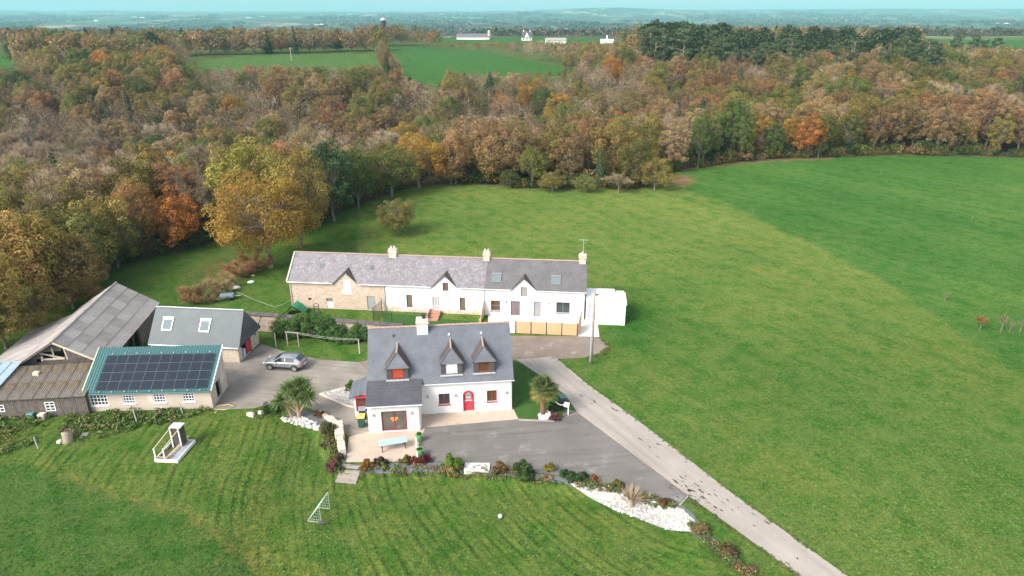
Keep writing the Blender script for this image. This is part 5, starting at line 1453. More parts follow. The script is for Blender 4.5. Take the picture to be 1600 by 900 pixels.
for (x, y, z, px, py, t, hmax) in cand:
    kind, col = pick(px, py, x, y, t)
    if t < 14 and kind == 'bare': kind, col = ('tall', ('brown', 'tan', 'olive')[int(rs.randint(3))]) if rs.rand() < .7 else ('bare', 'baremauve')
    h = {'oak': rs.uniform(8.5, 14), 'tall': rs.uniform(11, 15.5), 'bare': rs.uniform(9, 13), 'fir': rs.uniform(11, 16), 'pine': rs.uniform(11, 20.5) * (1.1 if px < 1130 else .9)}[kind]
    if t < 10 and px > 600: h *= rs.uniform(.72, .95)
    if h > hmax: h = hmax; kind = 'oak' if kind in ('tall', 'fir', 'pine') else kind; col = 'green' if col in ('fir', 'pine') else col
    w = h * {'oak': rs.uniform(.84, 1.2), 'tall': rs.uniform(.62, .85), 'bare': rs.uniform(.78, 1.05), 'fir': .42, 'pine': rs.uniform(.42, .55)}[kind]
    lk_ = ('oak' if kind == 'tall' else kind, col)
    nm, lab, cat, grp = LAB[lk_]
    if nm == 'olive_tree_crown': nm = 'oak_tree'
    COUNT[cat] = COUNT.get(cat, 0) + 1
    if y > 345 or COUNT[cat] > 290:
        far_list.append((x, y, z, h, w, COLS[col], kind)); continue
    sz_ = 'tall ' if h > 12.2 else ('low ' if h < 10.3 else '')
    if t < 9 and px > 1050: where = 'lining the green pasture'
    elif t < 9 and px > 620: where = 'fringing the pale pasture'
    elif y > 250 and px < 620: where = 'on the hillside around the far left meadow'
    elif y > 240 and px < 1000: where = 'on the hillside around the far dark green meadow'
    elif y > 240: where = 'on the slope below the pine grove' if px < 1440 else 'on the slope past the pine grove'
    elif px < 340: where = 'in the valley wood behind the barns'
    elif px < 620: where = 'in the wood behind the golden oak'
    elif px < 1050: where = 'in the wood above the pale pasture'
    else: where = 'in the wood behind the green pasture'
    if kind != 'pine':
        lab = sz_ + lab.replace('in the valley wood', where).replace('of the valley wood', where).replace('scattered ', '')
        grp = grp.replace('of the valley wood', where).replace('in the valley wood', where).replace('scattered ', '')
    else: lab = sz_ + lab.replace('tall-stemmed', 'bare-stemmed')
    plant_tree(nm, lab, cat, kind, (x, y, z), h, w, col, grp)

# hedgerows and woods on and beyond the ridge, far too many to count: one mass
hed = [[(30, 106), (180, 108)], [(110, 100), (300, 104)], [(180, 92), (420, 84)], [(300, 84), (600, 80)], [(25, 84), (120, 88)], [(600, 70), (700, 72)], [(560, 76), (640, 70)], [(640, 74), (760, 78)], [(700, 72), (860, 78)],
       [(880, 84), (1010, 92)], [(880, 96), (1010, 100)], [(900, 105), (1010, 112)], [(690, 54), (790, 53.5)], [(785, 55), (860, 54)], [(835, 56), (850, 56)], [(885, 60), (945, 60)], [(960, 66), (1010, 72)], [(1440, 52), (1600, 48)], [(1430, 82), (1600, 86)], [(1440, 90), (1600, 98)], [(1440, 100), (1600, 112)]]
for (p1, p2) in hed:
    A0, A1 = at(*p1), at(*p2); L = (A1 - A0).length; n_ = int(L / 4.2)
    for i in range(n_):
        p = A0.lerp(A1, (i + rs.uniform(0, 1)) / n_); x, y = p.x + rs.normal() * 3.0, p.y + rs.normal() * 5.0
        h = rs.uniform(8, 15) * (1.15 if p1[0] < 600 else .8); col = ('brown', 'olive', 'barebrown', 'baremauve', 'green', 'rust', 'tan', 'baremauve')[int(rs.randint(8))]
        z_ = gz(x, y)
        q_ = proj(np.full(6, x), np.full(6, y), z_ + h * np.linspace(.1, 1, 6))
        if any(in_poly(q_[0], q_[1], pl).any() for pl in MEADOWS[:3] + [VIEW, MEADOWS[4]]): h *= .4
        far_list.append((x, y, z_, h, h * rs.uniform(.75, 1.05), COLS[col], 'oak'))
def far_mass(name, lst, label, nper=420, size=.72, dim=.8):
    Vs, Fs, Cs = [], [], []; off = 0
    rs2 = np.random.RandomState(3)
    proto = []
    for i in range(6):
        cl = []
        for k in range(22):
            d = rs2.normal(size=3); d /= np.linalg.norm(d); d[2] = d[2] * .8 + .1; q = rs2.uniform(.55, .85); cl.append((np.array([.5 * d[0] * q, .5 * d[1] * q, .56 + .40 * d[2] * q]), rs2.uniform(.10, .17)))
        idx = rs2.randint(0, len(cl), nper); d = rs2.normal(size=(nper, 3)); d[:, 2] += .3; d /= np.linalg.norm(d, axis=1, keepdims=True)
        C_ = np.array([c[0] for c in cl])[idx]; r_ = np.array([c[1] for c in cl])[idx][:, None]
        proto.append((C_ + d * r_, d + rs2.normal(size=d.shape) * .4 + np.array([0, 0, .3]), rs2.uniform(.6, 1.4, len(cl))[idx] * rs2.uniform(.75, 1.25, nper)))
    for (x, y, z, h, w, c, kind) in lst:
        P, Nn, tn = proto[rs2.randint(6)]
        if kind == 'pine': P = P * np.array([1, 1, .55]) + np.array([0, 0, .42])
        if kind == 'fir': P = (P * np.array([1, 1, 1])); P = P * np.stack([1.25 - P[:, 2]] * 2 + [np.ones(nper)], 1)
        t = rs2.uniform(0, 6.28); ct, st = math.cos(t), math.sin(t)
        Q = np.stack([P[:, 0] * ct - P[:, 1] * st, P[:, 0] * st + P[:, 1] * ct, P[:, 2]], 1) * np.array([w, w, h]) + np.array([x, y, z])
        if kind == 'bare':
            Nn = np.cross(Q - np.array([x, y, z + h * .2]), rs2.normal(size=Q.shape))
            Q = np.repeat(Q, 2, 0) + rs2.normal(size=(2 * nper, 3)) * .5; Nn = np.repeat(Nn, 2, 0) + rs2.normal(size=Q.shape) * .5; tn = np.repeat(tn, 2)
            V, F = leaf_cards(Q, Nn, size * 1.2 * (h / 12), .13, rs2)
        else: V, F = leaf_cards(Q, Nn, size * (h / 12) * max(1.0, y / 600), .7, rs2)
        Vs.append(V); Fs.append(F + off); off += len(V)
        cc = np.array(c)[None, :] * dim * (tn * rs2.uniform(.85, 1.15))[:, None]
        Cs.append(np.repeat(cc, 4, 0))
    m = bpy.data.meshes.new(name); fast_mesh(m, np.concatenate(Vs), np.concatenate(Fs))
    a = m.attributes.new('cover', 'FLOAT_COLOR', 'POINT'); cc = np.concatenate(Cs); a.data.foreach_set('color', np.concatenate([cc, np.ones((len(cc), 1))], 1).astype(np.float32).ravel())
    mt, nt, b = new_mat(name); ac = N(nt, 'ShaderNodeAttribute'); ac.attribute_name = 'cover'; nt.links.new(ac.outputs['Color'], b.inputs['Base Color']); b.inputs['Roughness'].default_value = .9; b.inputs['Specular IOR Level'].default_value = .1
    m.materials.append(mt)
    o = link(name, m); tag(o, label, 'wood', kind='stuff')
far_mass('far_woodland', far_list, 'mixed autumn woods and hedgerows on the far ridge')
# woods of the plain beyond the ridge
pl_ = []
for i in range(3600):
    y = 900 * (7000 / 900) ** rs.uniform(0, 1); x = rs.uniform(-.85, .85) * y
    if wob(x, y * .5, 160 + y * .06, 1.7) + rs.normal() * .25 < .1: continue
    for k in range(2):
        xx, yy = x + rs.normal() * y * .012, y + rs.normal() * 22
        pl_.append((xx, yy, gz(xx, yy), rs.uniform(7, 13), rs.uniform(25, 70) * (1 + y / 3500), [(.045, .06, .032), (.07, .06, .042), (.035, .05, .03), (.09, .07, .055)][int(rs.randint(4))], 'oak'))
far_mass('plain_woodland', pl_, 'hazy blue-green woods scattered over the far plain', 60, 2.4, 1.3)

# undergrowth along the wood edge
us_ = []
for i in range(520):
    u = rs.uniform(-.8, .8); y = float(np.interp(u, _eu, _ey)) + abs(rs.normal()) * 3.0 + .6; x = u * y
    us_.append((x, y, gz(x, y) - .4, rs.uniform(1.0, 4.2), rs.uniform(2, 5), COLS[('green', 'brown', 'olive', 'darkgreen', 'green', 'olivegreen')[int(rs.randint(6))]], 'oak'))
far_mass('undergrowth', us_, 'dark brambles and scrub along the foot of the woods', 240, 1.2, .6)

# ------------------------------------------------------------------ car
def make_car():
    f = at0(424, 577); r = at0(463.5, 580); A = math.atan2(f[1] - r[1], f[0] - r[0])
    cx, cy = (f[0] + r[0]) / 2, (f[1] + r[1]) / 2 + .75
    T = thing('parked_car', 'silver-grey hatchback parked in the courtyard', 'car', (cx, cy, .012), A)
    PAINT, nt, b = new_mat('car_paint'); b.inputs['Base Color'].default_value = (.27, .285, .31, 1); b.inputs['Metallic'].default_value = .45; b.inputs['Roughness'].default_value = .28; b.inputs['Coat Weight'].default_value = .6; b.inputs['Coat Roughness'].default_value = .08
    # stations along x (front +): (x, half width sill, half width belt, z floor, z shoulder, z deck)
    st = [(2.15, .60, .66, .36, .55, .60), (2.02, .74, .80, .26, .66, .74), (1.6, .84, .87, .20, .72, .86), (1.0, .87, .90, .19, .80, .95), (.3, .87, .90, .19, .84, .97), (-.6, .87, .90, .19, .88, .99), (-1.4, .86, .89, .20, .92, 1.02), (-1.9, .80, .85, .26, .90, 1.02), (-2.12, .70, .76, .36, .80, .98)]
    vs = []; n = 8
    for (x, ws, wb_, zf, zs, zd) in st:
        vs += [(x, -ws, zf), (x, -wb_, (zf + zs) / 2), (x, -wb_ * .985, zs), (x, -wb_ * .86, zd), (x, wb_ * .86, zd), (x, wb_ * .985, zs), (x, wb_, (zf + zs) / 2), (x, ws, zf)]
    fs = []
    for i in range(len(st) - 1):
        for k in range(n): fs.append((i * n + k, i * n + (k + 1) % n, (i + 1) * n + (k + 1) % n, (i + 1) * n + k))
    fs += [tuple(range(n)), tuple(range((len(st) - 1) * n, len(st) * n))]
    body = MB().add(vs, fs).build('body', PAINT, T, True)
    md = body.modifiers.new('sub', 'SUBSURF'); md.levels = 1; md.render_levels = 2
    # cabin: pillars and roof in paint, glass panels proud of it
    cab = [(1.05, .74, .93), (.25, .60, 1.40), (-.55, .61, 1.46), (-1.35, .58, 1.40), (-1.95, .64, 1.02)]
    belt = [(1.10, .80, .93), (.3, .80, .96), (-.55, .80, .98), (-1.4, .78, 1.0), (-2.0, .72, 1.0)]
    v = [(x, -w, z) for x, w, z in belt] + [(x, -w, z) for x, w, z in cab] + [(x, w, z) for x, w, z in cab] + [(x, w, z) for x, w, z in belt]
    fc = []
    for i in range(4): fc += [(i, i + 1, 6 + i, 5 + i), (5 + i, 6 + i, 11 + i, 10 + i), (10 + i, 11 + i, 16 + i, 15 + i)]
    MB().add(v, fc).build('cabin', PAINT, T, True)
    cg = M_plain('car_glass', (.02, .025, .03), .05, 0, .9)
    def panel(name, pts, off, m=cg):
        p = [Vector(q) for q in pts]; nn = (p[1] - p[0]).cross(p[2] - p[0]).normalized()
        c = sum(p, Vector()) / len(p)
        if nn.dot(c - Vector((-.4, 0, .8))) < 0: nn = -nn
        MB().poly([tuple(q + nn * off) for q in p]).build(name, m, T, fix=False)
    panel('windscreen', [(1.0, -.68, .97), (1.0, .68, .97), (.30, .56, 1.38), (.30, -.56, 1.38)], .012)
    panel('rear_window', [(-1.88, -.58, 1.07), (-1.88, .58, 1.07), (-1.42, .52, 1.35), (-1.42, -.52, 1.35)], .02)
    for s in (-1, 1):
        panel('side_window', [(.85, s * .79, .98), (-.28, s * .80, 1.0), (-.28, s * .62, 1.38), (.22, s * .63, 1.35)], .03)
        panel('side_window', [(-.36, s * .80, 1.0), (-1.35, s * .79, 1.03), (-1.22, s * .62, 1.36), (-.36, s * .62, 1.39)], .03)
        MB().add([(.78, s * .86, .98), (.62, s * .86, .98), (.62, s * 1.03, 1.0), (.78, s * 1.0, 1.0), (.76, s * .86, 1.1), (.64, s * .86, 1.1), (.64, s * 1.03, 1.1), (.76, s * 1.0, 1.1)], [(0, 1, 2, 3), (4, 5, 6, 7), (0, 1, 5, 4), (1, 2, 6, 5), (2, 3, 7, 6), (3, 0, 4, 7)]).build('mirror', PAINT, T)
        MB().box(1.93, 2.09, s * .62 - .16, s * .62 + .14, .58, .70).build('headlight', M_plain('lamp_glass', (.7, .72, .75), .1), T, bevel=.03)
        MB().box(-2.13, -1.98, s * .66 - .13, s * .66 + .13, .74, .92).build('tail_light', RED, T, bevel=.03)
        for x in (1.30, -1.32):
            w = MB().disc((x, s * .82, .31), (0, 1, 0), .32, .22, 18).build('wheel', M_plain('tyre_rubber', (.02, .02, .02), .9), T)
            MB().disc((x, s * .935, .31), (0, 1, 0), .215, .02, 14).build('rim', METAL_GREY, w)
            ar = MB()
            for t0, t1 in zip(np.linspace(0, math.pi, 9)[:-1], np.linspace(0, math.pi, 9)[1:]):
                ar.beam((x + .37 * math.cos(t0), s * .885, .31 + .37 * math.sin(t0)), (x + .37 * math.cos(t1), s * .885, .31 + .37 * math.sin(t1)), .07, .06, (0, 1, 0))
            ar.build('wheel_arch', DARK, T)
    MB().box(2.06, 2.15, -.35, .35, .42, .56).build('grille', DARK, T); MB().box(-2.15, -2.08, -.26, .26, .52, .63).build('number_plate', WHITE2, T)
    lb = MB()
    for s in (-1, 1): lb.beam((1.0, s * .905, .22), (-1.0, s * .905, .22), .03, .08); lb.beam((-.33, s * .908, .28), (-.33, s * .906, .92), .012)
    lb.build('sill_trim', DARK, T)
make_car()

# ------------------------------------------------------------------ bins, pots, tables
def wheelie_bin(px, py, bodym, lidm, label, rz=0.0, h=1.05, off=(0, 0)):
    p = at0(px, py); T = thing('wheelie_bin', label, 'bin', (p[0] + off[0], p[1] + off[1], .035), rz)
    m = MB(); a, b_ = .24, .30
    m.add([(-a, -a, .06), (a, -a, .06), (a, a, .06), (-a, a, .06), (-b_, -b_, h), (b_, -b_, h), (b_, b_, h), (-b_, b_, h)], [(0, 3, 2, 1), (4, 5, 6, 7), (0, 1, 5, 4), (1, 2, 6, 5), (2, 3, 7, 6), (3, 0, 4, 7)])
    m.build('body', bodym, T, bevel=.02)
    l = MB(); l.prism([(-.33, -.36, h + .005), (-.33, .33, h + .005), (-.33, .33, h + .10), (-.33, -.30, h + .05)], (.66, 0, 0)); l.build('lid', lidm, T, bevel=.015)
    MB().tube([(-.26, .37, h - .02), (.26, .37, h - .02)], [.025, .025], 6).build('handle', bodym, T)
    for s in (-1, 1): MB().disc((s * .27, .24, .1), (1, 0, 0), .10, .06, 10).build('wheel', DARK, T)
GREENB = M_plain('dark_green_plastic', (.02, .075, .06), .5); YEL = M_plain('yellow_plastic', (.72, .60, .10), .5); GREYB = M_plain('dark_grey_plastic', (.05, .055, .065), .5); TEALB = M_plain('teal_plastic', (.08, .20, .19), .5)
wheelie_bin(565.5, 667, GREENB, YEL, 'dark green wheelie bin with yellow lid by the porch', R(4))
wheelie_bin(567, 655, GREYB, M_plain('grey_lid', (.25, .26, .3), .5), 'grey wheelie bin tucked behind the yellow-lidded one', R(10))
wheelie_bin(878.5, 636, GREYB, TEALB, 'dark grey wheelie bin with teal lid near the palm tree', R(18), 1.1)

p = at0(885, 648); MBX = thing('letter_box', 'white letter box on a post at the lane edge', 'letter box', (p[0], p[1], .03), R(-20))
MB().box(-.24, .24, -.17, .17, .85, 1.2).build('box', WHITE2, MBX, bevel=.02); MB().box(.12, .2, -.05, .05, 0, .85).build('post', WHITE2, MBX)
MB().tube([(-.24, 0, .95), (-.6, .02, .86), (-.95, .1, .95), (-1.1, .15, 1.02)], [.05, .05, .05, .05], 6).build('pipe', WHITE2, MBX, True)

pa, pb = at0(592, 697, .72), at0(634, 690, .72)
tx = thing('garden_table', 'long pale blue table on the terrace', 'table', ((pa[0] + pb[0]) / 2, (pa[1] + pb[1]) / 2 + .35, .046), math.atan2(pb[1] - pa[1], pb[0] - pa[0]))
BLUE = M_rough('pale_blue_top', (.36, .50, .58), (.31, .44, .52), 1, .5, .05)
MB().box(-1.15, 1.15, -.42, .42, .66, .71).build('table_top', BLUE, tx, bevel=.01)
for sx in (-1, 1):
    for sy in (-1, 1): MB().box(sx * .95 - .035, sx * .95 + .035, sy * .32 - .035, sy * .32 + .035, 0, .66).build('leg', DARK, tx)

POT = M_plain('lime_green_glaze', (.15, .36, .13), .35)
def pot(px, py, label, seed):
    p = at0(px, py); T = thing('plant_pot', label, 'plant pot', (p[0], p[1], .046))
    m = MB(); m.tube([(0, 0, 0), (0, 0, .62), (0, 0, .68), (0, 0, .60)], [.20, .31, .33, .28], 14); m.build('pot', POT, T, False)
    o = link('foliage', bush_mesh(seed, .26, .26, .3, 260, .12, LEAF, 8, 'foliage'), T); o.location = (0, 0, .58); o.color = (.07, .12, .03, 1)
pot(655, 690, 'lime green pot on the terrace edge nearer the house', 201); pot(657, 713, 'lime green pot beside the dark red shrub', 202)
LR = thing('low_rail', 'low white terrace rail between the two green pots', 'rail', tuple(at0(651, 705)))
c0 = at0(651, 705); e0_, e1_ = at0(650, 686), at0(652.5, 721)
for t in (0, .33, .66, 1): x, y = e0_[0] + (e1_[0] - e0_[0]) * t - c0[0], e0_[1] + (e1_[1] - e0_[1]) * t - c0[1]; MB().box(x - .04, x + .04, y - .04, y + .04, 0, .5).build('post', WHITE2, LR)
MB().beam((e0_[0] - c0[0], e0_[1] - c0[1], .44), (e1_[0] - c0[0], e1_[1] - c0[1], .44), .08, .09).build('rail', WHITE2, LR)

# timber steps down to the lawn, white slab
q0 = at0(553, 726); SS = thing('timber_steps', 'grey timber garden steps from terrace down to the lawn', 'steps', (q0[0], q0[1], 0), R(-8))
for k in range(4): MB().box(-.95, .75, -.42 * (k + 1) - .02, -.42 * k, -.14 * k - .2, -.14 * k + .02).build('step', WOOD_POST, SS, bevel=.02)
q0 = at(745, 740); SLB = MB(); SLB.box(-1.02, 1.02, 0, 1.05, 0, .5)
slb = SLB.build('concrete_slab', M_rough('lichened_white_concrete', (.70, .68, .65), (.45, .43, .41), 2.2, .9, .3, 9, (.22, .21, .2), .57, 1.2), bevel=.02); slb.location = (q0.x, q0.y, -.38); slb.rotation_euler = (0, 0, R(-1)); tag(slb, 'lichened white concrete slab in the shrub bed', 'slab')

# ------------------------------------------------------------------ goal, ball, raft-like platform, posts, stump
g0 = at(502, 817); g1 = at(515.5, 795.5); gb = at(481.5, 818.5)
GT = thing('football_goal', 'small white football goal with net on the lawn', 'goal', g0, math.atan2(g1.y - g0.y, g1.x - g0.x))
gw = (g1 - g0).length; gd_ = 1.05; gh = 1.55
m = MB()
m.tube([(0, 0, 0), (0, 0, gh)], [.02, .02], 6); m.tube([(gw, 0, 0), (gw, 0, gh)], [.02, .02], 6); m.tube([(0, 0, gh), (gw, 0, gh)], [.02, .02], 6)
m.tube([(0, 0, gh), (0, gd_, .03)], [.025, .025], 5); m.tube([(gw, 0, gh), (gw, gd_, .03)], [.025, .025], 5); m.tube([(0, gd_, .03), (gw, gd_, .03)], [.025, .025], 5); m.tube([(0, 0, .03), (0, gd_, .03)], [.02, .02], 5); m.tube([(gw, 0, .03), (gw, gd_, .03)], [.02, .02], 5)
m.build('frame', ZINC, GT)
m = MB()
for k in range(13): t = k / 12; m.beam((gw * t, 0, gh), (gw * t, gd_, .03), .009)
for k in range(10): t = k / 9; m.beam((0, gd_ * t, gh - (gh - .03) * t), (gw, gd_ * t, gh - (gh - .03) * t), .009)
for xx in (0, gw):
    for k in range(7): t = k / 6; m.beam((xx, gd_ * t, 0), (xx, gd_ * t, gh * (1 - t) + .02), .008); m.beam((xx, 0, gh * t), (xx, gd_ * (1 - t), gh * t), .008)
m.build('net', M_plain('net_cord', (.55, .62, .58), .8), GT)['kind'] = 'stuff'
wb_ = at(505, 818.5); o = MB(); o.tube([(-.45, 0, .07), (-.2, .02, .10), (.1, 0, .10), (.45, .03, .05)], [.03, .12, .10, .03], 7); bag = o.build('sandbag', M_plain('black_white_bag', (.06, .06, .06), .8), None, True); bag.location = wb_; tag(bag, 'black weight bag lying at the foot of the goal', 'bag')
bm_ = bmesh.new(); bmesh.ops.create_icosphere(bm_, subdivisions=3, radius=.16); me = bpy.data.meshes.new('football'); bm_.to_mesh(me); bm_.free(); me.materials.append(WHITE2); me.polygons.foreach_set('use_smooth', [True] * len(me.polygons))
bp = at(781.5, 809); o = link('football', me); o.location = (bp.x, bp.y, bp.z + .15); tag(o, 'white ball lying on the lawn', 'ball')

q0 = at0(242, 722); PT = thing('platform_frame', 'white-edged low platform with posts and upright dark box on the lawn', 'platform', (q0[0], q0[1], 0), R(-4))
MB().box(0, 1.95, 0, .06, .0, .30).build('white_edge', WHITE2, PT); MB().box(1.89, 1.95, .06, 2.9, .0, .28).build('white_edge', WHITE2, PT); MB().box(0, .06, .06, 2.9, .0, .26).build('white_edge', WHITE2, PT); MB().box(.06, 1.89, 2.84, 2.9, 0, .26).build('white_edge', WHITE2, PT)
MB().box(.95, 1.88, .07, 2.83, .10, .20).build('deck', M_rough('blue_grey_sheet', (.40, .44, .48), (.22, .2, .2), .7, .5, .1, 4), PT); MB().box(.07, .94, .07, 1.6, .05, .12).build('earth_floor', SOIL, PT)
MB().beam((.95, .0, .36), (1.25, 3.2, .42), .14, .05).build('plank', WOOD_NEW, PT); MB().beam((.1, .25, .33), (.9, .25, .33), .1, .04).build('plank', WOOD_NEW, PT)
for x, y, h in ((.08, .1, 1.25), (.85, .1, 1.25), (.5, 2.0, 1.95), (1.25, 1.95, 1.95)): MB().box(x - .045, x + .045, y - .045, y + .045, .05, h).build('post', WHITE2, PT)
MB().box(.55, 1.35, 2.05, 2.7, .1, 1.93).build('dark_box', WOOD_DK, PT, bevel=.02); MB().box(.42, 1.42, 1.95, 2.8, 1.95, 2.0).build('top_sheet', ZINC, PT)
MB().beam((.08, .1, 1.22), (.5, 2.0, 1.9), .045).build('rail', STONECAP, PT); MB().beam((.85, .1, 1.22), (1.28, 1.97, 1.9), .045).build('rail', STONECAP, PT)

for (px, py, h, lab) in ((59.5, 701, 1.15, 'white post on the rough grass near the tree stump'), (215, 663, 1.5, 'white post standing before the third shed window'), (285.5, 647, 1.1, 'pale post in the weeds at the shed front')):
    p = at(px, py); o = MB().tube([(0, 0, -.1), (.03, 0, h)], [.055, .05], 7).build('fence_post', ZINC); o.location = p; o.rotation_euler = (0, R(-5), 0); tag(o, lab, 'post')
p = at(107, 690); rs = np.random.RandomState(9)
SP_ = thing('tree_stump', 'tall broken tree stump with reddish top near the lean-to', 'stump', p)
m = MB(); m.tube([(0, 0, -.2), (.02, 0, .3), (.05, 0, .9), (.0, .1, 1.25)], [.52, .38, .40, .30], 11); me_ = m.build('trunk', BARK_PALE, SP_, True)
o = link('dead_growth', bush_mesh(77, .5, .45, .45, 350, .16, LEAF, 9, 'dead_growth'), SP_); o.location = (0, 0, 1.0); o.color = (.14, .06, .035, 1)
for (px, py, sx, lab) in ((93, 690, .35, 'pale flat stone left of the tree stump'), (130, 681, .45, 'pale stone right of the tree stump'), (131, 663, .4, 'pale stone in the weeds behind the stump'), (408, 645, .4, 'pale stone at the courtyard corner'), (392, 648, .5, 'flat stone by the yard hose')):
    p = at(px, py); bm_ = bmesh.new(); bmesh.ops.create_icosphere(bm_, subdivisions=2, radius=sx)
    for v in bm_.verts: v.co = Vector((v.co.x * (1 + .25 * math.sin(v.co.y * 9)), v.co.y * .7, v.co.z * .45))
    me = bpy.data.meshes.new('field_stone'); bm_.to_mesh(me); bm_.free(); me.materials.append(STONECAP); o = link('field_stone', me); o.location = p; o.rotation_euler = (0, 0, px); tag(o, lab, 'stone')
hs = MB(); hp = [at0(x, y) for x, y in ((333, 637), (345, 634), (358, 633), (366, 636), (352, 641), (340, 641), (336, 646))]
hs.tube([(a_[0], a_[1], .05) for a_ in hp], [.035] * len(hp), 6); o = hs.build('garden_hose', M_plain('yellow_hose', (.62, .5, .22), .6), None, True); tag(o, 'yellow hose lying at the shed corner', 'hose')
for (px, py, mm, lab) in ((52, 652, TEALB, 'teal plastic crate against the lean-to boards'), (69, 653, STONECAP, 'cream sack standing against the lean-to boards')):
    p = at0(px, py); T = MB(); T.add([(-.27, -.2, 0), (.27, -.2, 0), (.27, .2, 0), (-.27, .2, 0), (-.31, -.24, .55), (.31, -.24, .6), (.31, .24, .6), (-.31, .24, .55)], [(0, 3, 2, 1), (4, 5, 6, 7), (0, 1, 5, 4), (1, 2, 6, 5), (2, 3, 7, 6), (3, 0, 4, 7)])
    o = T.build('crate' if mm is TEALB else 'sack', mm, None, bevel=.03); o.location = (p[0], p[1] - .15, 0); tag(o, lab, 'crate' if mm is TEALB else 'sack')

# clothes lines in the courtyard garden
c0 = at0(432, 543); CL = thing('clothes_line', 'wooden clothes-line posts with sagging line before the ivy', 'clothes line', (c0[0], c0[1], 0))
pp = [(at0(x, y)[0] - c0[0], at0(x, y)[1] - c0[1]) for x, y in ((432, 543), (450, 541), (467.5, 543), (562, 553))]
for i, (x, y) in enumerate(pp): MB().box(x - .05, x + .05, y - .05, y + .05, 0, (1.75, 1.7, 1.7, 1.7)[i]).build('post', WOOD_POST if i < 3 else ZINC, CL)
MB().beam((pp[1][0] - .1, pp[1][1], 1.75), (pp[2][0] + .2, pp[2][1], 1.75), .12, .1).build('cross_bar', WOOD_POST, CL)
m = MB(); A0 = Vector((*pp[2], 1.7)); A1 = Vector((*pp[3], 1.68)); m.tube([A0.lerp(A1, t) + Vector((0, 0, -.9 * t * (1 - t))) for t in np.linspace(0, 1, 12)], [.008] * 12, 4); m.tube([A0.lerp(A1, t) + Vector((0, .25, -.8 * t * (1 - t))) for t in np.linspace(0, 1, 12)], [.007] * 12, 4); m.build('line', ZINC, CL)

# things in the barn yard
g0 = LW(1.1, -1.9); TP = thing('green_tarpaulin', 'green tarpaulin over a frame by the stone barn corner', 'tarpaulin', g0, LA)
m = MB(); m.add([(-1.1, -.8, .15), (0, -.9, 1.35), (1.3, -.6, .35), (-1.0, .7, .15), (.2, .8, 1.45), (1.5, .7, .45), (.65, -.75, .95), (.85, .75, 1.0)], [(0, 1, 4, 3), (1, 6, 7, 4), (6, 2, 5, 7)]); m.build('sheet', M_rough('green_tarp', (.03, .22, .10), (.02, .15, .07), 3, .45, .5, 5), TP, True)
for x, y, z in ((-1.1, -.8, .2), (1.3, -.6, .4), (0, -.9, 1.35), (.2, .8, 1.45), (1.5, .7, .5), (-1.0, .7, .2)): MB().tube([(x, y, 0), (x, y, z)], [.03, .03], 5).build('pole', DARK, TP)
MB().beam((0, -.92, 1.38), (1.5, -.5, .42), .09, .12).build('dark_bar', DARK, TP)
g0 = LW(3.75, -1.6); HT = thing('hand_trolley', 'dark upright hand trolley in the barn yard', 'trolley', g0, LA)
m = MB(); m.tube([(-.3, 0, .15), (-.3, .1, 1.2), (0, .12, 1.3), (.3, .1, 1.2), (.3, 0, .15)], [.05] * 5, 6); m.beam((-.3, .05, .6), (.3, .05, .6), .06); m.beam((-.3, .05, .9), (.3, .05, .9), .06); m.build('frame', DARK, HT)
for s in (-1, 1): MB().disc((s * .36, .05, .16), (1, 0, 0), .16, .07, 12).build('wheel', DARK, HT)
MB().box(-.3, .3, -.35, .0, .05, .1).build('foot_plate', DARK, HT)
bt = at0(357, 468); BT = thing('small_trailer', 'blue-grey tarp-covered trailer at the track behind the garage', 'trailer', (bt[0], bt[1], 0), R(15))
MB().box(-.95, .75, -.5, .5, .35, .75).build('body', M_rough('blue_grey_tarp', (.19, .24, .29), (.13, .17, .21), 2, .6, .3), BT, bevel=.06)
for s in (-1, 1): MB().disc((0, s * .58, .28), (0, 1, 0), .28, .14, 14).build('wheel', DARK, BT)
MB().tube([(.75, 0, .4), (1.5, 0, .45)], [.04, .04], 6).build('drawbar', ZINC, BT)
for (px, py, sx, lab) in ((368, 450, .55, 'larger white stone on the track bank behind the garage'), (392, 441, .4, 'smaller white stone further up the track bank'), (395, 431, .25, 'small pale stone highest on the track bank')):
    p = at0(px, py); bm_ = bmesh.new(); bmesh.ops.create_icosphere(bm_, subdivisions=2, radius=sx)
    for v in bm_.verts: v.co = Vector((v.co.x * 1.2, v.co.y * .7 * (1 + .2 * math.sin(v.co.x * 8)), v.co.z * .6))
    me = bpy.data.meshes.new('white_stone'); bm_.to_mesh(me); bm_.free(); me.materials.append(WHITE2); o = link('white_stone', me); o.location = p; o.rotation_euler = (0, 0, .5); tag(o, lab, 'stone')
rp = MB(); A0 = Vector((*at0(371, 466)[:2], .9)); A1 = Vector((*at0(430, 484)[:2], .35)); A2 = Vector((*LW(0)[:2], 1.0))
rp.tube([A0, A0.lerp(A1, .5) - Vector((0, 0, .1)), A1, A1.lerp(A2, .5) - Vector((0, 0, .1)), A2], [.012] * 5, 4); o = rp.build('rope_line', ZINC); tag(o, 'slack white rope strung across the grass to the barn corner', 'rope')

# ------------------------------------------------------------------ utility pole
p = at0(923.5, 569); UP = thing('utility_pole', 'grey timber utility pole on the grass beside the lane end', 'utility pole', (p[0], p[1], 0))
MB().tube([(0, 0, -.2), (.02, 0, 4), (.03, 0, 8.3)], [.15, .125, .10], 9).build('pole', WOOD_POST, UP, True); MB().box(.02, .42, -.05, .05, 7.75, 7.9).build('bracket', DARK, UP)
for k in range(2): MB().tube([(.18 + .16 * k, 0, 7.9), (.18 + .16 * k, 0, 8.05)], [.04, .03], 7).build('insulator', WHITE2, UP)
MB().box(-.17, -.1, -.07, .07, .3, 3.2).build('cable_guard', ZINC, UP)

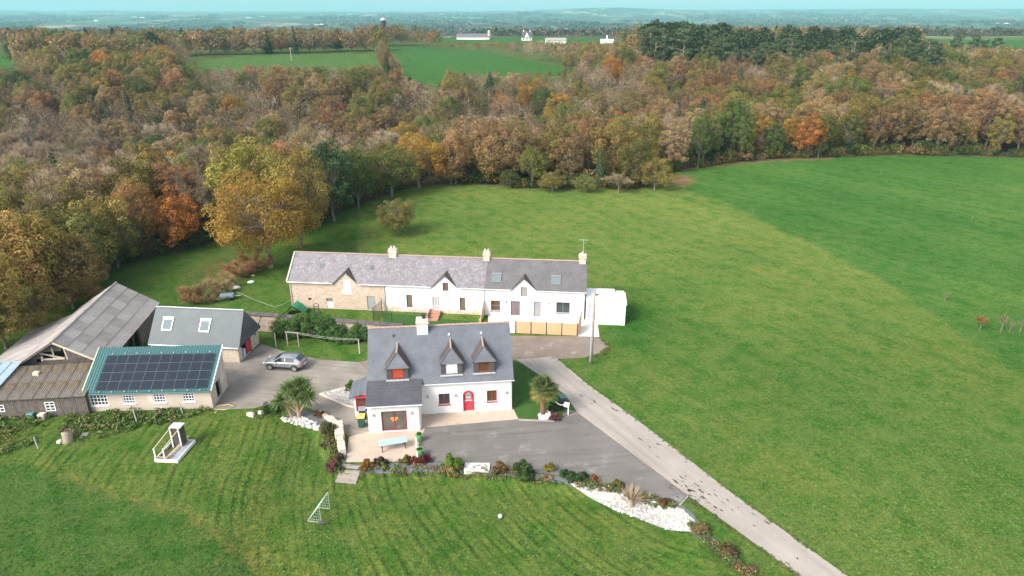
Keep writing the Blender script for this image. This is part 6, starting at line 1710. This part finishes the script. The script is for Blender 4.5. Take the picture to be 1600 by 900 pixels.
# fence stakes and saplings in the pastures
for (px, py, h, lab) in ((1066, 262, 1.1, 'pale stake at the bare earth track'), (1115, 259, 1.2, 'pale stake on the pasture edge past the earth track'), (1062, 306, 1.5, 'pale stake in the grass below the earth track'), (1315, 248, 1.2, 'pale stake where the pasture meets the orange oak'), (1376, 272, 1.2, 'pale stake inside the far green pasture'), (1518, 345, 1.2, 'single pale stake out in the green pasture'), (716, 296, 1.2, 'pale stake at the head of the pale pasture'), (548, 347, 1.2, 'pale stake beside the dark evergreen'), (1176, 333, 1.2, 'pale stake on the line between the two pastures')):
    p = at(px, py); o = MB().tube([(0, 0, -.1), (0, 0, h * .75)], [.022, .02], 5).build('fence_stake', WOOD_POST); o.location = p; tag(o, lab, 'stake', 'pale stakes in the pastures')
def sapling(px, py, h, col, lab, leafy):
    p = at(px, py); T = thing('sapling', lab, 'sapling', p); rs3 = np.random.RandomState(int(px))
    m = MB(); m.tube([(0, 0, -.1), (.05, 0, h * .5), (0, .05, h)], [.05, .04, .01], 5, cap=False)
    for k in range(9):
        t = k * 2.4; z = h * (.4 + .06 * k); m.tube([(0, 0, z), (.5 * math.cos(t), .5 * math.sin(t), z + .5)], [.02, .006], 4, cap=False)
    m.build('trunk', BARK, T)
    o = link('crown', bush_mesh(int(px), .62, .62, .95, 240 if leafy else 110, .16 if leafy else .10, LEAF, 10), T); o.location = (0, 0, h * .45); o.color = (*col, 1)
sapling(1530, 517, 2.1, (.30, .10, .03), 'orange-leaved sapling in the green pasture', True)
sapling(1563, 519, 2.6, (.24, .19, .10), 'pale tan sapling, tallest of the pasture saplings', True)
sapling(1577, 519, 1.2, (.2, .17, .08), 'knee-high sapling right of the tan one', False); sapling(1593, 519, 1.7, (.16, .17, .07), 'greenish sapling, last of the pasture saplings', False); sapling(1476, 470, .9, (.10, .14, .05), 'thin weed-like sapling up the slope', False)

# ------------------------------------------------------------------ palms
def blade_mesh(blades, tint, mat, name):
    """blades: (root, tip, width, sag)"""
    V, F, T = [], [], []
    for (a, b, w, sag), tn in zip(blades, tint):
        a = Vector(a); b = Vector(b); d = b - a; s = d.cross(Vector((0, 0, 1)));
        if s.length < 1e-4: s = Vector((1, 0, 0))
        s = s.normalized() * w; m1 = a.lerp(b, .55) + Vector((0, 0, sag))
        o = len(V); V += [tuple(a - s * .5), tuple(a + s * .5), tuple(m1 + s), tuple(m1 - s), tuple(m1 - s), tuple(m1 + s), tuple(b + s * .05), tuple(b - s * .05)]
        F += [(o, o + 1, o + 2, o + 3), (o + 4, o + 5, o + 6, o + 7)]; T += [tn, tn]
    return mesh_cards(name, np.array(V), np.array(F), np.array(T), mat)
def cordyline(px, py):
    p = at(px, py); T = thing('cordyline_palm', 'many-headed cabbage palm on pale forked stems in the bed', 'palm', p); rs3 = np.random.RandomState(4)
    heads = [(-.9, .2, 2.35), (.2, -.5, 2.5), (.85, .1, 2.45), (.0, .6, 2.9), (-.3, -.2, 3.1), (.6, .5, 3.0), (1.15, -.35, 2.2), (-1.2, -.3, 1.95)]
    m = MB(); m.tube([(0, 0, -.2), (.05, 0, .5), (.1, 0, 1.0)], [.2, .16, .13], 8, cap=False)
    for h in heads: m.tube([(.05, 0, .5), (h[0] * .55, h[1] * .55, 1.35), (h[0] * .9, h[1] * .9, h[2] - .2)], [.10, .08, .07], 6, cap=False)
    m.tube([(-.5, 0, -.2), (-.7, -.1, .9), (-1.1, -.28, 1.9)], [.12, .1, .07], 6, cap=False)
    m.build('stem', M_rough('palm_stem_pale', (.44, .31, .20), (.33, .22, .14), 5, .9, .4), T, True)
    bl, tn = [], []
    for h in heads:
        for k in range(150):
            el = rs3.uniform(-.75, 1.4); t = rs3.uniform(0, 6.28); L = rs3.uniform(.75, 1.15); d = Vector((math.cos(t) * math.cos(el), math.sin(t) * math.cos(el), math.sin(el)))
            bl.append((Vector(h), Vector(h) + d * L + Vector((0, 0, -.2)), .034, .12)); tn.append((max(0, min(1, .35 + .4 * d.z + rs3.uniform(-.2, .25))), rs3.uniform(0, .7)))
    o = link('leaf_heads', blade_mesh(bl, tn, PALM_LEAF, 'leaf_heads'), T); o.color = (.10, .155, .042, 1)
cordyline(467, 653)
_cp = [o_ for o_ in bpy.data.objects if o_.name.startswith('cordyline_palm')][0]; _cp.scale = (1.1, 1.1, 1.06)
def fan_palm(px, py):
    p = at(px, py); T = thing('fan_palm', 'shaggy fan palm with reddish trunk beside the lane', 'palm', p); rs3 = np.random.RandomState(8)
    MB().tube([(0, 0, -.2), (0, 0, .6), (.03, 0, 1.6), (.05, 0, 2.5)], [.2, .19, .21, .17], 9).build('trunk', BARK_RED, T, True)
    top = Vector((.05, 0, 2.5))
    for nm, nf, lo, hi, col in (('green_fans', 30, -.1, 1.4, (.095, .125, .04, 1)), ('dead_fans', 13, -.75, .0, (.19, .165, .05, 1))):
        bl, tn = [], []
        for k in range(nf):
            t = 2 * math.pi * k / nf * 1.0 + rs3.uniform(-.25, .25) + (.2 if nm[0] == 'd' else 0); el = rs3.uniform(lo, hi); d = Vector((math.cos(t) * math.cos(el), math.sin(t) * math.cos(el), math.sin(el))); pl2 = rs3.uniform(.5, .75)
            hub = top + d * pl2 + Vector((0, 0, -.1)); bl.append((top, hub, .022, .02)); tn.append((.5, .5))
            side = d.cross(Vector((0, 0, 1))).normalized(); up = side.cross(d)
            for j in range(17):
                a = (j - 8) / 8 * 1.9; dd = (d * math.cos(a) + side * math.sin(a) + up * .18).normalized(); L = rs3.uniform(.55, .72)
                bl.append((hub, hub + dd * L + Vector((0, 0, -.16)), .035, .03)); tn.append((rs3.uniform(.2, .9), rs3.uniform(0, 1)))
        o = link(nm, blade_mesh(bl, tn, PALM_LEAF, nm), T); o.color = col
fan_palm(848, 648)
_fp = [o_ for o_ in bpy.data.objects if o_.name.startswith('fan_palm')][0]; _fp.scale = (1.22, 1.22, 1.16)
# grey spiky plant on the white gravel
p = at(985, 792); T = thing('spiky_shrub', 'bare spiky straw-coloured shrub on the white gravel', 'shrub', p); rs3 = np.random.RandomState(14); bl, tn = [], []
for k in range(120):
    t = rs3.uniform(0, 6.28); el = rs3.uniform(.35, 1.45); L = rs3.uniform(.7, 1.35); d = Vector((math.cos(t) * math.cos(el), math.sin(t) * math.cos(el), math.sin(el))); r0 = d * .3 + Vector((0, 0, .35)); bl.append((r0, r0 + d * L, .025, .04)); tn.append((rs3.uniform(.2, 1), rs3.uniform(0, 1)))
o = link('crown', blade_mesh(bl, tn, PALM_LEAF, 'crown'), T); o.color = (.33, .26, .17, 1); MB().tube([(0, 0, -.2), (0, 0, .7)], [.3, .16], 8).build('trunk', BARK_PALE, T, True)

# ------------------------------------------------------------------ shrubs
shr = [  # px, py(base), width px, height px, colour, label
    (708, 735, 36, 32, (.12, .20, .028), 'rounded lime green shrub at the drive edge'), (706, 740, 34, 14, (.26, .20, .085), 'straw-coloured tuft below the lime green shrub'),
    (664, 724, 24, 16, (.11, .022, .020), 'dark red rounded shrub at the terrace corner'), (649, 725, 16, 14, (.19, .055, .035), 'coppery shrub beside the dark red one'), (634, 725, 22, 16, (.14, .11, .03), 'olive spiky shrub before the terrace'),
    (594, 727, 22, 14, (.07, .055, .035), 'dark low shrub before the terrace'), (600, 736, 14, 14, (.11, .15, .025), 'yellow-green clump beside the dark low shrub'), (573, 735, 20, 18, (.22, .10, .025), 'orange-tinged shrub beside the timber steps'),
    (518, 737, 26, 26, (.16, .065, .06), 'dusky pink shrub in the slate bed corner'), (528, 738, 16, 14, (.05, .08, .025), 'green tuft beside the timber steps'), (530, 722, 14, 14, (.09, .06, .035), 'small brown shrub behind the pink one'),
    (781, 742, 26, 24, (.17, .10, .045), 'rusty shrub right of the white slab'), (783, 736, 14, 18, (.07, .11, .03), 'small green shrub behind the rusty one'), (820, 749, 34, 30, (.055, .095, .028), 'round dark green shrub in the slate bed'), (815, 738, 30, 18, (.05, .09, .025), 'flat green shrub behind the round dark one'),
    (860, 738, 20, 18, (.19, .155, .03), 'golden shrub at the drive edge'), (888, 749, 34, 12, (.05, .09, .025), 'low spreading green shrub along the drive'), (910, 752, 26, 14, (.045, .08, .025), 'low dark green shrub beside the orange heather'), (930, 755, 16, 14, (.22, .10, .045), 'orange heather above the white gravel'),
    (858, 752, 14, 8, (.30, .22, .15), 'pale pink heather in the slate chippings'), (967, 762, 22, 12, (.12, .11, .03), 'olive low shrub behind the white gravel'), (1040, 790, 26, 10, (.16, .07, .035), 'rust-brown low plant at the drive tip'),
    (1098, 832, 26, 14, (.16, .12, .05), 'brown heath clump below the white gravel'), (1138, 868, 34, 22, (.12, .09, .04), 'larger brown heath clump on the bank'), (1150, 884, 20, 14, (.10, .10, .045), 'grey-green tuft at the bank foot'), (1174, 896, 20, 12, (.17, .11, .06), 'reddish tuft at the lowest bank end'),
    (868, 657, 20, 16, (.15, .06, .065), 'mauve shrub beside the palm stones'), (868, 642, 24, 18, (.04, .07, .025), 'dark green shrub behind the mauve one'),
    (548, 612, 18, 22, (.10, .15, .025), 'yellow-green shrub behind the porch gravel'), (425, 643, 36, 14, (.045, .085, .025), 'low green shrub at the courtyard corner'), (498, 652, 18, 14, (.17, .085, .04), 'rusty shrub behind the cabbage palm'), (517, 680, 34, 20, (.085, .085, .035), 'sprawling olive shrub in the side bed'), (508, 700, 22, 14, (.13, .11, .05), 'straw tuft on the lawn side of the slate bed'),
]
for i, (px, py, w, h, col, lab) in enumerate(shr):
    p = at(px, py); dep = p.y * CP - (p.z - CAM_H) * SP; ww = w * dep / FPX; hh = h * dep / FPX * .95
    T = thing('shrub', lab, 'shrub', p)
    n_ = int(min(2600, 500 + 500 * ww * hh)); o = link('foliage', bush_mesh(300 + i, ww / 2, ww / 2 * .85, hh, n_, .15 if ww < 2.5 else .26, LEAF, 14, 'foliage'), T); o.color = (*col, 1); o.location = (0, .2, 0)
    MB().tube([(0, .2, -.1), (0, .2, hh * .5)], [.05, .02], 5).build('stem', BARK, T)
# ivy over the courtyard wall
def wall_ivy(u0, u1, d, h, lab, seed, n):
    T = thing('ivy_hedge', lab, 'ivy', (w0[0] + u0 * math.cos(WA), w0[1] + u0 * math.sin(WA), 0), WA); rs3 = np.random.RandomState(seed); cl = []
    L = u1 - u0
    for k in range(int(L * 14)):
        x = rs3.uniform(0, L); e = math.sin(math.pi * min(1, max(0, (x + .3) / (L + .6)))) ** .6; z = rs3.uniform(.15, 1) * h * e; cl.append(((x, -d * rs3.uniform(.25, 1) * (1.15 - .75 * z / h), z), rs3.uniform(.35, .6)))
    o = link('foliage', clump_crown('foliage', cl, n, .17, LEAF, rs3, .9, .2, .5), T); o.color = (.085, .155, .04, 1)
    MB().tube([(L * .5, -.3, 0), (L * .45, -.35, h * .6)], [.06, .03], 5).build('stem', BARK, T)
wall_ivy(4.0, 12.4, 1.7, 2.7, 'dense green ivy mound covering the courtyard wall', 401, 24000); wall_ivy(12.4, 15.0, 1.4, 1.9, 'smaller ivy mound next to the house corner', 402, 6000); wall_ivy(3.0, 5.0, .5, 2.3, 'thin ivy creeping at the left of the big mound', 403, 1300)
def scatter_stuff(name, polys, n, hmin, hmax, cols, label, nper=26):
    lst = []; rs3 = np.random.RandomState(len(name))
    for pl in polys:
        xs = [p_[0] for p_ in pl]; ys = [p_[1] for p_ in pl]
        k = 0
        while k < n:
            px, py = rs3.uniform(min(xs), max(xs)), rs3.uniform(min(ys), max(ys))
            if not in_poly(np.array([px]), np.array([py]), pl)[0]: continue
            p = at0(px, py); z = gz(p[0], p[1]); h = rs3.uniform(hmin, hmax); lst.append((p[0], p[1], z - .05, h, h * rs3.uniform(1.2, 2.2), cols[rs3.randint(len(cols))], 'oak')); k += 1
    far_mass(name, lst, label, nper, 4.2, 1.0)
GC = [(.065, .12, .03), (.09, .14, .035), (.13, .15, .05), (.05, .10, .03), (.17, .15, .06)]
scatter_stuff('weeds', [[(0, 650), (140, 645), (335, 637), (330, 645), (240, 662), (140, 672), (60, 668), (0, 680)], [(100, 655), (330, 640), (320, 650), (140, 690), (100, 690)], [(-60, 655), (20, 655), (60, 690), (-60, 740)]], 150, .15, .6, GC, 'rank weeds along the foot of lean-to and shed')
scatter_stuff('verge_grass', [[(395, 640), (440, 630), (445, 650), (400, 655)], [(808, 566), (845, 592), (880, 622), (876, 628), (838, 596), (804, 570)], [(868, 557), (925, 602), (1044, 690), (1144, 768), (1336, 905), (1328, 905), (1136, 768), (1036, 690), (917, 602), (862, 558)], [(1078, 780), (1152, 832), (1260, 905), (1250, 905), (1143, 828), (1072, 782)], [(936, 528), (954, 536), (956, 545), (946, 555), (916, 563), (916, 557), (938, 550), (947, 542)]], 260, .05, .2, GC, 'tufts of longer grass along the lane and bed edges')
scatter_stuff('ground_cover', [[(560, 729), (690, 726), (800, 738), (880, 750), (880, 756), (800, 747), (690, 739), (560, 742)], [(900, 750), (1000, 771), (1060, 790), (1050, 795), (960, 768), (900, 758)], [(1085, 818), (1130, 860), (1180, 899), (1165, 905), (1110, 856), (1075, 822)], [(505, 660), (528, 690), (535, 735), (515, 735), (516, 705), (500, 675)]], 230, .12, .42, GC + [(.20, .12, .06), (.14, .09, .05)], 'low plants spread between the bed shrubs')
def tufts(name, n, seed, label):
    rs3 = np.random.RandomState(seed)
    Y = 34 * (125 / 34.0) ** rs3.uniform(0, 1, n); X = rs3.uniform(-1.05, 1.05, n) * Y
    cl = .35 * wob(X, Y, 1.7, .4) + .35 * wob(X, Y, 7.3, 2.2) + rs3.normal(size=n) * .6
    Z = terrain(X, Y); PX, PY = proj(X, Y, Z)
    ok = (cl > .3) & (Y < np.interp(X / Y, _eu, _ey) - 1) & (PX > -60) & (PX < 1660)
    ok &= ~in_poly(PX, PY, [(330, 645), (345, 560), (600, 470), (920, 430), (990, 440), (985, 515), (960, 550), (930, 566), (1000, 655), (1345, 905), (1240, 905), (1085, 785), (1095, 835), (900, 760), (690, 745), (540, 748), (500, 690), (440, 650)])
    ok &= ~in_poly(PX, PY, [(0, 660), (0, 520), (190, 435), (260, 470), (420, 480), (420, 560), (350, 640), (150, 660)])
    ok &= ~in_poly(PX, PY, [(225, 660), (310, 660), (310, 735), (225, 735)])
    lawn0 = (Y < 56) & (X < np.interp(Y, [20, 33, 40, 46, 54, 62], [32, 18, 10, 9, 6, 4]))
    ok &= ~(lawn0 & (rs3.uniform(0, 1, n) < .6))
    X, Y, Z, PX, PY = X[ok], Y[ok], Z[ok], PX[ok], PY[ok]
    lawn_ = (Y < 56) & (X < np.interp(Y, [20, 33, 40, 46, 54, 62], [32, 18, 10, 9, 6, 4]))
    h = np.where(lawn_, rs3.uniform(.03, .08, len(X)), rs3.uniform(.025, .07, len(X)))[:, None]
    col, _z = sheet_colours(X, Y, Z)
    t = rs3.uniform(0, math.pi, len(X)); d = np.stack([np.cos(t), np.sin(t), 0 * t], 1) * h * rs3.uniform(.5, 1.1, (len(X), 1)); P = np.stack([X, Y, Z - .01], 1)
    lean = np.concatenate([rs3.normal(size=(len(X), 2)) * 1.1, np.ones((len(X), 1)) * .8], 1) * h
    V = np.stack([P - d, P + d, P + d * 1.3 + lean, P - d * 1.3 + lean], 1).reshape(-1, 3); F = np.arange(len(V)).reshape(-1, 4)
    m = bpy.data.meshes.new(name); fast_mesh(m, V, F)
    c = col * (rs3.uniform(.88, 1.22, (len(X), 1))); c[:, 0] *= rs3.uniform(.8, 1.2, len(X)); c[:, 3] = 1
    a = m.attributes.new('cover', 'FLOAT_COLOR', 'POINT'); a.data.foreach_set('color', np.repeat(c, 4, 0).astype(np.float32).ravel())
    m.materials.append(bpy.data.materials['weeds']); o = link(name, m); tag(o, label, 'grass', kind='stuff')
tufts('grass_tufts', 800000, 6, 'tufts of longer grass over lawn and pastures')
# white stones
STONE_W = M_rough('white_quartz', (.60, .58, .55), (.36, .34, .31), 4, .8, .4)
def stones(name, poly, n, rmin, rmax, label, mat):
    rs3 = np.random.RandomState(n); m = MB(); k = 0; xs = [p_[0] for p_ in poly]; ys = [p_[1] for p_ in poly]
    while k < n:
        px, py = rs3.uniform(min(xs), max(xs)), rs3.uniform(min(ys), max(ys))
        if not in_poly(np.array([px]), np.array([py]), poly)[0]: continue
        p = at(px, py); r = rs3.uniform(rmin, rmax); t = rs3.uniform(0, 6.28, 3)
        pts = [Vector((math.cos(t[0] + a) * r * (1 + .3 * math.sin(t[1] + a * 2)), math.sin(t[0] + a) * r, 0)) for a in (0, 1.57, 3.14, 4.71)]
        m.add([tuple(p + q + Vector((0, 0, .02))) for q in pts] + [tuple(p + Vector((r * .2, 0, r * 1.1))), tuple(p + Vector((0, 0, -r * .6)))], [(0, 1, 4), (1, 2, 4), (2, 3, 4), (3, 0, 4), (1, 0, 5), (2, 1, 5), (3, 2, 5), (0, 3, 5)]); k += 1
    o = m.build(name, mat, fix=False); tag(o, label, 'stones', kind='stuff')
stones('gravel_stones', [(890, 755), (930, 759), (970, 768), (1040, 790), (1066, 796), (1086, 815), (1078, 830), (1050, 830), (1000, 812), (950, 793)], 900, .06, .16, 'white quartz stones heaped on the gravel bed', STONE_W)
stones('palm_stones', [(440, 653), (470, 652), (500, 664), (498, 673), (480, 668), (445, 660)], 110, .10, .24, 'white boulders round the cabbage palm', STONE_W)
stones('palm_foot_stones', [(842, 646), (856, 642), (861, 652), (852, 657), (843, 654)], 45, .12, .24, 'white stones heaped at the fan palm foot', WHITE2)
stones('porch_stones', [(503, 614), (528, 608), (552, 600), (552, 630), (540, 629)], 260, .05, .13, 'white pebbles on the porch gravel triangle', STONE_W)
rs3 = np.random.RandomState(2); m = MB()
for k in range(110):
    px = rs3.normal(1085, 22) if k < 75 else rs3.uniform(850, 1260); py = (772 + (px - 1085) * .62 + rs3.normal() * 12) if k < 75 else 560 + (px - 850) * .80 + rs3.normal() * 14
    p = at0(px, py); r = rs3.uniform(.02, .10); t = rs3.uniform(-.5, .5) - .95; el = rs3.uniform(1, 4.5); ex, ey = math.cos(t), math.sin(t)
    ring = [(math.cos(a) * r * el * rs3.uniform(.4, 1.1), math.sin(a) * r * rs3.uniform(.4, 1.1)) for a in np.linspace(0, 5.6, 7)]
    m.prism([(p[0] + qx * ex - qy * ey, p[1] + qx * ey + qy * ex, .026) for qx, qy in ring], (0, 0, .012))
o = m.build('mud_clods', SOIL, fix=False); tag(o, 'clods of dark mud dropped on the lane', 'mud', kind='stuff')

# ------------------------------------------------------------------ far farms and villages
def far_building(px, py, w, d, h, rh, rz, wallm, roofm, name, lab, cat, group=None, wins=0):
    p = at(px, py); T = thing(name, lab, cat, (p.x, p.y, p.z - .3), rz, group)
    m = MB(); m.box(-w / 2, w / 2, -d / 2, d / 2, 0, h); m.prism([(-w / 2, -d / 2, h), (-w / 2, d / 2, h), (-w / 2, 0, h + rh)], (w, 0, 0)); m.build('wall', wallm, T)
    m = MB(); e = .4; k = rh / (d / 2)
    slab(m, [(-w / 2 - e, -d / 2 - e, h - e * k + .12), (w / 2 + e, -d / 2 - e, h - e * k + .12), (w / 2 + e, 0, h + rh + .12), (-w / 2 - e, 0, h + rh + .12)], .1); slab(m, [(-w / 2 - e, d / 2 + e, h - e * k + .12), (w / 2 + e, d / 2 + e, h - e * k + .12), (w / 2 + e, 0, h + rh + .12), (-w / 2 - e, 0, h + rh + .12)], .1); m.build('roof', roofm, T)
    for i in range(wins): x = -w / 2 + w * (i + .5) / wins; MB().box(x - .5, x + .5, -d / 2 - .04, -d / 2 + .02, 1.0, 2.2).build('window', GLASS, T)
    return T, p
T, p = far_building(740, 61.5, 31, 12, 2.6, 2.8, R(-3), WHITE, M_rough('grey_fibro', (.15, .155, .17), (.11, .115, .125), .3, .9, 0), 'farm_shed', 'long white farm shed with grey roof on the ridge', 'farm shed')
m = MB(); m.tube([(15.2, -3, 0), (15.2, -3, 7.8), (15.2, -3, 8.6)], [1.3, 1.3, .3], 12); m.build('feed_silo', STONECAP, T)
T, p = far_building(823, 63, 9, 8, 3.2, 5, R(2), WHITE, SLATE_DK, 'far_house', 'steep white house with dark roof on the ridge', 'house', wins=3)
m = MB(); m.prism([(-2.2, -4.2, 2.8), (2.2, -4.2, 2.8), (0, -4.2, 7.0)], (0, 3.5, 0)); m.build('front_gable', WHITE, T)
for s in (-1, 1): MB().box(s * 2.9 - .4, s * 2.9 + .4, -.4, .4, 6.5, 9.2).build('chimney', WHITE, T)
far_building(868, 68, 17, 9, 3.0, 1.8, R(2), WHITE, M_rough('cream_roof', (.34, .31, .26), (.28, .26, .22), .3, .9, 0), 'farm_shed', 'cream roofed farm shed right of the steep ridge house', 'farm shed')
T, p = far_building(948, 67.5, 10, 7, 2.2, 1.2, R(-2), WHITE, WHITE2, 'farm_shed', 'small all-white farm shed near the pine grove', 'farm shed'); MB().tube([(0, 0, 2.5), (0, 0, 6.5)], [.6, .5], 8).build('feed_silo', WHITE, T)
p = at(601, 70); T = thing('water_tower', 'dark cylindrical tower above the far hedge', 'tower', p); MB().tube([(0, 0, 0), (0, 0, 17.5)], [2.1, 2.1], 14).build('shaft', DARK, T); MB().tube([(0, 0, 17.5), (0, 0, 18.2), (0, 0, 19.4)], [2.3, 2.3, .5], 14).build('cap', ZINC, T)
p = at(455.5, 95); T = thing('power_pole', 'thin pale power pole in the far left meadow', 'power pole', p); MB().tube([(0, 0, 0), (0, 0, 7.5)], [.14, .10], 7).build('pole', STONECAP, T); MB().box(-.8, .8, -.06, .06, 6.9, 7.05).build('crossarm', STONECAP, T)
rs3 = np.random.RandomState(21)
vil = [(px, py) for px, py in ((383, 51), (392, 52), (400, 53), (408, 51), (413, 52), (495, 39), (503, 39), (515, 40), (522, 40), (533, 24), (545, 22), (672, 29), (690, 33), (697, 33), (704, 33), (210, 27), (222, 28), (388, 28), (410, 26), (930, 23), (945, 24), (790, 29), (870, 46), (885, 47), (1280, 31), (1560, 38), (1572, 38), (150, 33), (1190, 27), (690, 22), (760, 30))]
for i, (px, py) in enumerate(vil):
    far_building(px, py, rs3.uniform(9, 20) * (2.2 if py < 35 else 1.2), 8, 3.2, 2.6, rs3.uniform(-.6, .6), WHITE, (SLATE, WHITE2, ZINC)[int(rs3.randint(3))], 'village_house', 'tiny white house in the hazy plain beyond the ridge', 'house', 'white houses dotting the far plain')

# ------------------------------------------------------------------ haze over the whole country
hz_ = MB(); hz_.box(-21000, 21000, -60, 15500, -62, 190)
hm = bpy.data.materials.new('haze'); hm.use_nodes = True; hn = hm.node_tree; hn.nodes.clear()
ho = hn.nodes.new('ShaderNodeOutputMaterial'); hv = hn.nodes.new('ShaderNodeVolumePrincipled')
hv.inputs['Density'].default_value = .00012; hv.inputs['Color'].default_value = (.36, .78, .82, 1); hv.inputs['Anisotropy'].default_value = .0
hn.links.new(hv.outputs[0], ho.inputs['Volume'])
o = hz_.build('haze', hm); tag(o, 'thin blue-green haze over the countryside', 'haze', kind='stuff')
print('TREES', COUNT, 'far', len(far_list), len(pl_), 'objects', len(bpy.data.objects))
